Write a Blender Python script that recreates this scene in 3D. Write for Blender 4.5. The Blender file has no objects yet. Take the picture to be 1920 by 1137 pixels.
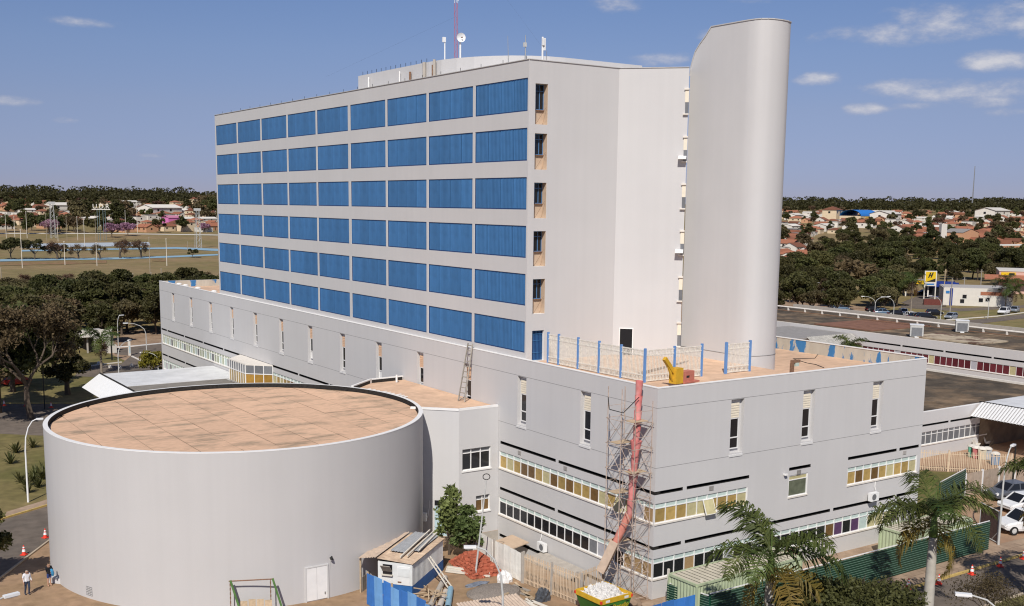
import bpy, bmesh, math, random
from math import sin, cos, pi, radians, atan2, sqrt, hypot
from mathutils import Vector, Matrix

random.seed(11)
scene = bpy.context.scene
COL = scene.collection

# ---------------------------------------------------------------- camera
CAM_H = 24.975
F_PX, CX, CY = 2055.415, 960.0, 694.364           # focal length and principal point in photo pixels (1920 x 1137)
PITCH, ROLL, YAW = 0.1505355, 0.0110503, 0.5946334
fw = Vector((sin(YAW)*cos(PITCH), cos(YAW)*cos(PITCH), -sin(PITCH)))
r0 = Vector((cos(YAW), -sin(YAW), 0.0))
u0 = r0.cross(fw)
cr = cos(ROLL)*r0 + sin(ROLL)*u0
cu = -sin(ROLL)*r0 + cos(ROLL)*u0
cam_data = bpy.data.cameras.new('camera')
cam_data.sensor_width = 36.0
cam_data.lens = 36.0*F_PX/1920.0
cam_data.shift_y = (CY-568.5)/1920.0
cam_data.clip_start = 0.5
cam_data.clip_end = 20000.0
cam = bpy.data.objects.new('camera', cam_data)
COL.objects.link(cam)
mw = Matrix((cr, cu, -fw)).transposed().to_4x4()
mw.translation = Vector((0, 0, CAM_H))
cam.matrix_world = mw
scene.camera = cam

# ---------------------------------------------------------------- sun, sky, exposure
SUN_EL = radians(43.0)
SUN_H = Vector((-0.66, -0.75, 0)).normalized()
SUN_V = Vector((SUN_H.x*cos(SUN_EL), SUN_H.y*cos(SUN_EL), sin(SUN_EL)))
sun_data = bpy.data.lights.new('sun', 'SUN')
sun_data.energy = 4.45
sun_data.angle = radians(0.53)
sun_data.color = (1.0, 0.955, 0.89)
sun = bpy.data.objects.new('sun', sun_data)
COL.objects.link(sun)
sun.rotation_euler = (-SUN_V).to_track_quat('-Z', 'Y').to_euler()
sun.location = (0, 0, 200)

scene.view_settings.view_transform = 'Standard'
scene.view_settings.look = 'None'
scene.view_settings.exposure = 0.0
scene.view_settings.gamma = 1.0
scene.render.engine = 'CYCLES'
scene.cycles.filter_width = 1.15
scene.render.resolution_x = 1024
scene.render.resolution_y = 606

def ray(px, py):
    return fw + cr*((px-CX)/F_PX) - cu*((py-CY)/F_PX)
CAMP = Vector((0, 0, CAM_H))
def at_z(px, py, z=0.0):
    d = ray(px, py); return CAMP + d*((z-CAM_H)/d.z)
def at_y(px, py, y):
    d = ray(px, py); return CAMP + d*(y/d.y)
def at_x(px, py, x):
    d = ray(px, py); return CAMP + d*(x/d.x)

def terrain(x, y):
    d = hypot(x, y)
    if d < 480: return 0.0
    t = (d-480)/950.0
    if t > 1: return 27.0
    return 27.0*(t*t*(3-2*t)*0.4+0.6*t)
def on_ground(px, py):
    d = ray(px, py); t0 = 20.0; step = 4.0
    while t0 < 4000:
        p = CAMP + d*t0
        if p.z <= terrain(p.x, p.y): break
        t0 += step; step = max(4.0, t0*0.01)
    lo, hi = t0-step, t0
    for _ in range(20):
        m = (lo+hi)/2; p = CAMP + d*m
        if p.z <= terrain(p.x, p.y): hi = m
        else: lo = m
    p = CAMP + d*hi
    return Vector((p.x, p.y, terrain(p.x, p.y)))
def px_scale(p):
    return F_PX/((Vector(p)-CAMP).dot(fw))         # photo pixels per metre there

world = bpy.data.worlds.new('World')
scene.world = world
world.use_nodes = True
wt = world.node_tree; wt.nodes.clear()
def wn(t, **k):
    n = wt.nodes.new(t)
    for a, b in k.items(): setattr(n, a, b)
    return n
w_out = wn('ShaderNodeOutputWorld'); w_bg = wn('ShaderNodeBackground')
w_sky = wn('ShaderNodeTexSky', sky_type='NISHITA', sun_disc=False)
w_sky.sun_elevation = SUN_EL
w_sky.sun_rotation = atan2(SUN_H.x, SUN_H.y)
w_sky.altitude = 1500; w_sky.air_density = 1.0; w_sky.dust_density = 0.15; w_sky.ozone_density = 2.5
w_bg.inputs["Strength"].default_value = 0.062
w_tint = wn('ShaderNodeMix', data_type='RGBA', blend_type='MULTIPLY')
w_tint.inputs['Factor'].default_value = 1.0
w_tint.inputs[7].default_value = (1.0, 1.0, 1.2, 1)
wt.links.new(w_sky.outputs[0], w_tint.inputs[6])
w_tc = wn('ShaderNodeTexCoord')
w_sep = wn('ShaderNodeSeparateXYZ'); wt.links.new(w_tc.outputs['Generated'], w_sep.inputs[0])
w_ramp = wn('ShaderNodeValToRGB'); el = w_ramp.color_ramp.elements       # clear dry air: the horizon is less white than the model's
el[0].position = 0.0; el[0].color = (.54, .555, .79, 1); el[1].position = .19; el[1].color = (1, 1, 1, 1)
for pos, c in ((.022, (.585, .595, .81)), (.083, (.86, .775, .82)), (.13, (.97, .91, .91))):
    e = el.new(pos); e.color = (*c, 1)
wt.links.new(w_sep.outputs['Z'], w_ramp.inputs['Fac'])
w_grade = wn('ShaderNodeMix', data_type='RGBA', blend_type='MULTIPLY'); w_grade.inputs['Factor'].default_value = 1.0
wt.links.new(w_tint.outputs[2], w_grade.inputs[6]); wt.links.new(w_ramp.outputs['Color'], w_grade.inputs[7])
# clouds: (photo px x, y, half width px, half height px, weight)
CLOUDS = [(1160, 8, 70, 20, .95), (1230, 112, 75, 16, 1.0), (1330, 66, 30, 14, .6), (1400, 2, 60, 10, .5),
          (1530, 146, 60, 15, .95), (1660, 62, 130, 26, .8), (1790, 44, 170, 38, .9), (1900, 34, 150, 40, .85), (1880, 112, 80, 20, 1.25),
          (1620, 205, 46, 12, 1.15), (1710, 165, 130, 20, .8), (1830, 172, 150, 24, .9), (1860, 190, 90, 14, .9),
          (1720, 200, 60, 10, .7), (1895, 210, 50, 12, .7), (150, 42, 75, 11, .9), (25, 190, 55, 11, .85), (118, 226, 34, 9, .6),
          (280, 292, 45, 7, .55), (1745, 138, 60, 7, .4),
          (2300, 120, 160, 34, .9), (2700, 60, 200, 40, .9), (-500, 120, 140, 22, .8), (-1100, 40, 200, 30, .8),
          (600, -420, 130, 24, .7), (1500, -500, 200, 36, .8), (2400, -300, 220, 40, .8), (-300, -500, 160, 30, .7)]
w_noise = wn('ShaderNodeTexNoise', noise_dimensions='3D')
w_map = wn('ShaderNodeMapping'); w_map.inputs['Scale'].default_value = (1, 1, 2.4)
wt.links.new(w_tc.outputs['Generated'], w_map.inputs['Vector'])
wt.links.new(w_map.outputs[0], w_noise.inputs['Vector'])
w_noise.inputs['Scale'].default_value = 24.0; w_noise.inputs['Detail'].default_value = 7.0
w_noise.inputs['Roughness'].default_value = 0.62
prev = None
for (px, py, sx, sy, wgt) in CLOUDS:
    c = ray(px, py).normalized()
    rr = Vector((c.y, -c.x, 0)).normalized(); uu = rr.cross(c).normalized()
    if uu.z < 0: uu = -uu
    a = wn('ShaderNodeVectorMath', operation='DOT_PRODUCT'); b = wn('ShaderNodeVectorMath', operation='DOT_PRODUCT')
    a.inputs[1].default_value = rr*(F_PX/sx); b.inputs[1].default_value = uu*(F_PX/sy)
    wt.links.new(w_tc.outputs['Generated'], a.inputs[0]); wt.links.new(w_tc.outputs['Generated'], b.inputs[0])
    bb = wn('ShaderNodeMath', operation='MULTIPLY'); wt.links.new(b.outputs['Value'], bb.inputs[0]); wt.links.new(b.outputs['Value'], bb.inputs[1])
    aa = wn('ShaderNodeMath', operation='MULTIPLY_ADD')
    wt.links.new(a.outputs['Value'], aa.inputs[0]); wt.links.new(a.outputs['Value'], aa.inputs[1]); wt.links.new(bb.outputs[0], aa.inputs[2])
    m = wn('ShaderNodeMath', operation='MULTIPLY_ADD'); m.inputs[1].default_value = -1.0; m.inputs[2].default_value = wgt
    wt.links.new(aa.outputs[0], m.inputs[0])
    if prev is None: prev = m
    else:
        mx = wn('ShaderNodeMath', operation='SMOOTH_MAX'); mx.inputs[2].default_value = 0.25
        wt.links.new(prev.outputs[0], mx.inputs[0]); wt.links.new(m.outputs[0], mx.inputs[1]); prev = mx
w_add = wn('ShaderNodeMath', operation='MULTIPLY_ADD'); w_add.inputs[1].default_value = 3.2; w_add.inputs[2].default_value = -1.6
wt.links.new(w_noise.outputs['Fac'], w_add.inputs[0])
w_sum = wn('ShaderNodeMath', operation='ADD'); wt.links.new(prev.outputs[0], w_sum.inputs[0]); wt.links.new(w_add.outputs[0], w_sum.inputs[1])
w_mr = wn('ShaderNodeMapRange', interpolation_type='SMOOTHSTEP')
w_mr.inputs['From Min'].default_value = 0.0; w_mr.inputs['From Max'].default_value = 1.7
w_mr.inputs['To Max'].default_value = 0.86
wt.links.new(w_sum.outputs[0], w_mr.inputs['Value'])
w_cc = wn('ShaderNodeMix', data_type='RGBA')
w_cc.inputs[6].default_value = (6.6, 6.8, 8.2, 1); w_cc.inputs[7].default_value = (12.0, 11.7, 11.9, 1)
wt.links.new(w_mr.outputs[0], w_cc.inputs['Factor'])
w_mix = wn('ShaderNodeMix', data_type='RGBA')
wt.links.new(w_mr.outputs[0], w_mix.inputs['Factor']); wt.links.new(w_grade.outputs[2], w_mix.inputs[6]); wt.links.new(w_cc.outputs[2], w_mix.inputs[7])
wt.links.new(w_mix.outputs[2], w_bg.inputs['Color']); wt.links.new(w_bg.outputs[0], w_out.inputs['Surface'])

# ---------------------------------------------------------------- materials
MATS = {}
def mat(name, col, rough=0.8, var=0.06, scale=3.0, bump=0.0, bscale=30.0, metal=0.0, spec=0.3, streak=0.0, rnd=0.0, col2=None, mixscale=0.6, lo=.4, hi=.65, detail=4.0, coords='Object', stretch=None, trans=0.0):
    """principled paint/stone/etc: a base colour, fine mottling, an optional second colour in blotches, streaks, per-object shift"""
    if name in MATS: return MATS[name]
    m = bpy.data.materials.new(name); m.use_nodes = True
    t = m.node_tree; N = t.nodes; L = t.links
    b = N['Principled BSDF']
    b.inputs['Roughness'].default_value = rough; b.inputs['Metallic'].default_value = metal
    b.inputs['Specular IOR Level'].default_value = spec
    if trans: b.inputs['Transmission Weight'].default_value = trans
    tc = N.new('ShaderNodeTexCoord')
    vec = tc.outputs[coords]
    if stretch:
        mp = N.new('ShaderNodeMapping'); mp.inputs['Scale'].default_value = stretch
        L.new(vec, mp.inputs['Vector']); vec = mp.outputs[0]
    base = None
    def rgb(c):
        n = N.new('ShaderNodeRGB'); n.outputs[0].default_value = (c[0], c[1], c[2], 1); return n.outputs[0]
    cur = rgb(col)
    if col2 is not None:
        n2 = N.new('ShaderNodeTexNoise'); n2.inputs['Scale'].default_value = mixscale; n2.inputs['Detail'].default_value = 6; n2.inputs['Roughness'].default_value = .65
        L.new(vec, n2.inputs['Vector'])
        r = N.new('ShaderNodeMapRange'); r.inputs['From Min'].default_value = lo; r.inputs['From Max'].default_value = hi
        L.new(n2.outputs['Fac'], r.inputs['Value'])
        mx = N.new('ShaderNodeMix'); mx.data_type = 'RGBA'
        L.new(r.outputs[0], mx.inputs['Factor']); L.new(cur, mx.inputs[6]); L.new(rgb(col2), mx.inputs[7]); cur = mx.outputs[2]
    hsv = None
    val = None
    if var:
        n = N.new('ShaderNodeTexNoise'); n.inputs['Scale'].default_value = scale; n.inputs['Detail'].default_value = detail
        L.new(vec, n.inputs['Vector'])
        r = N.new('ShaderNodeMapRange'); r.inputs['From Min'].default_value = .25; r.inputs['From Max'].default_value = .75
        r.inputs['To Min'].default_value = 1-var; r.inputs['To Max'].default_value = 1+var
        L.new(n.outputs['Fac'], r.inputs['Value']); val = r.outputs[0]
    if streak:
        mp = N.new('ShaderNodeMapping'); mp.inputs['Scale'].default_value = (2.2, 2.2, .05)
        L.new(tc.outputs[coords], mp.inputs['Vector'])
        n = N.new('ShaderNodeTexNoise'); n.inputs['Scale'].default_value = 1.0; n.inputs['Detail'].default_value = 5
        L.new(mp.outputs[0], n.inputs['Vector'])
        r = N.new('ShaderNodeMapRange'); r.inputs['From Min'].default_value = .3; r.inputs['From Max'].default_value = .7
        r.inputs['To Min'].default_value = 1-streak; r.inputs['To Max'].default_value = 1+streak*.5
        L.new(n.outputs['Fac'], r.inputs['Value'])
        if val is None: val = r.outputs[0]
        else:
            q = N.new('ShaderNodeMath'); q.operation = 'MULTIPLY'; L.new(val, q.inputs[0]); L.new(r.outputs[0], q.inputs[1]); val = q.outputs[0]
    if rnd:
        oi = N.new('ShaderNodeObjectInfo')
        r = N.new('ShaderNodeMapRange'); r.inputs['To Min'].default_value = 1-rnd; r.inputs['To Max'].default_value = 1+rnd
        L.new(oi.outputs['Random'], r.inputs['Value'])
        if val is None: val = r.outputs[0]
        else:
            q = N.new('ShaderNodeMath'); q.operation = 'MULTIPLY'; L.new(val, q.inputs[0]); L.new(r.outputs[0], q.inputs[1]); val = q.outputs[0]
    if val is not None:
        sc = N.new('ShaderNodeVectorMath'); sc.operation = 'SCALE'
        L.new(cur, sc.inputs[0]); L.new(val, sc.inputs['Scale']); cur = sc.outputs[0]
    L.new(cur, b.inputs['Base Color'])
    if bump:
        n = N.new('ShaderNodeTexNoise'); n.inputs['Scale'].default_value = bscale; n.inputs['Detail'].default_value = 3
        L.new(vec, n.inputs['Vector'])
        bp = N.new('ShaderNodeBump'); bp.inputs['Strength'].default_value = bump; bp.inputs['Distance'].default_value = .05
        L.new(n.outputs['Fac'], bp.inputs['Height']); L.new(bp.outputs[0], b.inputs['Normal'])
    MATS[name] = m
    return m

def leafmat(name, c1, c2, c3=None, rough=.6):
    """foliage: three tones mixed per clump, some light through the leaf"""
    if name in MATS: return MATS[name]
    m = bpy.data.materials.new(name); m.use_nodes = True
    t = m.node_tree; N = t.nodes; L = t.links
    b = N['Principled BSDF']; b.inputs['Roughness'].default_value = rough; b.inputs['Specular IOR Level'].default_value = .25
    tc = N.new('ShaderNodeTexCoord')
    n1 = N.new('ShaderNodeTexNoise'); n1.inputs['Scale'].default_value = .55; n1.inputs['Detail'].default_value = 4
    L.new(tc.outputs['Object'], n1.inputs['Vector'])
    n2 = N.new('ShaderNodeTexNoise'); n2.inputs['Scale'].default_value = 7.0; n2.inputs['Detail'].default_value = 2
    L.new(tc.outputs['Object'], n2.inputs['Vector'])
    ad = N.new('ShaderNodeMath'); ad.operation = 'MULTIPLY_ADD'; ad.inputs[1].default_value = .45
    L.new(n2.outputs['Fac'], ad.inputs[0])
    hf = N.new('ShaderNodeMath'); hf.operation = 'MULTIPLY'; hf.inputs[1].default_value = .6
    L.new(n1.outputs['Fac'], hf.inputs[0]); L.new(hf.outputs[0], ad.inputs[2])
    rp = N.new('ShaderNodeValToRGB')
    e = rp.color_ramp.elements
    e[0].position = .38; e[0].color = (*c1, 1); e[1].position = .66; e[1].color = (*c2, 1)
    if c3:
        q = e.new(.8); q.color = (*c3, 1)
    L.new(ad.outputs[0], rp.inputs['Fac'])
    oi = N.new('ShaderNodeObjectInfo')
    hs = N.new('ShaderNodeHueSaturation')
    r = N.new('ShaderNodeMapRange'); r.inputs['To Min'].default_value = .75; r.inputs['To Max'].default_value = 1.25
    L.new(oi.outputs['Random'], r.inputs['Value']); L.new(r.outputs[0], hs.inputs['Value'])
    r2 = N.new('ShaderNodeMapRange'); r2.inputs['To Min'].default_value = .46; r2.inputs['To Max'].default_value = .512
    ml = N.new('ShaderNodeMath'); ml.operation = 'MULTIPLY'; ml.inputs[1].default_value = 7.31
    fr = N.new('ShaderNodeMath'); fr.operation = 'FRACT'
    L.new(oi.outputs['Random'], ml.inputs[0]); L.new(ml.outputs[0], fr.inputs[0]); L.new(fr.outputs[0], r2.inputs['Value']); L.new(r2.outputs[0], hs.inputs['Hue'])
    L.new(rp.outputs['Color'], hs.inputs['Color'])
    L.new(hs.outputs[0], b.inputs['Base Color'])
    tr = N.new('ShaderNodeBsdfTranslucent'); L.new(hs.outputs[0], tr.inputs['Color'])
    mx = N.new('ShaderNodeMixShader'); mx.inputs[0].default_value = .3
    L.new(b.outputs[0], mx.inputs[1]); L.new(tr.outputs[0], mx.inputs[2])
    L.new(mx.outputs[0], N['Material Output'].inputs['Surface'])
    MATS[name] = m
    return m

mat('wall_paint', (.56, .547, .538), .85, .025, .3, .12, 24.0, streak=.018)
mat('drum_paint', (.52, .506, .495), .85, .025, .25, .12, 24.0, streak=.02)
mat('trim', (.78, .765, .74), .7, .05, 2.0)
mat('sill', (.72, .67, .60), .75, .1, 2.5)
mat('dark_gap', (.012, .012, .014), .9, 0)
mat('peach_roof', (.70, .475, .32), .9, .12, 1.6, .2, 14, col2=(.58, .39, .265), mixscale=.5)
mat('roof_panel', (.70, .455, .30), .9, .12, 2.2, .25, 12, rnd=.07, col2=(.36, .265, .18), mixscale=.33, lo=.5, hi=.7, coords='Object', stretch=(1, 2.2, 1))
mat('bitumen_and_shade', (.022, .02, .018), .8, .5, 5.0)  # black for bitumen, and for shade painted into the facade slots
mat('blue_paint', (.043, .142, .315), .55, .12, 1.1, 0, streak=.16, rnd=.09, col2=(.075, .19, .36), mixscale=.35, lo=.56, hi=.72)
mat('blue_dark', (.018, .05, .15), .6, .05)
mat('glass_dark', (.014, .015, .018), .12, 0, spec=.5)
mat('glass_amber', (.40, .275, .095), .35, .25, 2.5, rnd=.22, spec=.4)
mat('glass_amber_dark', (.15, .085, .03), .3, .3, 3, rnd=.2, spec=.4)
mat('glass_straw', (.48, .43, .24), .35, .15, 3, rnd=.1)
mat('glass_mint', (.52, .62, .58), .3, .06, 3, rnd=.05)
mat('glass_green', (.44, .47, .35), .3, .1, 3, rnd=.15)
mat('glass_grey', (.17, .175, .185), .25, .12, 3, rnd=.15)
mat('glass_red', (.12, .022, .03), .3, .15, 3, rnd=.25)
mat('glass_purple', (.10, .05, .115), .3, .15, 3, rnd=.2)
mat('glass_curtain', (.42, .42, .45), .6, .1, 4)
mat('plywood', (.36, .24, .12), .8, .18, 6.0, stretch=(1, 1, 6))
mat('blind_cream', (.74, .67, .54), .7, .05, 4)
mat('blind_peach', (.66, .45, .30), .7, .08, 4)
mat('tan_panel', (.52, .39, .28), .8, .08, 3)
mat('white_roof', (.74, .74, .73), .5, .06, .6, col2=(.62, .62, .61), mixscale=.4)
mat('grey_roof', (.22, .20, .175), .9, .15, 1.0)
mat('brown_roof', (.085, .066, .046), .95, .45, .5, .4, 5, col2=(.27, .185, .11), mixscale=.16, lo=.47, hi=.68)
mat('steel', (.42, .42, .41), .45, .1, 5, metal=.6)
mat('galv', (.5, .5, .48), .5, .1, 5)
mat('white_metal', (.78, .78, .77), .4, .04)
mat('black_metal', (.02, .02, .02), .5, .1)
mat('rust', (.23, .13, .08), .9, .3, 8)
mat('scaff', (.43, .34, .28), .8, .3, 6, rnd=.15)
mat('timber', (.46, .35, .23), .85, .2, 5, rnd=.15)
mat('timber_grey', (.30, .27, .23), .9, .2, 5, rnd=.15)
mat('timber_white', (.68, .63, .54), .8, .1, 5, rnd=.1)
mat('hoarding_blue', (.045, .18, .52), .7, .12, 2.5, 0, rnd=.18, streak=.12)
mat('hoarding_green', (.012, .075, .042), .45, .1, 2)
mat('container_green', (.42, .48, .31), .6, .08, 2)
mat('container_top', (.54, .49, .38), .8, .1, 1.5)
mat('concrete', (.42, .38, .33), .9, .12, 2, .2, 10)
mat('old_fence', (.66, .52, .37), .85, .15, 3, 0, col2=(.30, .15, .07), mixscale=1.3, lo=.52, hi=.68, rnd=.12, coords='Generated')
mat('pale_fence', (.62, .60, .55), .8, .12, 3, 0, rnd=.12, streak=.1)
mat('brick_red', (.40, .115, .065), .9, .2, 4, rnd=.2)
mat('cone_orange', (.75, .06, .035), .5, .05)
mat('cone_white', (.8, .8, .8), .5, 0)
mat('skin', (.47, .27, .18), .6, .03)
mat('gravel', (.25, .215, .185), .95, .35, 14, .8, 30)
mat('rubble', (.52, .50, .47), .95, .3, 10, rnd=.2)
mat('kerb_yellow', (.55, .39, .13), .8, .2, 3, col2=(.42, .33, .2), mixscale=1.2, lo=.55, hi=.7)
mat('kerb_plain', (.46, .38, .28), .9, .15, 3)
mat('asphalt', (.14, .115, .093), .95, .22, 1.2, .3, 30, col2=(.19, .15, .118), mixscale=.12, lo=.4, hi=.7, coords='Generated' if False else 'Object')
mat('pavement', (.40, .29, .20), .95, .18, 1.6, .2, 20, col2=(.30, .21, .145), mixscale=.35)
mat('soil', (.36, .25, .165), .97, .25, 2.0, .5, 12, col2=(.25, .16, .10), mixscale=.3)
mat('grass', (.13, .118, .036), .95, .3, .8, .3, 20, col2=(.23, .175, .075), mixscale=.06, lo=.4, hi=.62)
mat('field', (.20, .158, .062), .95, .2, .25, 0, col2=(.275, .19, .095), mixscale=.02, lo=.4, hi=.64)
mat('red_earth', (.25, .145, .075), .95, .3, .4, 0, col2=(.21, .16, .065), mixscale=.12, lo=.45, hi=.6)
mat('track_blue', (.25, .39, .49), .8, .08, .3)
mat('track_pale', (.42, .46, .50), .8, .08, .3)
mat('terracotta', (.265, .105, .06), .9, .2, 2.5, rnd=.4, coords='Object')
mat('house_white', (.66, .62, .55), .85, .06, 1, rnd=.12)
mat('house_cream', (.62, .50, .34), .85, .06, 1, rnd=.12)
mat('house_peach', (.52, .29, .165), .85, .06, 1, rnd=.12)
mat('fibre_cement', (.34, .32, .30), .9, .12, 1.5, rnd=.25)
mat('bark', (.10, .075, .055), .95, .3, 6, .5, 10)
mat('bark_pale', (.24, .20, .155), .95, .25, 6)
mat('palm_trunk', (.44, .41, .36), .9, .12, 3)
mat('palm_green', (.11, .17, .045), .5, .1)
leafmat('leaf_dark', (.032, .034, .011), (.102, .106, .034), (.175, .17, .062))
leafmat('leaf_mid', (.045, .052, .016), (.13, .135, .044), (.21, .205, .078))
leafmat('leaf_olive', (.075, .064, .028), (.175, .148, .066), (.25, .21, .10))
leafmat('leaf_bright', (.07, .10, .03), (.20, .25, .085), (.33, .37, .16))
leafmat('leaf_dry', (.075, .05, .026), (.175, .12, .064), (.26, .185, .105))
leafmat('leaf_pink', (.22, .11, .14), (.46, .27, .33), (.6, .4, .45))
leafmat('leaf_yellow', (.10, .11, .015), (.24, .235, .028), (.38, .34, .06))
leafmat('palm_leaf', (.034, .056, .013), (.098, .138, .034), (.21, .24, .08))
leafmat('palm_leaf_old', (.12, .115, .018), (.27, .235, .045), (.38, .33, .09))

# ---------------------------------------------------------------- mesh helpers
class MB:
    """collects quads, boxes, tubes and prisms; build() links them as one mesh object"""
    def __init__(s, M=None): s.v = []; s.f = []; s.mi = []; s.M = M; s.cur = 0
    def mat(s, i): s.cur = i; return s
    def _add(s, vs, fs):
        o = len(s.v)
        if s.M: vs = [s.M @ Vector(p) for p in vs]
        s.v += [tuple(p) for p in vs]; s.f += [tuple(i+o for i in f) for f in fs]; s.mi += [s.cur]*len(fs)
        return s
    def quad(s, a, b, c, d): return s._add([a, b, c, d], [(0, 1, 2, 3)])
    def tri(s, a, b, c): return s._add([a, b, c], [(0, 1, 2)])
    def poly(s, pts): return s._add(pts, [tuple(range(len(pts)))])
    def box(s, x0, x1, y0, y1, z0, z1):
        return s._add([(x0, y0, z0), (x1, y0, z0), (x1, y1, z0), (x0, y1, z0), (x0, y0, z1), (x1, y0, z1), (x1, y1, z1), (x0, y1, z1)],
                      [(0, 3, 2, 1), (4, 5, 6, 7), (0, 1, 5, 4), (1, 2, 6, 5), (2, 3, 7, 6), (3, 0, 4, 7)])
    def obox(s, c, ax, ay, az, hx, hy, hz):
        c = Vector(c); ax = Vector(ax).normalized()*hx; ay = Vector(ay).normalized()*hy; az = Vector(az).normalized()*hz
        P = [c+i*ax+j*ay+k*az for k in (-1, 1) for (i, j) in ((-1, -1), (1, -1), (1, 1), (-1, 1))]
        return s._add(P, [(0, 3, 2, 1), (4, 5, 6, 7), (0, 1, 5, 4), (1, 2, 6, 5), (2, 3, 7, 6), (3, 0, 4, 7)])
    def bar(s, a, b, w, h=None, up=(0, 0, 1)):
        a = Vector(a); b = Vector(b); d = b-a; h = h or w
        x = d.cross(Vector(up))
        if x.length < 1e-4: x = d.cross(Vector((1, 0, 0)))
        return s.obox((a+b)/2, d, x, x.cross(d), d.length/2, w/2, h/2)
    def tube(s, pts, rad, n=6, cap=True):
        pts = [Vector(p) for p in pts]; k = len(pts)
        rads = rad if isinstance(rad, (list, tuple)) else [rad]*k
        rings = []
        ref = Vector((.37, .61, .7))
        for i, p in enumerate(pts):
            d = (pts[min(i+1, k-1)]-pts[max(i-1, 0)])
            d = d.normalized() if d.length > 1e-9 else Vector((0, 0, 1))
            x = d.cross(ref)
            if x.length < .05: x = d.cross(Vector((1, 0, 0)))
            x.normalize(); y = d.cross(x)
            rings.append([p+(x*cos(2*pi*j/n)+y*sin(2*pi*j/n))*rads[i] for j in range(n)])
        V = [q for r in rings for q in r]; F = []
        for i in range(k-1):
            for j in range(n):
                a = i*n+j; b = i*n+(j+1) % n
                F.append((a, b, b+n, a+n))
        if cap: F.append(tuple(range(n-1, -1, -1))); F.append(tuple(range((k-1)*n, k*n)))
        return s._add(V, F)
    def prism(s, poly, z0, z1, top=True, bottom=False):
        n = len(poly)
        V = [(p[0], p[1], z0) for p in poly]+[(p[0], p[1], z1) for p in poly]
        F = [(i, (i+1) % n, (i+1) % n+n, i+n) for i in range(n)]
        if top: F.append(tuple(range(n, 2*n)))
        if bottom: F.append(tuple(range(n-1, -1, -1)))
        return s._add(V, F)
    def lathe(s, prof, n=16, c=(0, 0, 0)):
        V = []; F = []; k = len(prof)
        for r, z in prof:
            for j in range(n): V.append((c[0]+r*cos(2*pi*j/n), c[1]+r*sin(2*pi*j/n), c[2]+z))
        for i in range(k-1):
            for j in range(n):
                a = i*n+j; b = i*n+(j+1) % n
                F.append((a, b, b+n, a+n))
        return s._add(V, F)
    def mesh(s, name, mats, smooth=False):
        me = bpy.data.meshes.new(name)
        me.from_pydata(s.v, [], s.f)
        for m in (mats if isinstance(mats, (list, tuple)) else [mats]):
            me.materials.append(MATS[m] if isinstance(m, str) else m)
        if any(s.mi): me.polygons.foreach_set('material_index', s.mi)
        if smooth: me.polygons.foreach_set('use_smooth', [True]*len(me.polygons))
        me.update()
        return me
    def build(s, name, mats, parent=None, smooth=False, **k):
        return place(s.mesh(name, mats, smooth), name, parent, **k)

def place(me, name, parent=None, loc=None, rot=None, scale=None):
    o = bpy.data.objects.new(name, me); COL.objects.link(o)
    if parent is not None: o.parent = parent
    if loc is not None: o.location = loc
    if rot is not None: o.rotation_euler = rot if isinstance(rot, (tuple, list, Vector)) else (0, 0, rot)
    if scale is not None: o.scale = scale if isinstance(scale, (tuple, list)) else (scale,)*3
    return o
def tag(o, label, cat, group=None):
    o['label'] = label; o['category'] = cat
    if group: o['group'] = group
    return o
def thing(name, label, cat, loc=(0, 0, 0), rotz=0.0, group=None):
    o = bpy.data.objects.new(name, None); COL.objects.link(o)
    o.location = loc; o.rotation_euler = (0, 0, rotz); o.empty_display_size = .2
    return tag(o, label, cat, group)
def struct(o): o['kind'] = 'structure'; return o
def stuff(o): o['kind'] = 'stuff'; return o
CHILDREN = {}
def copy_tree(o, loc, rotz=0.0, scale=1.0, label=None, group=None):
    c = o.copy(); COL.objects.link(c); c.location = loc; c.rotation_euler = (0, 0, rotz)
    c.scale = scale if isinstance(scale, (tuple, list)) else (scale,)*3
    if label: c['label'] = label
    if group: c['group'] = group
    if o not in CHILDREN: CHILDREN[o] = [(ch, list(ch.children)) for ch in o.children]
    for ch, gs in CHILDREN[o]:
        d = ch.copy(); COL.objects.link(d); d.parent = c
        for g in gs:
            e = g.copy(); COL.objects.link(e); e.parent = d
    return c
def drop(o):
    for ch in list(o.children):
        for g in list(ch.children): bpy.data.objects.remove(g)
        bpy.data.objects.remove(ch)
    bpy.data.objects.remove(o)
_text_cache = {}
def text_mesh(body, mats, size=1.0, depth=.02, shear=0.0):
    cu_ = bpy.data.curves.new('lettering', 'FONT'); cu_.body = body; cu_.size = size; cu_.extrude = depth; cu_.shear = shear
    cu_.align_x = 'CENTER'; cu_.align_y = 'CENTER'; cu_.resolution_u = 3
    to = bpy.data.objects.new('lettering', cu_); COL.objects.link(to)
    dg = bpy.context.evaluated_depsgraph_get()
    me = bpy.data.meshes.new_from_object(to.evaluated_get(dg))
    bpy.data.objects.remove(to); bpy.data.curves.remove(cu_)
    me.materials.clear(); me.materials.append(MATS[mats])
    return me
def frame(o, ud, n):
    """matrix whose local x runs along ud, local y outward along n, z up, origin o"""
    ud = Vector(ud).normalized(); n = Vector(n).normalized()
    m = Matrix(((ud.x, n.x, 0, o[0]), (ud.y, n.y, 0, o[1]), (0, 0, 1, o[2]), (0, 0, 0, 1)))
    return m
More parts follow.
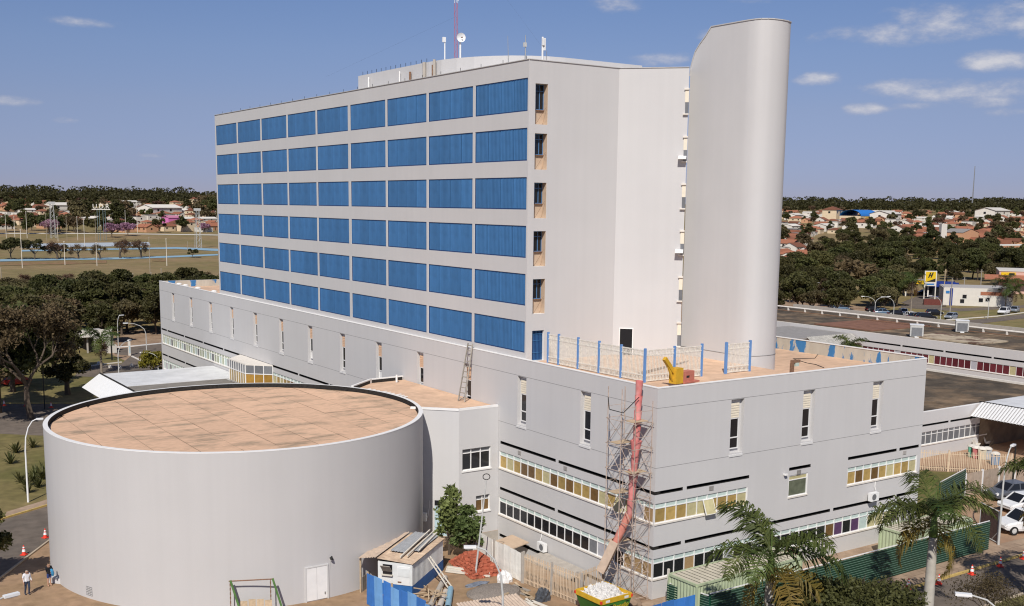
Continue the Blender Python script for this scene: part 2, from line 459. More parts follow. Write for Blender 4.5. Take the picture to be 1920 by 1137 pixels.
def holed_wall(mb, u0, u1, z0, z1, holes, reveal_mat=1, w=0.0):
    """front skin in local (u, w, z) with rectangular recesses (u0,u1,z0,z1,depth)"""
    us = sorted(set([u0, u1]+[h[0] for h in holes]+[h[1] for h in holes])); us = [u for u in us if u0 <= u <= u1]
    zs = sorted(set([z0, z1]+[h[2] for h in holes]+[h[3] for h in holes])); zs = [z for z in zs if z0 <= z <= z1]
    mb.mat(0)
    for j in range(len(zs)-1):
        zc = (zs[j]+zs[j+1])/2; start = None
        row = [h for h in holes if h[2] < zc < h[3]]
        for i in range(len(us)-1):
            uc = (us[i]+us[i+1])/2
            solid = not any(h[0] < uc < h[1] for h in row)
            if solid and start is None: start = us[i]
            if start is not None and (not solid or i == len(us)-2):
                e = us[i+1] if solid else us[i]
                mb.quad((start, w, zs[j]), (e, w, zs[j]), (e, w, zs[j+1]), (start, w, zs[j+1])); start = None
    mb.mat(reveal_mat)
    for (a, b, c, d, dep) in holes:
        y = w-dep
        mb.mat(2 if dep > .4 and d-c < .3 else (0 if dep == .3 else reveal_mat))  # deep narrow slots: black reveals, shade put into the colour
        mb.quad((a, w, c), (b, w, c), (b, y, c), (a, y, c)); mb.quad((a, w, d), (a, y, d), (b, y, d), (b, w, d))
        mb.quad((a, w, c), (a, y, c), (a, y, d), (a, w, d)); mb.quad((b, w, c), (b, w, d), (b, y, d), (b, y, c))
    mb.mat(0)
# ================================================================ hospital: podium, tower, stair wall
hosp = thing('hospital_building', 'grey multi-storey hospital with rows of blue shutters above a long lower block', 'building')
PX0, PX1, PY0, PY1, PTOP, PFLOOR = 45.2, 72.2, 50.6, 155.7, 13.7, 12.8
MX = frame((PX0, 0, 0), (0, 1, 0), (-1, 0, 0))        # local x = world Y, faces -X
MY = frame((0, PY0, 0), (1, 0, 0), (0, -1, 0))        # local x = world X, faces -Y
BAY = 7.645
pil_y = [61.0+BAY*k for k in range(-1, 13)]
pil_y = [y for y in pil_y if PY0+.3 < y < PY1-.5]
win_y = [57.75+BAY*k for k in range(0, 13)]
win_x = [52.1, 59.05, 66.5]
def slots(u_start, u_end, pil, z0, z1, dep=.45, gap=.34):
    out = []; cur = u_start
    for p in sorted(pil):
        if p-gap/2 > cur and p < u_end:
            out.append((cur, p-gap/2, z0, z1, dep)); cur = p+gap/2
    if cur < u_end: out.append((cur, u_end, z0, z1, dep))
    return out
NW = .92
nar_holes_y = [(y-NW/2, y+NW/2+.22, 8.78, 12.42, .3) for y in win_y]
nar_holes_x = [(x-NW/2, x+NW/2+.28, 8.78, 12.42, .3) for x in win_x]
RIB1 = [(PY0+.04, 68.45), (83.9, 155.1)]
RIB2 = [(PY0+.04, 68.45), (124.2, 155.1)]
hx = list(nar_holes_y)
for a, b in RIB1: hx += [(a, b, 5.0, 6.3, .10)]
for a, b in RIB2: hx += [(a, b, 1.35, 2.68, .10)]
SL1 = slots(PY0, 68.3, pil_y, 6.88, 7.1)+slots(83.9, 155.4, pil_y, 6.88, 7.1)
SL2 = slots(PY0, 68.3, pil_y, 3.28, 3.5)+slots(83.9, 155.4, pil_y, 3.28, 3.5)
SL3 = slots(52.4, 68.3, pil_y, -.42, -.2)
hx += SL1+SL2+SL3
mb = MB(MX)
holed_wall(mb, PY0, PY1, -1.6, PTOP, hx, 1)
mb.build('podium_side_wall', ['wall_paint', 'trim', 'bitumen_and_shade'], hosp)
hy = list(nar_holes_x)
RX1 = [(45.24, 53.5), (57.5, 59.45), (63.72, 71.8)]
RX2 = [(45.24, 56.2), (56.2, 70.1)]
for a, b in RX1: hy.append((a, b, 5.0, 6.3 if b-a > 3 else 6.52, .10))
hy.append((45.24, 70.1, 1.35, 2.68, .10))
pil_x = [47.75+7.25*k for k in range(4)]
SX1 = slots(PX0, 53.6, [47.75], 6.88, 7.1)+[(57.5, 59.7, 6.88, 7.1, .45)]+slots(63.7, 71.9, [69.4], 6.88, 7.1)
SX2 = slots(PX0, 71.9, [47.75, 54.9, 62.2, 69.4], 3.28, 3.5)
hy += SX1+SX2
mb = MB(MY)
holed_wall(mb, PX0, PX1, -.3, PTOP, hy, 1)
mb.build('podium_end_wall', ['wall_paint', 'trim', 'bitumen_and_shade'], hosp)
# backs of the shadow gaps, painted near-black as deep shade
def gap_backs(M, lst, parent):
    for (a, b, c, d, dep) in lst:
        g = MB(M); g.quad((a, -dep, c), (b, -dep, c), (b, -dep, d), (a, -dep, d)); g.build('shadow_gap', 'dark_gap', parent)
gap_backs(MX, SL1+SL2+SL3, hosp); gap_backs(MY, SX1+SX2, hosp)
# scored joints in the render: thin recess strips
mb = MB()
for M, u0_, u1_, holes in ((MX, PY0, PY1, nar_holes_y), (MY, PX0, PX1, nar_holes_x)):
    mb.M = M
    for z in (12.46, 8.62):
        cur = u0_
        mb.box(u0_, u1_, -.001, .004, z-.012, z+.012)
mb.build('scored_joint', mat('joint', (.20, .195, .19), .9, .1), hosp)
# podium body: hidden sides, floor, parapets
mb = MB()
mb.quad((PX1, PY0, 0), (PX1, PY1, 0), (PX1, PY1, PTOP+.1), (PX1, PY0, PTOP+.1))
mb.quad((PX0, PY1, -1.6), (PX1, PY1, -1.6), (PX1, PY1, PTOP), (PX0, PY1, PTOP))
mb.box(PX0+.01, PX0+.22, 131.4, PY1-.01, PFLOOR-.3, PTOP-.001)       # side parapet beyond the tower
mb.box(PX0+.01, PX1-.01, PY0+.01, PY0+.25, PFLOOR-.3, PTOP-.001)
mb.build('podium_rear_wall', 'wall_paint', hosp)
mb = MB(); mb.box(PX0-.02, PX0+.26, PY0-.02, PY1, PTOP, PTOP+.05); mb.box(PX0+.27, PX1+.02, PY0-.02, PY0+.28, PTOP+.001, PTOP+.05)
mb.build('coping', 'trim', hosp)
mb = MB(); mb.quad((PX0+.2, PY0+.2, PFLOOR), (PX1, PY0+.2, PFLOOR), (PX1, PY1, PFLOOR), (PX0+.2, PY1, PFLOOR))
mb.build('podium_roof', 'peach_roof', hosp)
mb = MB(); mb.box(PX0+.3, 58.6, PY0+.3, 65.38, PFLOOR, 13.52)
mb.build('terrace_slab', 'peach_roof', hosp)
mb = MB(); mb.box(PX1-.22, PX1-.002, PY0+.3, 131, PFLOOR-.2, PTOP+.1)
pm = mat('parapet_old', (.50, .46, .39), .9, .15, 1.2, .2, 8, col2=(.05, .19, .42), mixscale=.5, lo=.535, hi=.56, stretch=(1, 1, .3))
mb.build('inner_parapet', pm, hosp)
mb = MB(); mb.box(PX1-.26, PX1+.02, PY0+.28, 131, PTOP+.1, PTOP+.16); mb.build('parapet_coping', 'trim', hosp)
mb = MB(); mb.box(PX0+.25, PX1-.3, PY1-.24, PY1-.002, PFLOOR-.2, PTOP-.02); mb.build('far_parapet', pm, hosp)

# ---- narrow windows
def nar_mesh(z_glass_low, blind, lowglass):
    b = MB(); h = NW/2
    # frame bars
    for x0, x1 in ((-h, -h+.05), (h-.05, h)): b.box(x0, x1, -.26, -.17, 9.05, 11.12)
    for z in (9.05, 9.78, 11.07): b.box(-h, h, -.26, -.165, z, z+.07)
    fr = b.mesh('window_frame', 'trim')
    g = MB(); g.box(-h+.05, h-.05, -.24, -.215, 9.86, 11.08); gu = g.mesh('pane', 'glass_dark')
    g = MB(); g.box(-h+.05, h-.05, -.24, -.215, 9.11, 9.79); gl = g.mesh('pane', lowglass)
    g = MB()
    for k in range(12): g.box(-h+.0, h, -.285, -.15-.02*(k % 2), 11.14+.082*k, 11.14+.082*(k+1))
    bl = g.mesh('blind', blind)
    g = MB(); g.quad((-h, -.3, 8.78), (h+.28, -.3, 8.78), (h+.28, -.3, 12.42), (-h, -.3, 12.42)); rc = g.mesh('recess', 'wall_paint')
    g = MB(); g.box(-h-.05, h+.26, -.02, .05, 8.56, 8.70); ld = g.mesh('ledge', mat('ledge', (.66, .65, .635), .8, .05))
    return fr, gu, gl, bl, rc, ld
NM = {k: nar_mesh(0, b, l) for k, (b, l) in {'a': ('blind_cream', 'glass_dark'), 'b': ('blind_peach', 'glass_dark'), 'c': ('blind_peach', 'trim')}.items()}
def nar_win(kind, u, M):
    fr, gu, gl, bl, rc, ld = NM[kind]
    o = place(fr, 'narrow_window', hosp); o.matrix_local = M @ Matrix.Translation((u, 0, 0))
    for me, nm in ((gu, 'pane'), (gl, 'pane'), (bl, 'blind'), (rc, 'recess'), (ld, 'ledge')): place(me, nm, o)
for k, y in enumerate(win_y):
    nar_win('a' if k < 2 else ('c' if k in (3, 4, 6) else 'b'), y, MX)
for x in win_x: nar_win('a', x, MY)
# ---- ribbon windows
PANE = {}
def pane_mesh(kind, w, h):
    key = (kind, round(w, 3), round(h, 3))
    if key not in PANE:
        b = MB(); b.box(-w/2, w/2, -.012, .012, 0, h); PANE[key] = b.mesh('pane', kind)
    return PANE[key]
def ribbon(u0_, u1_, z0, z1, M, n, kinds, strip='glass_mint', parent=hosp, dep=.09, strip_h=.32, sillout=.07, frame_mat='trim'):
    w = (u1_-u0_)/n
    b = MB()
    for k in range(n+1):
        t = .055 if 0 < k < n else .07
        b.box(u0_+k*w-t/2, u0_+k*w+t/2, -dep-.03, -dep+.06, z0, z1)
    b.box(u0_, u1_, -dep-.03, -dep+.05, z1-strip_h-.04, z1-strip_h+.02); b.box(u0_, u1_, -dep-.03, -dep+.05, z1-.05, z1)
    b.box(u0_, u1_, -dep-.03, -dep+.05, z0, z0+.06)
    b.mat(1).box(u0_-.06, u1_+.06, -dep-.02, sillout, z0-.10, z0-.001)
    o = place(b.mesh('ribbon_window', [frame_mat, 'sill']), 'ribbon_window', parent); o.matrix_local = M
    for k in range(n):
        kd = kinds[k % len(kinds)] if not callable(kinds) else kinds(k)
        p = place(pane_mesh(kd, w-.05, z1-z0-strip_h-.1), 'pane', o, loc=(u0_+(k+.5)*w, -dep-.0, z0+.06))
        if strip: place(pane_mesh(strip, w-.05, strip_h-.07), 'transom_pane', o, loc=(u0_+(k+.5)*w, -dep-.0, z1-strip_h+.02))
    return o
A, D, S, G, K = 'glass_amber', 'glass_amber_dark', 'glass_straw', 'glass_grey', 'glass_dark'
ribbon(50.72, 68.4, 5.0, 6.3, MX, 19, [A, 'plywood', S, S, S, A, A, D, A, A, S, S, D, D, S, A, S, A, A][::1] if False else ['plywood', 'glass_curtain', S, S, A, S, D, A, A, D, A, D, S, A, D, D, A, S, A])
ribbon(50.72, 68.4, 1.35, 2.68, MX, 19, ['plywood', 'plywood', 'plywood', K, G, 'glass_curtain', G]+[K]*12)
ribbon(83.95, 114.0, 5.0, 6.3, MX, 32, [A, S, D, A, A, S])
ribbon(124.2, 155.1, 5.0, 6.3, MX, 33, ['glass_green', 'glass_mint', 'glass_green', 'glass_green', G, 'glass_mint'], strip='glass_green')
ribbon(124.2, 155.1, 1.35, 2.68, MX, 33, ['glass_mint', G, 'glass_mint', 'glass_curtain'], strip='glass_mint')
ribbon(45.28, 53.45, 5.0, 6.3, MY, 9, [A, A, A, S, S, A, A, A, S])
ribbon(57.55, 59.4, 5.0, 6.5, MY, 1, [mat('glass_moss', (.13, .145, .10), .25, .35, 2.0, spec=.5)], strip='glass_straw')
ribbon(63.77, 71.75, 5.0, 6.3, MY, 9, [A, D, A, D, A, S, A, A, S])
ribbon(45.28, 56.0, 1.35, 2.68, MY, 12, [K, K, K, 'plywood', K, K, K, 'glass_curtain', K, K, 'glass_curtain', K])
ribbon(56.1, 70.05, 1.35, 2.68, MY, 15, [K, K, K, K, K, K, 'glass_amber_dark', 'glass_purple', K, 'glass_purple', 'glass_mint', S, S, S, 'glass_purple'])
# tilted-open sash in the end wall
o = MB(); o.box(-.42, .42, -.02, .02, -.95, 0); o.mat(1)
for a in (-.45, .42): o.box(a, a+.03, -.035, .035, -.98, .03)
for a in (-.98, 0): o.box(-.45, .45, -.035, .035, a, a+.03)
sash = o.build('open_sash', ['glass_straw', 'trim'], hosp)
sash.matrix_local = MY @ Matrix.Translation((49.85, 0, 5.93)) @ Matrix.Rotation(radians(22), 4, 'X')
sash['label'] = 'amber sash tilted open above the green container'
sash2 = place(sash.data, 'open_sash', hosp); sash2.matrix_local = MX @ Matrix.Translation((53.9, 0, 5.93)) @ Matrix.Rotation(radians(18), 4, 'X')
# small vents in the bands, blocked openings, door panel
for M, u in ((MY, 50.1), (MY, 58.5), (MY, 70.2), (MX, 65.7), (MX, 60.0)):
    mb = MB(M); mb.box(u-.2, u+.2, -.01, .03, 6.52, 6.82)
    for k in range(4): mb.box(u-.18, u+.18, .025, .045, 6.55+.07*k, 6.58+.07*k)
    mb.build('vent_grille', 'fibre_cement', hosp)
mb = MB(MY); mb.box(57.6, 58.75, -.01, .03, .05, 1.24); mb.build('boarded_hatch', mat('board_red', (.33, .19, .13), .85, .1), hosp)
mb = MB(MX); mb.box(50.65, 54.0, -.03, .012, 1.2, 1.34); mb.build('corner_sill', 'sill', hosp)

# ---- tower
TX, TY0, TY1, TTOP = 45.42, 65.4, 131.3, 35.05
MT = frame((TX, 0, 0), (0, 1, 0), (-1, 0, 0))
ME = frame((0, TY0, 0), (1, 0, 0), (0, -1, 0))
BW = 7.272
rows = [14.17+3.468*k for k in range(6)]
gap_w = [.36, .36, .36, .62, .36, .36, .42, .36]
bays = []
edges = [65.55, 72.72, 79.9, 87.15, 94.55, 101.9, 109.25, 116.55, 123.85, 131.0]
for k in range(9):
    l = edges[k]+(.0 if k == 0 else .17); r = edges[k+1]-(.0 if k == 8 else .17)
    if k == 4: l = 94.8-.0; 
    if k == 3: r = 94.3
    bays.append((l, r))
SH = 2.31
th = [(l, r, z, z+SH, .13) for z in rows for (l, r) in bays]
mb = MB(MT); holed_wall(mb, TY0, TY1, 12.6, TTOP, th, 1)
mb.build('tower_side_wall', ['wall_paint', 'trim'], hosp)
eh = []
for k in range(5):
    z1 = 33.46-3.475*k*1.0; eh.append((45.98, 47.08, z1-2.55-(.3 if k == 0 else 0), z1, .55))
eh.append((45.98, 47.05, 13.55, 15.78, .25))
mb = MB(ME); holed_wall(mb, TX, 53.6, 12.6, TTOP, eh, 1)
mb.M = None
FK, FE, FB = (53.6, 65.4), (57.25, 61.75), (66.5, 72.0)
mb.mat(0)
mb.quad((*FK, 12.6), (*FE, 12.6), (*FE, TTOP), (*FK, TTOP))
mb.quad((*FE, 12.6), (*FB, 12.6), (*FB, TTOP), (*FE, TTOP))
mb.quad((*FB, 12.6), (66.5, 131.3, 12.6), (66.5, 131.3, TTOP), (*FB, TTOP))
mb.quad((66.5, TY1, 12.6), (TX, TY1, 12.6), (TX, TY1, TTOP), (66.5, TY1, TTOP))
mb.poly([(TX, TY0, TTOP), (*FK, TTOP), (*FE, TTOP), (*FB, TTOP), (66.5, TY1, TTOP), (TX, TY1, TTOP)])
mb.build('tower_end_wall', ['wall_paint', 'trim'], hosp)
# metal flashing along the tower's top edge
mb = MB()
ed = [(TX, TY1), (TX, TY0), FK, FE]
for a, b in zip(ed, ed[1:]): mb.bar((*a, TTOP+.03), (*b, TTOP+.03), .12, .05)
mb.build('top_flashing', mat('flash', (.50, .49, .48), .6, .1), hosp)
# shutters: a blue frame with four corrugated sheets
def sheet_mesh(w, h):
    b = MB(); n = 9; pitch = w/n
    prof = []
    for i in range(n):
        x = -w/2+i*pitch
        prof += [(x, -.02), (x+pitch*.28, -.02), (x+pitch*.42, .028), (x+pitch*.86, .028)]
    prof.append((w/2, -.02))
    for (xa, ya), (xb, yb) in zip(prof, prof[1:]):
        b.quad((xa, ya, 0), (xb, yb, 0), (xb, yb, h), (xa, ya, h))
    return b.mesh('sheet', 'blue_paint')
SHM = {}
for z in rows:
    for (l, r) in bays:
        w = r-l
        key = round(w, 2)
        if key not in SHM:
            f = MB()
            f.box(-w/2, w/2, -.06, -.045, 0, SH)
            for zz in (0, SH-.07): f.box(-w/2, w/2, -.045, .02, zz, zz+.07)
            for xx in (-w/2, w/2-.05): f.box(xx, xx+.05, -.045, .02, .07, SH-.07)
            SHM[key] = (f.mesh('shutter', 'blue_dark'), sheet_mesh((w-.16)/4-.05, SH-.16))
        fm, sm = SHM[key]
        o = place(fm, 'shutter', hosp); o.matrix_local = MT @ Matrix.Translation(((l+r)/2, -.05, z))
        sw = (w-.16)/4
        for k in range(4):
            s_ = place(sm, 'sheet', o, loc=(-w/2+.08+sw*(k+.5), random.uniform(-.012, .006), .08))
            s_.rotation_euler = (0, random.uniform(-.002, .002), random.uniform(-.006, .006))
# balcony openings in the end wall
for k, (a, b_, c, d, dep) in enumerate(eh[:5]):
    m_ = (a+b_)/2; h = d-c
    b = MB(ME)
    b.quad((a, -dep, c), (b_, -dep, c), (b_, -dep, c+1.05), (a, -dep, c+1.05))
    o = b.build('balcony_panel', 'tan_panel', hosp)
    b = MB(ME); b.box(a, b_, -dep-.02, -dep+.0, c+1.05, d); b.build('balcony_glass', 'glass_dark', hosp)
    b = MB(ME)
    for x in (a+.02, a+.36, a+.7, b_-.06): b.box(x, x+.035, -dep, -dep+.05, c+1.06, d-.02)
    for z in (c+1.06, c+1.06+(d-c-1.06)*.72, d-.06): b.box(a, b_, -dep, -dep+.045, z, z+.04)
    b.build('balcony_window_frame', mat('frame_blue', (.10, .22, .42), .5, .1), hosp)
    b = MB(ME); b.box(a, b_, -dep+.0, -dep+.14, c+1.0, c+1.05); b.bar((a+.1, -.05, c+.02), (b_-.1, -.05, c+1.25), .015); b.build('balcony_rail', 'rust', hosp)
    b = MB(ME); b.box(b_-.012, b_-.004, -dep, -.02, c, d); b.build('balcony_jamb', 'tan_panel', hosp)
# blue iron door at the terrace
b = MB(ME); a, b_, c, d, dep = eh[5]
b.box(a, b_, -dep-.02, -dep, c, d)
dr = b.build('iron_door', 'blue_dark', hosp)
b = MB(ME)
for k in range(9): b.box(a+.03+k*.125, a+.055+k*.125, -dep+.01, -dep+.05, c+.05, d-.05)
for z in (c+.03, c+.55, c+1.45, d-.3, d-.06): b.box(a, b_, -dep+.01, -dep+.06, z, z+.04)
b.build('door_bars', 'blue_paint', dr)
# black doorway on the splayed wall
fd = (Vector((*FE, 0))-Vector((*FK, 0))).normalized(); fnn = Vector((fd.y, -fd.x, 0))
MF = frame((FK[0], FK[1], 0), fd, fnn)
b = MB(MF); b.box(.55, 1.5, -.05, .004, 13.5, 15.55); dd = b.build('doorway', 'dark_gap', hosp)
b = MB(MF); b.box(.48, .55, -.02, .05, 13.5, 15.62); b.box(1.5, 1.57, -.02, .05, 13.5, 15.62); b.box(.55, 1.5, -.02, .05, 15.55, 15.62); b.build('door_frame', 'trim', dd)
# windows in the slot between splayed wall and stair wall
sd = (Vector((*FB, 0))-Vector((*FE, 0))).normalized(); sn = Vector((-sd.y, sd.x, 0))
MS = frame((FE[0], FE[1], 0), sd, -sn)
for k in range(6):
    z = 31.7-3.47*k
    b = MB(MF); L0 = (Vector((*FE, 0))-Vector((*FK, 0))).length
    b.box(L0-.36, L0+.05, -.01, .2, z-.06, z+.03)
    o = b.build('slot_window', 'sill', hosp)
    b = MB(MF); b.box(L0-.3, L0+.05, -.01, .16, z+1.75, z+1.87); b.build('hood', 'sill', o)
    b = MB(MF); b.box(L0-.24, L0+.04, -.01, .06, z+.85, z+1.75); b.build('blind', 'blind_cream', o)
    b = MB(MF); b.box(L0-.22, L0+.04, -.01, .05, z+.03, z+.85); b.build('pane', 'glass_grey', o)
    if k in (1, 3):
        b = MB(MF); b.obox((L0-.3, .3, z+.3), (0, 1, -.4), (1, 0, 0), (0, .4, 1), .34, .3, .02); b.build('open_sash', 'trim', o)
# penthouse
pent = [(48.2, 98.2), (48.2, 84.5)]
for k in range(9):
    t = k/8; pent.append((48.2+7.5*(1-cos(t*pi/2)), 84.5-9.5*sin(t*pi/2)))
pent += [(64, 75), (64, 98.2)]
mb = MB(); mb.prism(pent, 34.9, 36.95); mb.build('penthouse', 'wall_paint', hosp)
def pent_pt(px, z):
    p = at_x(px, 140, 48.12); return p
for px, yt, yb, wd, mt in ((692, 145, 166, .16, 'trim'), (750, 134, 155, .14, 'trim'), (769.5, 135, 153, .2, 'rust'), (796, 117, 147, .3, 'concrete'), (811.5, 122, 144, .14, 'rust'), (815, 112, 144, .26, 'concrete')):
    p = at_x(px, yt, 48.05); q = at_x(px, yb, 48.05)
    mb = MB(); mb.tube([(48.02, q.y, 34.9), (48.02, q.y, p.z)], wd/2, 8); mb.build('vent_pipe', mt, hosp)
mb = MB()
for k in range(22):
    y = 97.5-k*.95
    if k < 14: mb.tube([(48.35, y, 36.9), (48.35, y, 37.3)], .02, 4)
for k in range(22):
    y = TY0+.6+k*3.0; mb.tube([(TX+.15, y, TTOP), (TX+.15, y, TTOP+.32)], .018, 4)
mb.build('lightning_spike', 'black_metal', hosp)
# stair wall with its rounded front corner
st = [(58.5, 63.0), (58.5, 60.9), (58.5, 58.2), (58.52, 57.3), (58.6, 56.7), (58.8, 56.25), (59.15, 55.95), (59.6, 55.78), (60.3, 55.72), (61.0, 55.82), (61.55, 56.05), (61.9, 56.4), (62.15, 57.0), (62.2, 57.8), (62.2, 63.0)]
ZS = 37.95
mb = MB()
for a, b in zip(st[1:], st[2:]): mb.quad((*a, 12.6), (*b, 12.6), (*b, ZS), (*a, ZS))
cut = [(60.9, 37.95), (61.45, 37.35), (62.05, 36.85), (62.5, 36.35), (62.75, 35.8), (62.95, 35.2), (63.0, 34.6)]
mb.poly([(58.5, 60.9, 12.6)]+[(58.5, y, z) for y, z in cut]+[(58.5, 63.0, 12.6)])
mb.poly([(62.2, 60.9, 12.6)]+[(62.2, y, z) for y, z in cut]+[(62.2, 63.0, 12.6)])
for (y0, z0), (y1, z1) in zip(cut, cut[1:]): mb.quad((58.5, y0, z0), (62.2, y0, z0), (62.2, y1, z1), (58.5, y1, z1))
mb.quad((58.5, 63.0, 12.6), (62.2, 63.0, 12.6), (62.2, 63.0, 34.6), (58.5, 63.0, 34.6))
mb.poly([(*p, ZS) for p in st[1:-1]]+[(62.2, 60.9, ZS)])
o = mb.build('stair_wall', 'wall_paint', hosp)
bm = bmesh.new(); bm.from_mesh(o.data); bmesh.ops.remove_doubles(bm, verts=bm.verts, dist=.001); bm.to_mesh(o.data); bm.free()
for p in o.data.polygons: p.use_smooth = True
o.data.set_sharp_from_angle(angle=radians(32))
mb = MB()
edge = [(58.5, y, z+.03) for y, z in reversed(cut)]+[(*p, ZS+.03) for p in st[2:13]]
for a, b in zip(edge, edge[1:]): mb.bar(a, b, .1, .07)
mb.build('stair_flashing', 'flash', hosp)
mb = MB()
off = [(p[0]+(.012 if p[0] > 60 else -.012), p[1]-.012) for p in st[0:13]]
for a, b in zip(off, off[1:]): mb.bar((*a, 14.15), (*b, 14.15), .02, .025)
mb.build('stair_joint', 'joint', hosp)
# street-side air conditioners fixed to the walls are things of their own
def aircon(label, M, u, z, rot=0, out=.35):
    t = thing('air_conditioner', label, 'air conditioner', group=None)
    t.matrix_world = M @ Matrix.Translation((u, out, z))
    b = MB(); b.box(-.42, .42, -.16, .16, 0, .62); o = b.build('casing', 'white_metal', t)
    b = MB(); b.mat(0)
    n = 20; b.poly([(-.12+.24*cos(2*pi*k/n), .165, .31+.24*sin(2*pi*k/n)) for k in range(n)])
    b.build('fan_grille', 'glass_grey', t)
    b = MB(); b.bar((-.3, -out+.02, -.03), (-.3, .16, -.03), .04); b.bar((.3, -out+.02, -.03), (.3, .16, -.03), .04); b.build('bracket', 'steel', t)
    b = MB(); b.tube([(.42, 0, .2), (.5, -.1, .35), (.52, -out+.02, .9), (.55, -out+.02, 1.5)], .025, 5); b.build('pipe', 'trim', t)
    return t
aircon('white air conditioner on the wall over the rusty fence', MX, 62.2, .12)
aircon('white air conditioner on the end wall above the green hoarding', MY, 66.4, 3.55)
# small fixtures
mb = MB(MY); mb.tube([(57.0, 0, 6.7), (57.0, .18, 6.72)], .05, 6); mb.box(56.9, 57.15, .1, .25, 6.66, 6.76); mb.build('wall_lamp', 'trim', hosp)
# roof-edge exhaust caps along the side parapet
for k, px in enumerate((334, 346, 369, 399, 427, 446, 493, 521)):
    p = at_x(px, 540, 45.8)
    t = tag(MB().lathe([(.12, 0), (.12, .28), (.42, .30), (.42, .36), (.2, .5), (.0, .52)], 10).build('roof_vent', 'trim', None, loc=(PX0+.75, p.y, PFLOOR+.55)), 'white mushroom vent on the roof edge beside the blue shutters', 'vent', 'mushroom vents along the roof edge')
    b = MB(); b.tube([(PX0+.75, p.y, PFLOOR), (PX0+.75, p.y, PFLOOR+.6)], .1, 6)
    st_ = b.mesh('stem', 'trim'); s2 = place(st_, 'stem', t); s2.location = (-t.location.x, -t.location.y, -t.location.z)
# ================================================================ round auditorium
DC, DR, DZ = (27.185, 74.94), 13.05, 9.98
drum = thing('round_auditorium', 'windowless grey cylindrical auditorium with a flat peach roof', 'building', (DC[0], DC[1], 0))
def ring_wall(r, z0, z1, n, m, name, parent, inward=False):
    b = MB(); b.lathe([(r, z0), (r, z1)], n); return b.build(name, m, parent, smooth=True)
b = MB(); b.lathe([(DR, -.3), (DR, 1.0), (DR, 3), (DR, 6), (DR, DZ-.04)], 160); b.build('curved_wall', 'drum_paint', drum, smooth=True)
b = MB(); b.lathe([(DR+.012, DZ-.04), (DR+.012, DZ), (DR-.30, DZ+.01)], 160); b.build('rim', 'trim', drum)
b = MB(); b.lathe([(DR-.30, DZ+.01), (DR-.31, 9.55)], 160); b.build('inner_upstand', 'bitumen_and_shade', drum, smooth=True)
b = MB(); b.lathe([(DR-.3, 9.60), (0.01, 9.60)], 96); b.build('roof_bed', mat('roof_bed', (.17, .12, .085), .95, .2), drum)
# roof panels, cut to the circle
def clip_circle(poly, R):
    out = []
    for i in range(len(poly)):
        a = Vector(poly[i]); c = Vector(poly[(i+1) % len(poly)])
        for k in range(8):
            out.append(a.lerp(c, k/8))
    pts = []
    for p in out:
        if p.length > R: p = p*(R/p.length)
        if not pts or (p-pts[-1]).length > .02: pts.append(p)
    return pts
RR = DR-.36
sx = 2.35
i = 0
x = -RR-.4
while x < RR:
    y = -RR-random.uniform(0, 3.2)
    while y < RR:
        L = random.choice((3.0, 3.6, 4.4, 5.2))
        cxx, cyy = x+sx/2, y+L/2
        corners = [(x+.012, y+.012), (x+sx-.012, y+.012), (x+sx-.012, y+L-.012), (x+.012, y+L-.012)]
        nearest = hypot(min(max(0, x), x+sx), min(max(0, y), y+L))
        if nearest < RR-.1:
            pts = clip_circle(corners, RR)
            ar = 0
            for k in range(len(pts)):
                q = pts[(k+1) % len(pts)]; ar += pts[k].x*q.y-q.x*pts[k].y
            if abs(ar)/2 > .25:
                b = MB(); b.poly([(p.x, p.y, 9.655) for p in pts])
                o = b.build('roof_panel', 'roof_panel', drum)
                o.location.z = random.uniform(-.006, .006)
        y += L
    x += sx
def drum_frame(ang, out=0.0):
    a = radians(ang); n = Vector((cos(a), sin(a), 0)); u = Vector((-sin(a), cos(a), 0))
    return frame((n.x*(DR+out), n.y*(DR+out), 0), u, n)
b = MB(drum_frame(-90.2)); b.box(-.70, -.01, -.2, .035, .06, 2.2); b.box(.01, .70, -.2, .035, .06, 2.2); dd = b.build('double_door', 'trim', drum)
b = MB(drum_frame(-90.2)); b.box(-.79, -.71, -.3, .06, 0, 2.29); b.box(.71, .79, -.3, .06, 0, 2.29); b.box(-.71, .71, -.3, .06, 2.21, 2.29); b.build('door_frame', mat('frame_grey', (.6, .59, .57), .7, .05), dd)
b = MB(drum_frame(-90.2)); b.box(.5, .56, .035, .08, .35, .5); b.build('door_handle', 'steel', dd)
b = MB(drum_frame(-86.0)); b.tube([(0, 0, 2.62), (0, .2, 2.66)], .05, 8); b.tube([(0, .2, 2.78), (0, .2, 2.55)], [.05, .1], 8); o = b.build('wall_lamp', 'black_metal', drum)
b = MB(drum_frame(-86.0)); b.tube([(0, .02, 1.9), (0, .02, 2.6)], .015, 5); b.build('conduit', 'galv', drum)
b = MB(drum_frame(-157)); b.box(-.3, .3, -.05, .012, .2, .78); g_ = b.build('vent_block', 'joint', drum)
b = MB(drum_frame(-157))
for k in range(3):
    for j in range(5): b.box(-.25+k*.2, -.13+k*.2, .0, .03, .24+j*.11, .30+j*.11)
stuff(b.build('vent_louvre', 'wall_paint', g_))

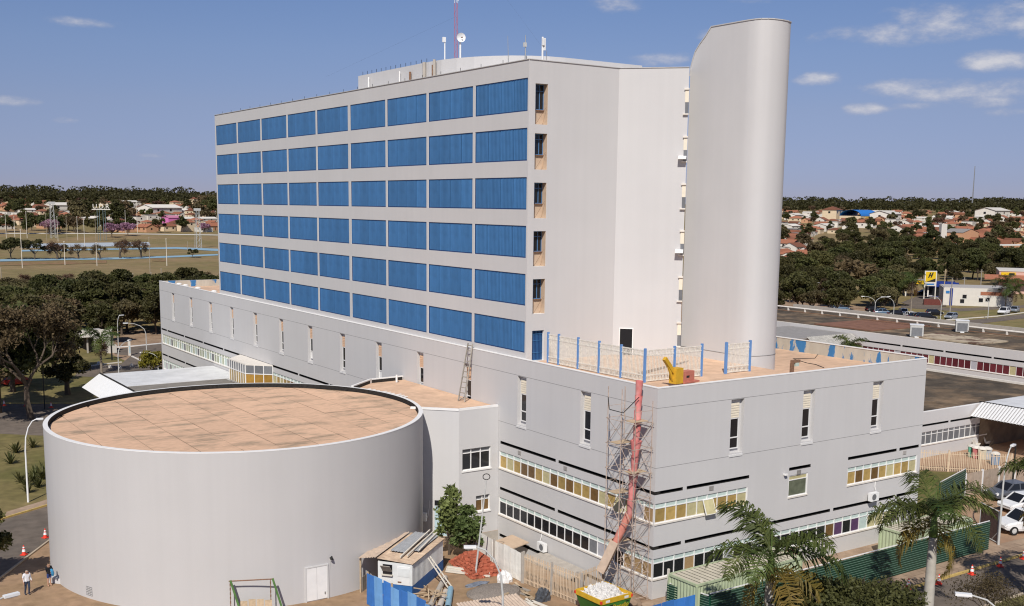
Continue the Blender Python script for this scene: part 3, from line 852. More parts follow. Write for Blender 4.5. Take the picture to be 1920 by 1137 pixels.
# ================================================================ connecting block
blk = thing('connecting_block', 'low grey link block between the round auditorium and the hospital', 'building')
BZ = 9.8
pl = [(39.0, 71.4), (41.67, 68.57), (45.19, 68.57)]
MBk = frame((0, 68.57, 0), (1, 0, 0), (0, -1, 0))
b = MB(MBk)
bh = [(41.97, 44.5, 5.06, 6.72, .22), (43.2, 44.45, 1.72, 2.97, .2)]
holed_wall(b, 41.67, 45.19, -1.6, BZ, bh, 1)
b.M = None; b.mat(0)
ch0, ch1 = Vector((39.0, 71.24, 0)), Vector((41.67, 68.57, 0))
b.quad((ch0.x, ch0.y, -.3), (ch1.x, ch1.y, -.3), (ch1.x, ch1.y, BZ), (ch0.x, ch0.y, BZ))
b.build('wall', ['wall_paint', 'trim'], blk)
b = MB(); b.quad((45.19, 83.8, 0), (41.9, 83.6, 0), (41.9, 83.6, BZ), (45.19, 83.8, BZ)); b.quad((41.9, 83.6, 0), (38.6, 80.9, 0), (38.6, 80.9, BZ), (41.9, 83.6, BZ))
b.build('rear_wall', 'wall_paint', blk)
def circ_pts(a0, a1, n, r): return [(DC[0]+r*cos(radians(a0+(a1-a0)*k/n)), DC[1]+r*sin(radians(a0+(a1-a0)*k/n))) for k in range(n+1)]
arc = circ_pts(-16.5, 27.5, 14, DR+.05)
b = MB(); b.poly([(41.67, 68.6, BZ-.12), (45.18, 68.6, BZ-.12), (45.18, 83.75, BZ-.12), (41.9, 83.55, BZ-.12)]+[(p[0], p[1], BZ-.12) for p in reversed(arc)])
b.build('roof', 'peach_roof', blk)
b = MB()
b.bar((39.05, 71.25, BZ-.02), (41.69, 68.62, BZ-.02), .2, .16); b.bar((41.69, 68.66, BZ-.02), (45.15, 68.66, BZ-.02), .2, .16)
b.build('coping', 'trim', blk)
b = MB(); b.bar((45.1, 83.72, BZ+.06), (41.9, 83.52, BZ+.06), .2, .36); b.bar((41.9, 83.52, BZ+.06), (39.0, 81.1, BZ+.06), .2, .36)
b.mat(1).bar((45.0, 83.6, BZ), (41.95, 83.4, BZ), .04, .3); b.bar((41.85, 83.38, BZ), (39.1, 81.0, BZ), .04, .3)
b.build('upstand', ['trim', 'bitumen_and_shade'], blk)
b = MB(); b.tube([(43.9, 82.6, BZ-.1), (43.9, 82.6, BZ+.55)], .09, 8); b.build('vent_pipe', 'white_metal', blk)
for k in range(9):
    a = 2+k*2.6; p0 = circ_pts(a, a, 1, DR+.35)[0]
    b = MB(); b.bar((p0[0]-.3, p0[1], BZ-.04), (p0[0]+.55+.1*(k % 3), p0[1]+.2, BZ-.02), .16, .05); b.build('loose_strip', 'trim', blk)
def sashwin(M, x0, x1, z0, z1, n, dep, parent, kinds, tr=.38):
    b = MB(M); w = (x1-x0)/n
    for k in range(n+1): b.box(x0+k*w-.035, x0+k*w+.035, -dep-.02, -dep+.05, z0, z1)
    for z in (z0, z1-.06, z1-tr): b.box(x0, x1, -dep-.02, -dep+.045, z, z+.06)
    b.box(x0-.06, x1+.06, -dep, .07, z0-.1, z0-.002)
    o = b.build('window', 'trim', parent)
    for k in range(n):
        g = MB(M); g.box(x0+k*w+.035, x0+(k+1)*w-.035, -dep-.012, -dep+.0, z0+.06, z1-tr); g.build('pane', kinds[k % len(kinds)], o)
        g = MB(M); g.box(x0+k*w+.035, x0+(k+1)*w-.035, -dep-.012, -dep+.0, z1-tr+.06, z1-.06); g.build('transom_pane', 'glass_grey', o)
    return o
sashwin(MBk, 41.97, 44.5, 5.06, 6.72, 3, .2, blk, ['glass_dark'])
sashwin(MBk, 43.2, 44.45, 1.72, 2.97, 2, .18, blk, ['glass_amber_dark'])
cd = (ch1-ch0).normalized(); MCh = frame((ch0.x, ch0.y, 0), cd, Vector((cd.y, -cd.x, 0)))
b = MB(MCh); b.box(1.9, 3.0, -.05, .03, 0, 2.3); d_ = b.build('blue_door', mat('pale_blue', (.42, .55, .6), .6, .08), blk)
b = MB(MCh); b.box(1.9, 3.0, -.05, .035, 2.36, 2.75); b.build('fanlight', 'glass_dark', d_)
aircon('white air conditioner in the gap beside the round auditorium', MCh, .95, 1.2, out=.4)

# ladder leaning over the link roof
def ladder(name, label, a, c, side, w, n, m, rail=.05, group=None):
    a = Vector(a); c = Vector(c); s_ = Vector(side).normalized()*w/2
    t = thing(name, label, 'ladder', a)
    for sg in (-1, 1):
        b = MB(); b.bar(s_*sg*1.15, (c-a)+s_*sg*.8, rail, rail*1.4); b.build('rail', m, t)
    for k in range(n):
        q = (c-a)*((k+.6)/n); b = MB(); b.bar(q-s_, q+s_, rail*.8, rail*.9); b.build('rung', m, t)
    return t
ladder('wooden_ladder', 'grey wooden ladder leaning from the link roof over a narrow window', (43.9, 71.9, BZ-.1), (45.12, 72.6, 14.1), (.25, -1, 0), .62, 11, 'timber_grey', .07)

# ================================================================ entrance canopy and glazed bay
can = thing('entrance_canopy', 'white flat entrance canopy with sloping corrugated fascia beside the round auditorium', 'canopy')
b = MB(); b.box(31.4, 45.1, 123.2, 133.6, 4.2, 4.5); b.build('roof', 'white_roof', can)
b = MB(); b.box(31.4, 43.0, 113.5, 123.19, 4.2, 4.46); b.build('near_roof', 'grey_roof', can)
b = MB()
for k in range(42):
    y0, y1 = 113.5+k*.48, 113.5+(k+1)*.48
    b.quad((31.38, y0, 4.56), (31.38, y0+.24, 4.60), (29.3, y0+.24, 3.12), (29.3, y0, 3.08)); b.quad((31.38, y0+.24, 4.60), (31.38, y1, 4.56), (29.3, y1, 3.08), (29.3, y0+.24, 3.12))
b.build('fascia', 'white_metal', can)
b = MB(); b.bar((31.42, 113.5, 4.6), (31.42, 133.66, 4.6), .16, .14); b.build('gutter', 'bitumen_and_shade', can)
for y in (115, 121, 127, 133):
    b = MB(); b.box(32.6, 32.9, y-.15, y+.15, 0, 4.2); b.build('column', 'concrete', can)
bay = thing('glazed_bay', 'glazed bay with amber lower panes and a pale flat roof on the hospital wall', 'bay window')
bp = [(45.15, 124.0), (42.85, 121.3), (42.85, 116.2), (45.15, 113.9)]
b = MB(); b.prism(bp, 6.95, 7.08); b.mat(0); b.build('roof', 'sill', bay)
b = MB(); b.prism(bp, 4.5, 4.7); b.build('base', 'concrete', bay)
for (p, q, n) in ((bp[0], bp[1], 4), (bp[1], bp[2], 7), (bp[2], bp[3], 3)):
    P, Q = Vector((*p, 0)), Vector((*q, 0)); d = (Q-P); L = d.length; d.normalize(); nn = Vector((-d.y, d.x, 0))
    if nn.x > 0 and abs(nn.x) > .1: nn = -nn
    Mb = frame((p[0], p[1], 0), d, nn)
    b = MB(Mb); w = L/n
    for k in range(n+1): b.box(k*w-.04, k*w+.04, -.06, .05, 4.7, 6.95)
    b.box(0, L, -.05, .04, 5.98, 6.06)
    fr = b.build('bay_frame', 'trim', bay)
    for k in range(n):
        g = MB(Mb); g.box(k*w+.04, (k+1)*w-.04, -.03, -.01, 4.7, 5.98); g.build('pane', 'glass_amber' if n != 3 else mat('glass_ochre', (.34, .19, .04), .35, .15, 3, rnd=.15), fr)
        g = MB(Mb); g.box(k*w+.04, (k+1)*w-.04, -.03, -.01, 6.06, 6.95); g.build('transom_pane', 'glass_grey', fr)

# ================================================================ terrace railing and gate
def rail_panel(L, H, name='bars'):
    b = MB(); n = max(4, int(L/.125))
    for k in range(n+1): b.box(L*k/n-.02, L*k/n+.02, -.02, .02, .06, H-.05)
    for z in (.06, .42, H-.42, H-.1): b.box(0, L, -.03, .03, z, z+.07)
    for k in range(int(L/.5)):
        u = .25+k*.5
        b.bar((u-.12, 0, H-.36), (u+.12, 0, H-.14), .014); b.bar((u+.12, 0, H-.36), (u-.12, 0, H-.14), .014)
        for j in range(6):
            a0, a1 = pi*j/6, pi*(j+1)/6
            b.bar((u+.2*cos(a0), 0, .1+.3*sin(a0)), (u+.2*cos(a1), 0, .1+.3*sin(a1)), .016)
    return b.mesh(name, mat('iron_grey', (.70, .66, .58), .7, .2, 6))
RAILS = thing('iron_railing', 'ornate pale iron railing with light blue posts round the roof terrace corner', 'railing', (46.7, 53.75, 13.52))
posts = [(46.65, 64.3), (46.65, 63.0), (46.65, 60.7), (46.7, 58.4), (46.75, 56.1), (46.8, 53.75), (49.4, 53.78), (51.9, 53.8)]
for k, p in enumerate(posts):
    b = MB(); q = (p[0]-46.7, p[1]-53.75); b.box(q[0]-.07, q[0]+.07, q[1]-.07, q[1]+.07, -.05, 2.25)
    b.build('post', mat('post_blue', (.13, .27, .55), .6, .1), RAILS)
for p, q in zip(posts, posts[1:]):
    d = Vector((q[0]-p[0], q[1]-p[1], 0)); me = rail_panel(d.length, 2.15)
    place(me, 'bars', RAILS, loc=(p[0]-46.7, p[1]-53.75, 0), rot=atan2(d.y, d.x))
gt = thing('iron_gate', 'single pale iron gate leaf with light blue posts in front of the rounded stair wall', 'gate', (54.2, 53.8, 13.52))
for q in (0, 2.3):
    b = MB(); b.box(q-.08, q+.08, -.08, .08, -.05, 2.2); b.build('post', 'post_blue', gt)
place(rail_panel(2.3, 2.1), 'bars', gt)
b = MB(); b.tube([(.5, -.4, 0), (.9, -.1, 0.05), (1.2, .3, 0)], .2, 6); 
# long steel tubes lying on the terrace and a corroded stub
for k in range(3):
    b = MB(); b.tube([(-.0, 0, 0), (7.2, 3.1-k*.2, 0)], .035, 5)
    tag(b.build('steel_tube', 'rust', loc=(48.0+k*.5, 56.0+k*.45, 13.57)), 'thin rusty tube lying on the terrace behind the railing', 'tube', 'tubes lying on the terrace')
b = MB(); b.box(-.12, .12, -.1, .1, 0, 1.3); b.box(-.1, .75, -.09, .09, 1.3, 1.5); 
t = thing('rusty_stub', 'rusty cut-off steel stub standing at the parapet by the stair wall', 'steel stub', (59.2, 52.3, PFLOOR))
b.build('stub', 'rust', t)
b = MB(); b.box(.25, .6, -.11, .11, 1.05, 1.3); b.build('cut_plate', mat('mintpaint', (.5, .58, .5), .6, .1), t)
cb = MB(); pts = [at_z(x, y, PFLOOR+.02) for x, y in ((1535, 663), (1528, 672), (1487, 673), (1513, 681), (1530, 684), (1545, 690))]
cb.tube(pts, .03, 4); tag(cb.build('black_cable', 'black_metal'), 'black cable lying in bends on the peach podium roof', 'cable')

# ================================================================ hoist, chute and scaffold on the corner
hz_ = thing('roof_hoist', 'small yellow and faded red material hoist on the parapet corner', 'hoist', (47.6, 51.6, 13.72), radians(8))
b = MB(); b.box(-.35, .35, -.3, .3, 0, 1.0); b.build('housing', mat('hoist_yellow', (.62, .36, .03), .55, .12), hz_)
b = MB(); b.box(.36, 1.5, -.28, .28, 0, .72); b.box(.36, 1.9, -.4, .4, -.04, .06); b.build('counterweight', mat('faded_red', (.50, .17, .12), .7, .12), hz_)
b = MB(); b.bar((-.3, 0, .75), (-1.2, 0, 1.7), .22, .26); b.bar((-.32, 0, .2), (-.85, 0, 1.25), .12, .14); b.build('arm', 'hoist_yellow', hz_)
b = MB(); b.box(.7, 1.0, -.285, -.27, .3, .45); b.build('plate', 'bitumen_and_shade', hz_)
SC0, SC1, SD0, SD1 = 43.55, 44.95, 50.75, 53.45       # scaffold footprint X, Y
scf = thing('scaffold_tower', 'rusty tube scaffold tower around the debris chute at the hospital corner', 'scaffold', (44.2, 52, 0))
levels = [0.2+1.62*k for k in range(8)]
ZT = 13.1
def sb(a, c, r=.032, nm='tube'):
    r *= .72
    a = Vector(a)-Vector((44.2, 52, 0)); c = Vector(c)-Vector((44.2, 52, 0)); bb = MB(); bb.tube([a, c], r, 5); bb.build(nm, 'scaff', scf)
for x in (SC0, SC1):
    for y in (SD0, (SD0+SD1)/2, SD1): sb((x, y, 0), (x+random.uniform(-.03, .03), y, ZT+random.uniform(-.4, .6)), .042, 'standard')
for i, z in enumerate(levels):
    for x in (SC0, SC1):
        sb((x, SD0-.15, z), (x, SD1+.15, z), .03, 'ledger')
        if i < len(levels)-1: sb((x, SD0 if i % 2 else SD1, z), (x, (SD0+SD1)/2, z+1.62), .026, 'brace'); sb((x, (SD0+SD1)/2, z), (x, SD1 if i % 2 else SD0, z+1.62), .026, 'brace')
    for y in (SD0, (SD0+SD1)/2, SD1):
        sb((SC0-.1, y, z+.05), (SC1+.1, y, z+.05), .028, 'transom')
        sb((SC0, y, z+.8), (SC1, y, z+.8), .022, 'rail')
    if i < 7:
        for y in (SD0, SD1): sb((SC0 if i % 2 else SC1, y, z), (SC1 if i % 2 else SC0, y, z+1.62), .024, 'brace')
    if i in (2, 4, 5, 6, 7):
        bb = MB(); bb.box(SC0-44.2, SC1-44.2-.2, SD0-52+.2, SD0-52+.9, z+.09, z+.14) if i % 2 else bb.box(SC0-44.2, SC1-44.2-.1, SD1-52-1.0, SD1-52-.3, z+.09, z+.14)
        bb.build('board', 'timber', scf)
bb = MB(); P = [Vector((SC0-44.2, SD1-52, 12.9)), Vector((-.9, 0.9, 12.2)), Vector((-.75, -.2, 12.15)), Vector((-.1, -.9, 13.2))]
bb.tube([P[0], P[0].lerp(P[1], .6)+Vector((0, 0, -.3)), P[1], P[2], P[3]], .03, 5); bb.build('hose', 'black_metal', scf)
# debris chute: tapered buckets from the parapet into the skip
ch = thing('debris_chute', 'long red debris chute of nested buckets ending in a bare timber trough', 'debris chute', (44.3, 51.6, 0))
top = Vector((.15, -.1, 14.15)); mid = Vector((-.2, .1, 5.6)); bot = Vector((-1.15, 1.55, 1.55))
m_red = mat('chute_red', (.60, .17, .16), .65, .15, 3, rnd=.15, col2=(.66, .32, .29), mixscale=1.0)
def bucket(a, c, r0, r1, nm, m):
    bb = MB(); bb.tube([a, c], [r0, r1], 12, cap=False); bb.build(nm, m, ch, smooth=True)
nb = 9
for k in range(nb):
    a = top.lerp(mid, k/nb); c = top.lerp(mid, (k+1.12)/nb)
    bow = Vector((.0, -.12*sin(pi*k/nb), 0)); 
    bucket(a+bow, c+bow, .25 if k not in (4, 6) else .38, .185, 'bucket', m_red)
for k in range(2):
    a = mid.lerp(bot, k*.24); c = mid.lerp(bot, (k+1.1)*.24); bucket(a, c, .27, .22, 'bucket', mat('chute_orange', (.64, .25, .19), .65, .15))
a = mid.lerp(bot, .47); d = (bot-a).normalized(); s_ = d.cross(Vector((0, 0, 1))).normalized(); up = s_.cross(d)
bb = MB(); c_ = (a+bot)/2; L = (bot-a).length/2
bb.obox(c_-up*.2, d, s_, up, L, .34, .025); bb.obox(c_+s_*.33+up*.06, d, s_, up, L, .025, .26); bb.obox(c_-s_*.33+up*.06, d, s_, up, L, .025, .26); bb.obox(c_+up*.3, d, s_, up, L, .36, .02)
bb.build('trough', mat('trough', (.56, .43, .33), .85, .12), ch)

# ================================================================ skip full of rubble
sk = thing('rubble_skip', 'green and yellow skip heaped with pale rubble below the debris chute', 'skip', (41.0, 50.3, 0), radians(2))
w, l = 1.22, 1.2
top_ = [(-w, -l), (w, -l), (w, l), (-w, l)]; bt = [(-w*.98, -.62*l), (w*.98, -.62*l), (w*.98, .62*l), (-w*.98, .62*l)]
bt = [(-.62*w, -.95*l), (.62*w, -.95*l), (.62*w, .95*l), (-.62*w, .95*l)]
b = MB()
for k in range(4):
    a, c = top_[k], top_[(k+1) % 4]; e, f = bt[k], bt[(k+1) % 4]
    b.quad((*e, .1), (*f, .1), (*c, 1.22), (*a, 1.22))
b.poly([(*p, .1) for p in bt]); b.build('body', mat('skip_green', (.055, .19, .03), .6, .15, 3), sk)
b = MB()
for k in range(4):
    a, c = Vector((*top_[k], 1.36)), Vector((*top_[(k+1) % 4], 1.36)); b.bar(a*1.0, c*1.0, .07, .3)
b.build('rim', mat('skip_yellow', (.66, .40, .03), .55, .12, 3), sk)
for (px_, py_) in ((-w, -l), (w, -l), (-w, l)):
    b = MB(); b.box(px_-.045*(1 if px_ < 0 else -1)-.02, px_+.02, py_-.045, py_+.14, 1.25, 1.46) if False else b.box(px_-.06, px_+.06, py_-.06, py_+.06, 1.27, 1.44); b.build('reflector', 'cone_orange', sk)
for x_ in (-.72, .78):
    b = MB(); b.box(x_-.16, x_+.16, -l-.045, -l-.03, 1.27, 1.42); b.build('white_mark', 'white_metal', sk)
bm = bmesh.new(); bmesh.ops.create_grid(bm, x_segments=26, y_segments=26, size=1.0)
for v in bm.verts:
    rr_ = max(abs(v.co.x), abs(v.co.y)); v.co.x *= w*.96; v.co.y *= l*.96
    v.co.z = 1.30+.62*max(0, 1-hypot(v.co.x/w, v.co.y/l)**1.6)+random.uniform(-.05, .07)*(1 if rr_ < .97 else 0)
me = bpy.data.meshes.new('rubble_heap'); bm.to_mesh(me); bm.free(); me.materials.append(MATS['rubble'])
rub = place(me, 'rubble_heap', sk); stuff(rub)
b = MB()
for k in range(190):
    x_, y_ = random.uniform(-w*.85, w*.85), random.uniform(-l*.85, l*.85); z_ = 1.32+.6*max(0, 1-hypot(x_/w, y_/l)**1.6)
    s_ = random.uniform(.04, .13); b.obox((x_, y_, z_), (random.random(), random.random()-.5, random.random()-.5), (random.random()-.5, random.random(), .1), (0, .1, 1), s_, s_*.8, s_*.5)
stuff(b.build('rubble_pieces', mat('rubble_light', (.62, .60, .57), .95, .25, 9), sk))
tm = text_mesh('Dongão', 'skip_yellow', .42, .008, .25)
d0 = Vector((0, -(1-.95)*l, 1.12)).normalized()
o = place(tm, 'lettering', sk, loc=(.32, -l*.985, .86)); o.rotation_euler = (radians(93), 0, 0)
b = MB()
for k in range(5):
    a0 = 2*pi*k/5; b.tri((-.62, -l*.99-.012, .8), (-.62+.2*cos(a0-.5), -l*.99-.012, .8+.2*sin(a0-.5)), (-.62+.2*cos(a0+.5), -l*.99-.012, .8+.2*sin(a0+.5)))
b.build('emblem', 'skip_yellow', sk)
b = MB(); b.bar((-.55, -l*.99-.01, 1.02), (-.25, -l*.99-.01, 1.02), .02, .07); b.bar((.75, -l*.99-.01, 1.06), (1.0, -l*.99-.01, 1.06), .02, .05); b.build('emblem_mark', 'black_metal', sk)

# ================================================================ site cabin
cab = thing('site_cabin', 'white and blue site cabin with a corrugated roof and a lean-to', 'cabin', (32.42, 59.06, 0))
ux = (Vector((36.8, 62.62, 0))-Vector((32.42, 59.06, 0))); CL = ux.length; ux.normalize()
vx = Vector((-ux.y, ux.x, 0)); CW = 2.35
Mc = Matrix(((ux.x, vx.x, 0, 0), (ux.y, vx.y, 0, 0), (0, 0, 1, 0), (0, 0, 0, 1)))
b = MB(Mc)
n = 26
for k in range(n):
    u0_, u1_ = CL*k/n, CL*(k+1)/n; um = (u0_+u1_)/2
    b.quad((u0_, 0, .78), (um, -.035, .78), (um, -.035, 2.15), (u0_, 0, 2.15)); b.quad((um, -.035, .78), (u1_, 0, .78), (u1_, 0, 2.15), (um, -.035, 2.15))
b.build('side_cladding', mat('cabin_white', (.66, .67, .65), .6, .1, 2), cab)
b = MB(Mc); b.box(0, CL, -.02, CW, 0, .78); b.build('base_band', mat('cabin_blue', (.03, .13, .36), .6, .15, 2), cab)
b = MB(Mc); b.box(0.0, .06, 0.0, CW, .78, 2.2); b.box(CL-.06, CL, 0, CW, .78, 2.2); b.box(.06, CL-.06, CW-.05, CW, .78, 2.2); fr_ = b.build('end_wall', 'cabin_white', cab)
b = MB(Mc); b.box(-.05, 0, .12, 1.0, .8, 2.0); dd = b.build('door', mat('cabin_door', (.72, .72, .70), .6, .06), cab)
b = MB(Mc); b.box(-.075, -.05, .16, .96, 1.35, 1.9); b.build('door_panel', 'cabin_white', dd)
b = MB(Mc); b.box(-.09, -.05, .7, .95, .95, 1.02); b.build('padlock', 'rust', dd)
b = MB(Mc); b.box(-.04, .01, 1.35, 2.0, 1.4, 2.05); wv = b.build('window', 'glass_dark', cab)
b = MB(Mc); b.obox((-.22, 1.68, 1.82), (0, 1, 0), (1, 0, .9), (-.9, 0, 1), .33, .02, .34); b.build('hinged_flap', 'timber_grey', wv)
b = MB(Mc); b.box(-.18, 0, 1.3, 2.05, 1.34, 1.4); b.build('window_sill', 'timber_white', wv)
def corr(M, u0_, u1_, v0, v1, z00, z01, pitch, amp, along='u'):
    """corrugated sheet over u,v; ridges run along `along`"""
    b = MB(M)
    if along == 'u':
        n = max(2, int((v1-v0)/pitch)*2)
        for k in range(n):
            a, c = v0+(v1-v0)*k/n, v0+(v1-v0)*(k+1)/n; za = amp if k % 2 else 0; zc = 0 if k % 2 else amp
            f = lambda v: z00+(z01-z00)*(v-v0)/(v1-v0)
            b.quad((u0_, a, f(a)+za), (u1_, a, f(a)+za), (u1_, c, f(c)+zc), (u0_, c, f(c)+zc))
    else:
        n = max(2, int((u1_-u0_)/pitch)*2)
        for k in range(n):
            a, c = u0_+(u1_-u0_)*k/n, u0_+(u1_-u0_)*(k+1)/n; za = amp if k % 2 else 0; zc = 0 if k % 2 else amp
            b.quad((a, v0, z00+za), (c, v0, z00+zc), (c, v1, z01+zc), (a, v1, z01+za))
    return b
m_as = mat('asbestos', (.50, .38, .27), .9, .2, 3, col2=(.34, .24, .17), mixscale=1.0)
corr(Mc, -.08, CL+.1, -.1, CW+.05, 2.24, 2.40, .12, .05, 'v').build('roof_sheet', m_as, cab)
corr(Mc, -.45, CL*.95, CW+.0, CW+1.25, 2.56, 2.36, .17, .06, 'u').build('lean_to_roof', mat('asbestos_pale', (.56, .44, .34), .9, .15, 3), cab)
corr(Mc, 1.3, CL+.05, 1.1, 2.1, 2.47, 2.52, .17, .05, 'u').build('patch_sheet', mat('zinc', (.36, .37, .38), .6, .15, 2), cab)
corr(Mc, 2.0, CL, .35, .85, 2.42, 2.45, .17, .05, 'u').build('patch_sheet', 'zinc', cab)
for k, (v, a0, a1) in enumerate(((.95, .4, CL+.6), (.6, .7, CL+.5), (.28, 2.0, CL+.2))):
    b = MB(Mc); b.bar((a0, v, 2.5+.03*k), (a1, v+.25, 2.58), .09, .07); b.build('roof_batten', 'timber_white', cab)
for u in (-.2, CL*.9):
    b = MB(Mc); b.box(u, u+.1, CW+1.1, CW+1.2, 0, 2.38); b.build('lean_to_post', 'timber', cab)
b = MB(Mc); b.box(0, CL*.9, CW+1.1, CW+1.12, 0, 1.0); b.build('lean_to_board', 'timber_grey', cab)
ladder('timber_ladder', 'pale timber ladder leaning on the blue base of the site cabin', (35.3, 58.9, 0), (34.35, 60.25, 2.05), (.8, .6, 0), .42, 7, 'timber_white', .05)

# ================================================================ hoardings and fences
def panel_run(name, label, cat, a, c, H, n, m, post_m, post=True, lean=0, wob=.0, corrug=True, group=None, rails=None, vary=.0, th=.03):
    """a run of upright sheets or pales; each sheet and each post is a part"""
    a = Vector((*a, 0)); c = Vector((*c, 0)); d = c-a; L = d.length; d.normalize()
    t = thing(name, label, cat, a, atan2(d.y, d.x), group)
    w = L/n; cache = {}
    for k in range(n):
        key = k % 4
        if key not in cache:
            b = MB(); hh = H+random.uniform(-vary, vary)
            if corrug:
                q = max(2, int(w/.12))
                for j in range(q):
                    u0_, u1_ = w*j/q, w*(j+1)/q; um = (u0_+u1_)/2
                    b.quad((u0_, 0, .03), (um, -th, .03), (um, -th, hh), (u0_, 0, hh)); b.quad((um, -th, .03), (u1_-.002, 0, .03), (u1_-.002, 0, hh), (um, -th, hh))
            else: b.box(.004, w-.004, -th/2, th/2, .03, hh)
            cache[key] = b.mesh('panel', m if not isinstance(m, list) else m[key % len(m)])
        o = place(cache[key], 'panel', t, loc=(k*w, random.uniform(-wob, wob), 0)); o.rotation_euler = (random.uniform(-lean, lean), 0, 0)
    if post:
        b = MB(); b.box(-.05, .05, .005, .105, 0, H+.1); pm_ = b.mesh('post', post_m)
        np_ = max(2, int(L/2.4)+1)
        for k in range(np_): place(pm_, 'post', t, loc=(L*k/(np_-1), .02, 0))
    if rails:
        for z in rails:
            b = MB(); b.box(0, L, .02, .07, z, z+.06); b.build('rail', post_m, t)
    return t
panel_run('site_hoarding', 'blue board hoarding with uneven tops in front of the site cabin', 'hoarding', (29.5, 59.6), (30.4, 51.6), 2.0, 9, ['hoarding_blue', mat('hoarding_pale', (.16, .36, .66), .7, .12, 2.5, streak=.15, rnd=.1)], 'timber', lean=.03, wob=.03, vary=.13, corrug=False)
panel_run('site_hoarding', 'blue board hoarding running up to the green container', 'hoarding', (37.8, 45.6), (44.6, 45.9), 2.0, 7, 'hoarding_blue', 'timber', lean=.02, vary=.06, corrug=False)
panel_run('corrugated_fence', 'pale rusty corrugated fence between the brick pile and the sunken yard', 'fence', (40.0, 57.6), (40.0, 64.4), 2.05, 9, 'pale_fence', 'concrete', vary=.06, wob=.02)
def bar_fence(name, label, a, c, H, m, step=.13, post_m='concrete', group=None, posts=None):
    a = Vector((*a, 0)); c = Vector((*c, 0)); d = c-a; L = d.length; d.normalize()
    t = thing(name, label, 'fence', a, atan2(d.y, d.x), group)
    n = int(L/step); b = MB(); b.box(-.025, .025, -.012, .012, .05, H); me = b.mesh('bar', m)
    for k in range(n):
        o = place(me, 'bar', t, loc=(L*(k+.5)/n, random.uniform(-.01, .01), 0)); o.rotation_euler = (random.uniform(-.015, .015), random.uniform(-.03, .03), 0)
    for z in (.3, H-.3):
        b = MB(); b.box(0, L, .015, .05, z, z+.05); b.build('rail', m, t)
    np_ = posts or max(2, int(L/2.6)+1)
    b = MB(); b.box(-.06, .06, -.06, .06, 0, H+.12); pm_ = b.mesh('post', post_m)
    for k in range(np_): place(pm_, 'post', t, loc=(L*k/(np_-1), 0, 0))
    return t
bar_fence('steel_fence', 'rusty bar fence beside the skip and the debris chute', (40.0, 57.5), (40.6, 52.0), 2.1, 'old_fence')
bar_fence('steel_fence', 'rusty bar fence meeting the scaffold at the hospital wall', (40.7, 52.6), (43.4, 53.3), 2.0, 'old_fence')
# sunken yard wall and wooden lean-to sheet over it
b = MB(); b.obox((43.9, 65.0, .12), (0, 1, 0), (1, 0, .15), (0, 0, 1), 1.1, 1.0, .04)
tag(b.build('timber_sheet', 'tan_panel'), 'tan sheet roof over the sunken yard by the hospital wall', 'sheet roof')
b = MB(); b.obox((44.2, 59.6, -.1), (0, 1, 0), (1, 0, .1), (0, 0, 1), 2.6, .85, .06)
tag(b.build('concrete_ledge', 'concrete'), 'pale concrete ledge over the sunken yard below the air conditioner', 'ledge')

# ================================================================ loose site things
b = MB()
bricks = thing('brick_pile', 'heap of red clay bricks beside the pale corrugated fence', 'brick pile', (39.0, 61.8, 0), radians(-6))
b.box(-.11, .11, -.05, .05, -.035, .035); bme = b.mesh('brick', 'brick_red')
cnt = 0
for lay in range(7):
    nx, ny = 9-lay, 19-lay*2
    for i_ in range(nx):
        for j in range(ny):
            if cnt >= 300: break
            if lay < 5 and 0 < i_ < nx-1 and 1 < j < ny-2 and lay < 4: continue
            cnt += 1
            o = place(bme, 'brick', bricks, loc=((i_-nx/2)*.26+random.uniform(-.06, .06), (j-ny/2)*.21+random.uniform(-.05, .05), .07+lay*.17+random.uniform(-.02, .03)))
            o.rotation_euler = (random.uniform(-.3, .3), random.uniform(-.3, .3), random.uniform(-.7, .7)); o.scale = (1.3, 1.9, 2.0)
b = MB(); b.prism([(-.9, -1.6), (.9, -1.6), (.9, 1.6), (-.9, 1.6)], 0, .5); b.prism([(-.55, -1.0), (.55, -1.0), (.55, 1.0), (-.55, 1.0)], .5, .95); b.build('brick_core', 'brick_red', bricks)
for k, (x_, y_, z_) in enumerate(((37.9, 61.2, .08), (38.05, 61.3, .2), (37.75, 60.9, .1))):
    b = MB(); b.box(-1.6, 1.6, -.11, .11, -.05, .05)
    o = b.build('timber_beam', 'timber_white', loc=(x_, y_, z_), rot=radians(-58+3*k)); tag(o, 'long pale timber beam lying beside the brick pile', 'beam', 'beams by the brick pile')
def blob(name, label, cat, loc, s, m, jag=.25, seed=1, kids=()):
    bm = bmesh.new(); bmesh.ops.create_icosphere(bm, subdivisions=3, radius=1.0); rg = random.Random(seed)
    for v in bm.verts:
        f = 1+rg.uniform(-jag, jag); v.co = Vector((v.co.x*s[0]*f, v.co.y*s[1]*f, max(-.02, v.co.z*s[2]*f)))
    me = bpy.data.meshes.new(name); bm.to_mesh(me); bm.free(); me.materials.append(MATS[m])
    return tag(place(me, name, None, loc=loc), label, cat)
mat('sack_white', (.75, .74, .72), .6, .08)
mat('sack_black', (.07, .075, .085), .35, .5, 9)
mat('grey_cloth', (.16, .18, .22), .8, .3, 5)
blob('white_sacks', 'crumpled white sack dumped next to the brick pile', 'sack', (39.15, 58.5, 0), (.55, .45, .75), 'sack_white', .16, 3)
blob('rubbish_bag', 'shiny black and white rubbish bag at the foot of the rusty fence', 'rubbish bag', (39.3, 54.3, 0), (.5, .4, .75), 'sack_black', .22, 5)
blob('gravel_heap', 'low heap of grey gravel in the site yard', 'gravel heap', (37.3, 56.9, -.05), (1.9, 1.6, .5), 'gravel', .05, 7)
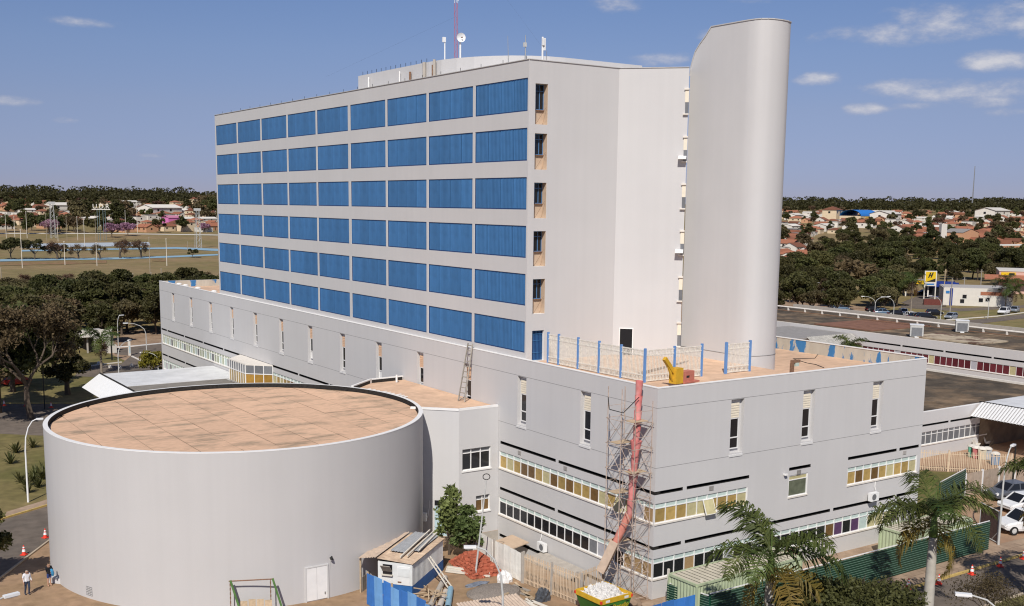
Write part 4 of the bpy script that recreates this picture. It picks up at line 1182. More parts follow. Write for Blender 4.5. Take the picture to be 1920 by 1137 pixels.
blob('sand_heap', 'low brown sand heap beside the skip', 'sand heap', (43.0, 51.2, -.05), (1.5, 1.3, .55), 'pavement', .07, 8)
blob('grey_tarpaulin', 'crumpled dark grey tarpaulin on the soil by the gravel heap', 'tarpaulin', (37.2, 58.9, 0), (.9, .3, .18), 'grey_cloth', .2, 9)
for k, (a, c, r, m, lb) in enumerate((((32.3, 56.6), (35.9, 60.8), .19, 'concrete', 'grey concrete pipe lying beside the site cabin'), ((32.75, 56.2), (34.6, 58.5), .19, mat('pipe_cream', (.56, .49, .42), .7, .1), 'cream pipe lying between the grey and the light blue pipe'), ((33.2, 55.9), (35.1, 58.75), .2, mat('pipe_blue', (.24, .40, .50), .5, .1), 'light blue pipe lying in the yard beside the cabin'))):
    b = MB(); b.tube([(*a, r), (*c, r)], r, 14, cap=False); b.tube([(*a, r), (*c, r)], r*.85, 14, cap=False)
    tag(b.build('pipe', m, smooth=True), lb, 'pipe')
for k in range(14):
    a = Vector((33.1+random.uniform(-.4, .9), 57.7+random.uniform(-.6, .9), .1+.05*k)); d = Vector((random.uniform(-1, 1), random.uniform(-1, 1), random.uniform(-.1, .25))).normalized()*random.uniform(.6, 1.1)
    b = MB(); b.bar(a-d, a+d, .07, .05); tag(b.build('scrap_timber', 'timber'), 'short scrap timber thrown in a heap under the cabin ladder', 'timber', 'scrap timber by the cabin')
for k in range(9):
    a = Vector((39.0-.25*k*.3+random.uniform(-.4, .4), 57.2-k*.45, .05)); d = Vector((random.uniform(-.3, .3), -1, 0)).normalized()*random.uniform(.3, .9)
    b = MB(); b.bar(a-d, a+d, random.uniform(.08, .3), .05); tag(b.build('loose_board', random.choice(['timber', 'timber_grey', 'timber_white'])), 'loose board scattered along the rusty fence', 'board', 'boards along the fence')
# low shed roof at the front of the yard
shed = thing('corrugated_shelter', 'low open shelter with a pale corrugated roof in the site yard', 'shelter', (33.9, 50.0, 0), radians(-8))
corr(None, -2.9, 1.0, -1.9, 1.2, 2.0, 2.25, .2, .055, 'v').build('roof_sheet', 'asbestos_pale', shed)
for x_ in (-2.6, .8):
    for y_ in (-1.6, 1.0):
        b = MB(); b.box(x_-.06, x_+.06, y_-.06, y_+.06, 0, 2.0); b.build('post', 'timber', shed)
b = MB(); b.bar((-.9, 0, .12), (1.3, 0, .3), .16, .09); tag(b.build('roof_plank', 'timber', loc=(36.4, 55.6, 0), rot=radians(10)), 'weathered plank lying across the gravel heap', 'plank')
# tall thin mast with a ring
ms = thing('ring_mast', 'thin leaning steel mast with a ring on top beside the brick pile', 'mast', (37.96, 60.3, 0))
T_ = Vector((.62, -.35, 6.75))
b = MB(); b.tube([(0, 0, 0), T_], [.07, .04], 8); b.build('pole', 'galv', ms)
b = MB(); b.tube([T_+Vector((.2*cos(2*pi*k/16), -.12*cos(2*pi*k/16), .2+.2*sin(2*pi*k/16))) for k in range(17)], .03, 5); b.build('ring', 'bitumen_and_shade', ms)
# street lamps
def curved_lamp(name, label, base, h, arm, head=.75, group=None, m='galv', dbl=False):
    """lamp with a pole bending over into an arm; arm = horizontal vector"""
    t = thing(name, label, 'street lamp', base, 0, group); ar = Vector((*arm, 0))
    b = MB(); b.tube([(0, 0, 0), (0, 0, h*.35)], [.09, .075], 8); b.build('pole_base', m, t)
    for sgn in ((1, -1) if dbl else (1,)):
        a_ = ar*sgn
        pts = [Vector((0, 0, h*.35)), Vector((0, 0, h*.62)), Vector((0, 0, h*.78))+a_*.08, Vector((0, 0, h*.9))+a_*.32, Vector((0, 0, h*.975))+a_*.65, Vector((0, 0, h))+a_]
        b = MB(); b.tube(pts, [.075, .065, .055, .05, .045, .04], 7); b.build('arm', m, t)
        d = a_.normalized(); s_ = Vector((-d.y, d.x, 0))
        b = MB(); p = Vector((0, 0, h))+a_
        b.obox(p+d*head*.45, d, s_, (0, 0, 1), head*.5, head*.17, .06); b.obox(p+d*head*.5-Vector((0, 0, .07)), d, s_, (0, 0, 1), head*.34, head*.13, .03); b.build('lamp_head', 'white_metal', t)
    return t
def by_head(px_h, h, px_base_x, armlen):
    P_ = at_z(*px_h, h); return P_
P1 = at_z(876, 1024, 7.2)
curved_lamp('street_lamp', 'grey bent-arm street lamp rising in front of the corrugated shelter', (P1.x+1.55, P1.y-1.1, 0), 7.2, (-1.25, .75), .65)
# steel frame of a swing near the round auditorium
sw = thing('swing_frame', 'green steel swing frame with hanging chains in front of the round auditorium', 'swing frame', (22.9, 61.9, 0))
for (x_, y_) in ((-1.15, .55), (1.15, -.45)):
    b = MB(); b.bar((x_+.55, y_-.2, 0), (x_, y_, 2.15), .16, .12); b.build('leg', mat('swing_green', (.09, .19, .055), .6, .2, 4), sw)
b = MB(); b.tube([(-1.25, .58, 2.12), (1.2, -.47, 2.12)], .04, 8); b.build('top_bar', 'rust', sw)
for f in (.03, .93):
    p = Vector((-1.25, .58, 2.1)).lerp(Vector((1.2, -.47, 2.1)), f)
    b = MB()
    for k in range(14): b.obox(p+Vector((0, 0, -.07-.14*k)), (0, 0, 1), (1, 0, 0) if k % 2 else (0, 1, 0), (0, 1, 0) if k % 2 else (1, 0, 0), .08, .035, .012)
    b.build('chain', 'rust', sw)
for k in range(4):
    b = MB(); b.box(-.9+k*.45, -.48+k*.45, -.03, .03, 0, random.uniform(.7, 1.05)); o = b.build('broken_board', 'timber', sw, loc=(.1, -.25-.1*k, 0)); o.rotation_euler = (radians(-8), 0, radians(-22))
# masts and dishes on the tower roof
def on_pent(px, py, z=36.95): return at_z(px, py, z)
p = at_x(855, 108, 54.0); p.z = 36.95
ms = thing('lattice_mast', 'slim red and white lattice radio mast on the roof penthouse', 'radio mast', p)
S = .17
for k in range(3):
    a = 2*pi*k/3; q = Vector((S*cos(a), S*sin(a), 0))
    b = MB(); b.tube([q, q+Vector((0, 0, 6.2))], .017, 5); b.build('lower_chord', mat('mast_red', (.5, .07, .06), .6, .1), ms)
    b = MB(); b.tube([q+Vector((0, 0, 6.2)), q+Vector((0, 0, 16))], .018, 5); b.build('upper_chord', 'white_metal', ms)
for k in range(40):
    z = k*.4; a0, a1 = 2*pi*(k % 3)/3, 2*pi*((k+1) % 3)/3
    b = MB(); b.tube([(S*cos(a0), S*sin(a0), z), (S*cos(a1), S*sin(a1), z+.4)], .008, 4); b.build('lacing', 'mast_red' if z < 6.2 else 'white_metal', ms)
b = MB(); b.obox((-.75, -.2, 10.5), (.4, .9, 0), (.9, -.4, 0), (0, 0, 1), .5, .06, .75); b.bar((-.7, -.2, 10.5), (0, 0, 10.5), .08); b.build('panel_antenna', 'white_metal', ms)
b = MB(); b.tube([(.2, 0, 6.4), (.2, 0, 16)], .05, 7); b.build('feeder', 'white_metal', ms)
for k, (dx, dy) in enumerate(((7, -9), (-8, 11), (6, 8))):
    b = MB(); b.tube([(0, 0, 12.5 if k == 0 else 5.0), (dx, dy, -1.9 if k == 0 else 0)], .003, 3); b.build('guy_wire', 'black_metal', ms)
p = at_x(863, 108, 54.5); p.z = 36.9
t = thing('dish_antenna', 'white round dish on a pole beside the lattice mast', 'antenna', p)
b = MB(); b.tube([(0, 0, 0), (0, 0, 2.9)], .09, 8); b.build('pole', 'white_metal', t)
b = MB(); Md = Matrix.Translation((-.05, -.2, 3.2)) @ Matrix.Rotation(radians(90), 4, 'X') @ Matrix.Rotation(radians(-20), 4, 'Y')
b.M = Md; b.lathe([(0.0, -.1), (.25, -.05), (.42, .08)], 18); b.lathe([(0.0, -.12), (.25, -.07), (.42, .08)], 18); b.build('dish', 'white_metal', t, smooth=True)
b = MB(); b.tube([(-.05, -.3, 3.2), (-.05, -.45, 3.2)], .06, 8); b.build('feed', 'rust', t)
b = MB(); b.bar((-1.1, .2, .95), (0, 0, .95), .05); b.build('stay', 'steel', t)
p = at_x(834, 109, 52); p.z = 36.9
t = thing('antenna_pole', 'short white antenna pole with a small head left of the lattice mast' if False else 'short white antenna pole with a small hooded head on the penthouse', 'antenna', p)
b = MB(); b.tube([(0, 0, 0), (0, 0, 2.5)], .06, 7); b.build('pole', 'white_metal', t)
b = MB(); b.obox((-.08, 0, 2.65), (1, 0, 0), (0, 1, 0), (0, 0, 1), .14, .1, .22); b.build('head', 'white_metal', t)
for px, py, hh, r, lb, nm in ((954, 114, 3.1, .03, 'thin dark whip antenna on the tower roof', 'whip_antenna'), (985, 110, 2.9, .05, 'grey antenna pole with small brackets near the tower corner', 'antenna_pole')):
    p = at_x(px, py, 50.0); p.z = TTOP
    t = thing(nm, lb, 'antenna', p)
    b = MB(); b.tube([(0, 0, 0), (-.12 if r < .04 else 0, 0, hh)], [r*1.5, r*.5], 6); b.build('pole', 'steel', t)
    if r > .04:
        b = MB(); b.obox((-.05, 0, hh*.75), (1, 0, 0), (0, 1, 0), (0, 0, 1), .12, .08, .16); b.build('bracket', 'galv', t)
        b = MB()
        for k in range(4): b.bar((0, 0, .3+.45*k), (.2, 0, .3+.45*k), .02)
        b.build('step', 'steel', t)
p = at_y(1017, 112, 65.8); p.z = TTOP
t = thing('cell_antenna', 'white cellular antenna on a stout pole at the tower corner', 'antenna', p)
b = MB(); b.tube([(0, 0, 0), (0, 0, 1.7)], .07, 8); b.build('pole', 'white_metal', t)
b = MB(); b.obox((.12, -.05, 1.2), (1, 0, 0), (0, 1, 0), (0, 0, 1), .08, .06, .42); b.obox((-.02, -.12, 1.35), (1, 0, 0), (0, 1, 0), (0, 0, 1), .07, .06, .25); b.build('panel', 'white_metal', t)
b = MB(); b.tube([(.35, 0, 0), (.38, 0, .8)], .02, 5); b.build('rod', 'steel', t)
# ================================================================ plants
def leaf_quad(b, p, rg, s, up=.35, asp=.6):
    d = Vector((rg.gauss(0, 1), rg.gauss(0, 1), rg.gauss(0, 1)+up)); d.normalize()
    x = d.orthogonal().normalized(); a = rg.uniform(0, 2*pi); y = d.cross(x); x, y = x*cos(a)+y*sin(a), y*cos(a)-x*sin(a)
    x = x*s*rg.uniform(.6, 1.25); y = y*s*asp*rg.uniform(.6, 1.25)
    o = len(b.v); b.v += [tuple(p-x), tuple(p-y*.9+x*.1), tuple(p+x), tuple(p+y)]; b.f.append((o, o+1, o+2, o+3)); b.mi.append(b.cur)
def crown_mesh(seed, H, R, nblob, nleaf, s, m, base=.3, flat=.75, spread=1.0):
    rg = random.Random(seed); blobs = []
    for k in range(nblob):
        a = rg.uniform(0, 2*pi); q = sqrt(rg.random())*R*.72*spread
        zf = rg.random()
        top = H*(1-.35*(q/R)**2)
        z = H*base+(top-H*base)*(.2+.72*zf)
        r = R*rg.uniform(.26, .46)*(1-.25*q/R)
        z = min(z, top-r*flat*.7)
        blobs.append((Vector((q*cos(a), q*sin(a), z)), r))
    b = MB()
    for k in range(nleaf):
        c, r = blobs[k % nblob]
        d = Vector((rg.gauss(0, 1), rg.gauss(0, 1), rg.gauss(0, 1))); d.normalize()
        if d.z < -.35 and rg.random() < .6: d.z = -d.z
        rad = r*(rg.random()**.33)*rg.uniform(.8, 1.12)
        leaf_quad(b, c+Vector((d.x*rad, d.y*rad, d.z*rad*flat)), rg, s)
    return b.mesh('crown', m), blobs
def trunk_mesh(seed, H, R, blobs, r0, m='bark', limbs=9):
    rg = random.Random(seed); b = MB()
    fork = Vector((rg.uniform(-.2, .2), rg.uniform(-.2, .2), H*.26))
    b.tube([(0, 0, -.2), fork*.5+Vector((rg.uniform(-.1, .1), 0, 0)), fork], [r0*1.25, r0, r0*.85], 7)
    for c, r in blobs[:limbs]:
        mid = fork.lerp(c, .5)+Vector((rg.uniform(-.4, .4), rg.uniform(-.4, .4), rg.uniform(-.1, .5)))
        b.tube([fork-Vector((0, 0, .1)), mid, c], [r0*.6, r0*.34, r0*.12], 5)
        for j in range(3):
            e = c+Vector((rg.uniform(-1, 1), rg.uniform(-1, 1), rg.uniform(-.3, 1)))*r*.9
            b.tube([mid.lerp(c, .4), e], [r0*.2, r0*.05], 4)
    return b.mesh('trunk', m)
PROTO = {}
def tree_proto(key, name, label, seed, H, R, nblob, nleaf, s, m, r0=.22, base=.3, flat=.75, bark='bark', limbs=9, cat='tree'):
    t = thing(name, label, cat)
    cm, bl = crown_mesh(seed, H, R, nblob, nleaf, s, m, base, flat)
    place(trunk_mesh(seed+1, H, R, bl, r0, bark, limbs), 'trunk', t); place(cm, 'crown', t)
    PROTO[key] = (t, H); return t
def bare_mesh(seed, H, r0, depth=5, spread=.55, leaves=0, ls=.2, m='bark_pale', lm='leaf_dry', kids=3):
    rg = random.Random(seed); b = MB(); tips = []
    def grow(p, d, L, r, k):
        q = p+d*L; mid = p+d*L*.5+Vector((rg.uniform(-1, 1), rg.uniform(-1, 1), rg.uniform(-.3, .6)))*L*.08
        b.tube([p, mid, q], [r, r*.82, r*.65], 5 if k > 2 else 3, cap=False)
        if k == 0: tips.append(q); return
        for j in range(kids if k > 1 else kids+1):
            a = rg.uniform(0, 2*pi); x = d.orthogonal().normalized(); y = d.cross(x)
            nd = (d+(x*cos(a)+y*sin(a))*rg.uniform(.35, 1.0)*spread*1.5+Vector((0, 0, .1))).normalized()
            grow(q if j else mid.lerp(q, .7), nd, L*rg.uniform(.6, .82), r*.58, k-1)
            if k <= 2: tips.append(q)
    grow(Vector((0, 0, -.1)), Vector((rg.uniform(-.1, .1), rg.uniform(-.1, .1), 1)).normalized(), H*.27, r0, depth)
    tm = b.mesh('branches', m)
    lmsh = None
    if leaves:
        b = MB()
        for k in range(leaves):
            p = rg.choice(tips)+Vector((rg.gauss(0, .35), rg.gauss(0, .35), rg.gauss(0, .3))); leaf_quad(b, p, rg, ls)
        lmsh = b.mesh('foliage', lm)
    return tm, lmsh
def bare_proto(key, name, label, **k):
    t = thing(name, label, 'tree'); tm, lm_ = bare_mesh(**k)
    place(tm, 'branches', t)
    if lm_: place(lm_, 'foliage', t)
    PROTO[key] = (t, k['H']); return t
# mid-distance woodland trees
G_W = 'trees of the wood behind the hospital'
tree_proto('w1', 'wood_tree', 'dense dark green tree in the wood behind the hospital', 21, 9, 4.6, 16, 5200, .36, 'leaf_dark')
tree_proto('w2', 'wood_tree', 'mid green spreading tree in the wood behind the hospital', 22, 8, 5.0, 15, 4800, .34, 'leaf_mid', flat=.62)
tree_proto('w3', 'wood_tree', 'olive thin-leaved tree in the wood behind the hospital', 23, 8.5, 4.4, 18, 4200, .30, 'leaf_olive', flat=.7)
tree_proto('w4', 'wood_tree', 'tall rounded dark tree in the wood behind the hospital', 24, 11, 4.2, 16, 5000, .36, 'leaf_dark', base=.25, flat=.95)
# far trees
tree_proto('f1', 'town_tree', 'dark rounded tree among the far houses', 31, 10, 5.5, 12, 1300, .72, 'leaf_dark', limbs=4)
tree_proto('f2', 'town_tree', 'olive green tree among the far houses', 32, 9, 5.2, 11, 1200, .68, 'leaf_olive', limbs=4)
tree_proto('f3', 'town_tree', 'mid green broad tree among the far houses', 33, 8, 6.0, 12, 1300, .70, 'leaf_mid', flat=.6, limbs=4)
tree_proto('f4', 'town_tree', 'bare brownish tree crown among the far houses', 34, 8.5, 5.0, 12, 900, .55, 'leaf_dry', limbs=4)
tree_proto('pink', 'flowering_tree', 'pink flowering tree at the edge of the sports field', 35, 7.5, 4.8, 14, 1500, .5, 'leaf_pink', bark='bark', limbs=8)
tree_proto('umb', 'umbrella_tree', 'flat-topped dark green tree beside the blue track', 36, 8, 5.5, 12, 1800, .5, 'leaf_dark', base=.45, flat=.5, limbs=8)
bare_proto('bare1', 'bare_tree', 'leafless spreading tree on the dry sports field', seed=41, H=8, r0=.42, depth=5, spread=.8, leaves=1500, ls=.2, m='bark')
bare_proto('bare2', 'bare_tree', 'low leafless shrub-like tree on the dry sports field', seed=42, H=6, r0=.3, depth=5, spread=1.0, leaves=1300, ls=.17, m='bark')
bare_proto('bigbare', 'dry_tree', 'large half-bare brownish tree beside the far road', seed=43, H=16.5, r0=.42, depth=6, spread=.7, leaves=15000, ls=.22, lm='leaf_dry', m='bark')
tree_proto('street', 'street_tree', 'compact dark green tree on the lawn beside the white canopy', 44, 6.6, 3.5, 14, 5500, .24, 'leaf_dark', r0=.34)
tree_proto('mango', 'street_tree', 'broad dark tree overhanging the far road', 45, 13, 6.5, 20, 9000, .36, 'leaf_dark', r0=.4)
tree_proto('site', 'site_tree', 'bright leafy young tree between the cabin and the link block', 46, 5.0, 1.6, 22, 2400, .2, 'leaf_bright', r0=.09, base=.08, flat=1.2)
tree_proto('near', 'kerb_tree', 'leafy tree at the kerb shading the road by the walkers', 47, 6.2, 2.9, 16, 6500, .17, 'leaf_mid', r0=.2)
tree_proto('hedge', 'median_tree', 'low wide dark green tree between the two royal palms', 48, 5.6, 4.3, 40, 32000, .10, 'leaf_mid', r0=.22, base=.45, flat=.5)
bare_proto('medbare', 'median_shrub', 'thin twiggy shrub with sparse leaves on the median', seed=49, H=4.6, r0=.09, depth=6, spread=.8, leaves=2600, ls=.07, lm='leaf_olive', m='bark')
tree_proto('yshrub', 'roadside_shrub', 'yellow green rounded shrub by the hospital car park', 50, 3.6, 2.4, 12, 2600, .2, 'leaf_yellow', r0=.1, base=.1, flat=.9)
USED = set()
def put(key, p, h=None, rot=None, label=None, group=None, sx=None):
    """set down a tree of this kind; the first use moves the prototype itself"""
    t, H = PROTO[key]; sc = (h or H)/H; rot = random.uniform(0, 6.28) if rot is None else rot
    scl = (sc*(sx or 1), sc*(sx or 1), sc)
    if key not in USED and label is None:
        USED.add(key); t.location = p; t.rotation_euler = (0, 0, rot); t.scale = scl
        if group: t['group'] = group
        return t
    c = copy_tree(t, p, rot, scl, label, group)
    return c
# --- royal palms by the road
def frond_mesh(L, droop, seed, m, lift=.9, hang=.55, nl=60):
    rg = random.Random(seed); b = MB(); pts = []
    p = Vector((0, 0, 0)); ang = lift
    N_ = 14
    for k in range(N_+1):
        pts.append(p.copy()); p = p+Vector((cos(ang), 0, sin(ang)))*(L/N_); ang -= droop/N_*(.6+.9*k/N_)
    b.tube(pts, [.045*(1-.85*k/N_)+.006 for k in range(N_+1)], 4)
    for k in range(nl*2):
        t = .12+.88*(k//2)/nl; f = t*N_; i_ = min(int(f), N_-1); q = pts[i_].lerp(pts[i_+1], f-i_)
        d = (pts[i_+1]-pts[i_]).normalized(); side = 1 if k % 2 else -1
        ll = L*.29*sin(pi*min(1, t*.93+.07))**.7*rg.uniform(.8, 1.15)+.08
        out = Vector((0, side, 0))*rg.uniform(.5, .95)+d*rg.uniform(.3, .6)+Vector((0, 0, rg.uniform(-.3, .5)))
        out.normalize(); m1 = q+out*ll*.55; e = m1+(out*.7+Vector((0, 0, -hang*1.4))).normalized()*ll*.55
        w = .036+.018*rg.random(); wv = d*w
        o = len(b.v); b.v += [tuple(q-wv*.5), tuple(q+wv*.5), tuple(m1+wv), tuple(m1-wv), tuple(e)]; b.f += [(o, o+1, o+2, o+3), (o+3, o+2, o+4)]; b.mi += [0, 0]
    return b.mesh('frond', m)
FR = [frond_mesh(4.4, 1.9, 60+k, 'palm_leaf', 1.05-.22*k) for k in range(4)]+[frond_mesh(3.9, 2.0, 70+k, 'palm_leaf_old', .1-.35*k, .8) for k in range(3)]
def royal_palm(label, base, h, seed, group='royal palms along the road median'):
    rg = random.Random(seed); t = thing('royal_palm', label, 'palm tree', base, rg.uniform(0, 6), group)
    b = MB(); n = 26
    b.tube([(0, 0, -1+(h-.9+1)*k/n) for k in range(n+1)], [.27+.05*sin(pi*k/n)+(.006 if k % 2 else 0)-.05*k/n for k in range(n+1)], 14); b.build('trunk', 'palm_trunk', t, smooth=True)
    b = MB(); b.tube([(0, 0, h-1.0), (0, 0, h-.5), (0, 0, h+.1), (0, 0, h+.5)], [.24, .23, .15, .06], 12); b.build('crownshaft', 'palm_green', t, smooth=True)
    nf = 13
    for k in range(nf):
        kind = k % 4 if k < 9 else 4+k % 3
        o = place(FR[kind], 'frond', t, loc=(0, 0, h+(.15 if k < 9 else -.35))); o.rotation_euler = (rg.uniform(-.2, .2), rg.uniform(-.12, .12), k*2.39996+rg.uniform(-.2, .2)); o.scale = (rg.uniform(.88, 1.1),)*3
    b = MB()
    b.tube([(0, 0, h+.2), (.02, .02, h+1.9)], [.035, .008], 5); b.build('spear_leaf', 'palm_green', t)
    return t
p = at_y(1752, 975, 36.5); royal_palm('royal palm in front of the right end of the green hoarding', (p.x, p.y, 0), p.z, 5)
p = at_y(1446, 1052, 36.5); royal_palm('royal palm in front of the pale green container', (p.x, p.y, 0), p.z, 8)
royal_palm('royal palm beside the parked white cars', (64.6, 35.6, 0), 8.1, 9)
# low median tree and twiggy shrub in front of the palms
p = at_y(1600, 1088, 34.3); put('hedge', (p.x-.4, p.y-.4, 0), 6.5, 1.0)
p = at_y(1862, 1062, 35.0); put('medbare', (p.x, p.y, 0), p.z+.1, .4)
p = at_y(1925, 1120, 33.0); put('medbare', (p.x, p.y, 0), p.z+.6, 2.4, label='second twiggy shrub on the median beside the lamp')
put('site', (38.9, 65.3, 0), 5.0, .3)
put('site', (39.6, 63.7, 0), 3.9, 2.0, label='low bright leafy bush next to the brick pile', sx=1.25)
p = at_z(-62, 1105, 0); put('near', (p.x, p.y, 0), 6.6, 1.1)
# lamp arms reaching in over the road at both sides
P2 = at_z(1783, 1112, 6.9)
curved_lamp('street_lamp', 'grey street lamp reaching over the twiggy median shrub', (P2.x+1.9, P2.y-2.2, 0), 6.9, (-1.35, 1.5), .75)
P2 = at_z(38, 1112, 7.0)
curved_lamp('street_lamp', 'grey street lamp reaching over the walkers on the forecourt', (P2.x-2.6, P2.y-.6, 0), 7.0, (1.9, .45), .7)
# left side: road trees
p = at_z(60, 787); put('bigbare', (p.x, p.y, 0), 16.0, .5)
p = at_z(128, 740); put('street', (p.x, p.y, 0), 6.6)
p = at_z(-5, 775); put('mango', (p.x, p.y, 0), 13.5)
p = at_z(25, 735); put('mango', (p.x, p.y, 0), 10.5, label='dark evergreen tree behind the half-bare tree')
p = at_z(100, 700); put('mango', (p.x, p.y, 0), 9.0, label='dark evergreen tree in front of the guard house')
p = at_z(290, 698); put('yshrub', (p.x, p.y, 0), 3.6)
# feather palm by the guard house, palms on the right
def feather_palm(label, base, h, L, seed, trunk_m='bark_pale', r=.16, nf=18, m='palm_leaf', group=None, droop=1.7):
    rg = random.Random(seed); t = thing('feather_palm', label, 'palm tree', base, rg.uniform(0, 6), group)
    b = MB(); b.tube([(0, 0, -.2), (.05, 0, h*.5), (0, 0, h)], [r*1.3, r, r*.85], 8); b.build('trunk', trunk_m, t)
    me = [frond_mesh(L, droop, seed+k, m, 1.1-.4*k, .6, 24) for k in range(4)]
    old = frond_mesh(L*.9, 1.6, seed+9, 'leaf_dry', -.7, .8, 18)
    for k in range(nf):
        o = place(me[k % 4], 'frond', t, loc=(0, 0, h)); o.rotation_euler = (0, 0, k*2.39996+rg.uniform(-.2, .2))
    for k in range(5):
        o = place(old, 'dead_frond', t, loc=(0, 0, h-.2)); o.rotation_euler = (0, 0, k*1.3)
    return t
p = at_z(191, 700); feather_palm('feather palm with hanging dead fronds in front of the guard house', (p.x, p.y, 0), 5.2, 3.2, 81)
p = at_z(1707, 597); feather_palm('tall feather palm at the edge of the fuel station', (p.x, p.y, 0), 8.5, 4.2, 82)
p = at_z(1885, 578); feather_palm('bushy feather palm in front of the white building', (p.x, p.y, 0), 6.5, 4.4, 83)
p = at_z(1897, 580); feather_palm('second bushy palm in front of the white building', (p.x, p.y, 0), 4.8, 3.6, 84)
feather_palm('short coconut palm in the courtyard behind the podium parapet', (130.5, 104.5, 0), 4.6, 3.6, 85, m='palm_leaf')
# spiky shrubs on the lawn by the lamp
rg = random.Random(4)
b = MB()
for k in range(26):
    a = k*2.4; el_ = rg.uniform(.3, 1.3); L = rg.uniform(.7, 1.1); d = Vector((cos(a)*cos(el_), sin(a)*cos(el_), sin(el_)))
    s_ = Vector((-sin(a), cos(a), 0))*.05; b._add([s_, -s_, d*L*.6-s_*1.1+Vector((0, 0, .05)), d*L*.6+s_*1.1+Vector((0, 0, .05)), d*L], [(0, 1, 2, 3), (3, 2, 4)])
yme = b.mesh('spiky_shrub', 'leaf_mid')
for k, (px, py) in enumerate(((38, 905), (50, 912), (62, 903), (72, 915), (80, 899), (85, 890), (52, 925), (66, 893), (30, 850), (62, 840), (20, 870))):
    q = at_z(px, py); o = place(yme, 'spiky_shrub', None, loc=q, rot=rg.uniform(0, 6), scale=rg.uniform(1.0, 1.7)); tag(o, 'spiky green shrub on the lawn beside the lamp post', 'shrub', 'spiky shrubs on the lawn')
# woods behind the hospital: base points in the photograph, set on the ground
def scatter(poly, n, keys, hmin, hmax, mind, group, fixed=()):
    xs = [p[0] for p in poly]; ys = [p[1] for p in poly]; pts = []; tries = 0
    def inside(x, y):
        c = False
        for i_ in range(len(poly)):
            (x1, y1), (x2, y2) = poly[i_], poly[i_-1]
            if (y1 > y) != (y2 > y) and x < (x2-x1)*(y-y1)/(y2-y1)+x1: c = not c
        return c
    while len(pts) < n and tries < n*60:
        tries += 1; x, y = random.uniform(min(xs), max(xs)), random.uniform(min(ys), max(ys))
        if not inside(x, y): continue
        g = on_ground(x, y)
        if any((g-q).length < mind for q in pts): continue
        pts.append(g); put(random.choice(keys), g, random.uniform(hmin, hmax), group=group)
    return pts
scatter([(-40, 580), (210, 572), (330, 566), (430, 560), (430, 622), (330, 630), (215, 634), (205, 648), (150, 640), (110, 655), (-40, 690)], 74, ['w1', 'w1', 'w2', 'w3', 'w4', 'w3'], 6.5, 9.5, 4.5, G_W)
# right woods
G_R = 'trees of the wood beyond the fuel station'
R_W = ['w1', 'w2', 'w3', 'w4', 'w1']
LBL = {'w1': 'dense dark green tree in the wood beyond the fuel station', 'w2': 'mid green spreading tree in the wood beyond the fuel station', 'w3': 'olive thin-leaved tree in the wood beyond the fuel station', 'w4': 'tall rounded dark tree in the wood beyond the fuel station'}
def scatter2(poly, n, keys, hmin, hmax, mind, group, lbl):
    before = set(bpy.data.objects)
    xs = [p[0] for p in poly]; ys = [p[1] for p in poly]; pts = []; tries = 0
    def inside(x, y):
        c = False
        for i_ in range(len(poly)):
            (x1, y1), (x2, y2) = poly[i_], poly[i_-1]
            if (y1 > y) != (y2 > y) and x < (x2-x1)*(y-y1)/(y2-y1)+x1: c = not c
        return c
    while len(pts) < n and tries < n*60:
        tries += 1; x, y = random.uniform(min(xs), max(xs)), random.uniform(min(ys), max(ys))
        if not inside(x, y): continue
        g = on_ground(x, y)
        if any((g-q).length < mind for q in pts): continue
        k = random.choice(keys); pts.append(g); put(k, g, random.uniform(hmin, hmax), group=group, label=lbl[k])
scatter2([(1450, 560), (1560, 545), (1660, 548), (1690, 560), (1690, 588), (1640, 596), (1560, 592), (1450, 590)], 30, R_W, 6, 9, 4.5, G_R, LBL)
scatter2([(1450, 520), (1560, 505), (1700, 500), (1760, 510), (1920, 508), (1960, 530), (1880, 535), (1720, 535), (1690, 545), (1560, 545), (1450, 552)], 62, R_W, 7, 11, 6, G_R, LBL)
scatter2([(1530, 465), (1600, 450), (1720, 450), (1760, 478), (1850, 488), (1960, 488), (1960, 506), (1760, 505), (1690, 495), (1580, 500)], 56, R_W, 7, 11, 8, G_R, LBL)
# ================================================================ low clinic wing on the right
wing = thing('clinic_wing', 'single-storey grey wing with a dark flat roof and grey ribbon windows', 'building')
WY = 66.5; MW = frame((0, WY, 0), (1, 0, 0), (0, -1, 0)); WT = 4.72
b = MB(MW)
sl = slots(73, 118, [84.0, 91.6, 99.35, 107], 3.26, 3.46)
holed_wall(b, 72.3, 118, -.2, WT, sl+[(73.0, 117.5, 1.35, 2.66, .1)], 1)
b.build('front_wall', ['wall_paint', 'trim', 'bitumen_and_shade'], wing)
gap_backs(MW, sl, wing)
ribbon(88.0, 106.0, 1.35, 2.66, MW, 19, ['glass_grey'], strip='glass_grey', parent=wing)
b = MB(); b.quad((72.3, WY+.05, WT-.12), (121, WY+.05, WT-.12), (121, 150, WT-.12), (72.3, 150, WT-.12)); b.build('roof', 'brown_roof', wing)
b = MB(); b.box(72.3, 121.2, WY+.002, WY+.22, WT-.001, WT+.06); b.build('front_coping', 'trim', wing)
b = MB(); b.box(120.9, 121.3, WY+.3, 150, WT-.3, WT+.12); b.build('side_coping', 'sill', wing)
b = MB(); b.quad((121.25, WY, 0), (121.25, 150, 0), (121.25, 150, WT-.1), (121.25, WY, WT-.1)); b.build('side_wall', 'concrete', wing)
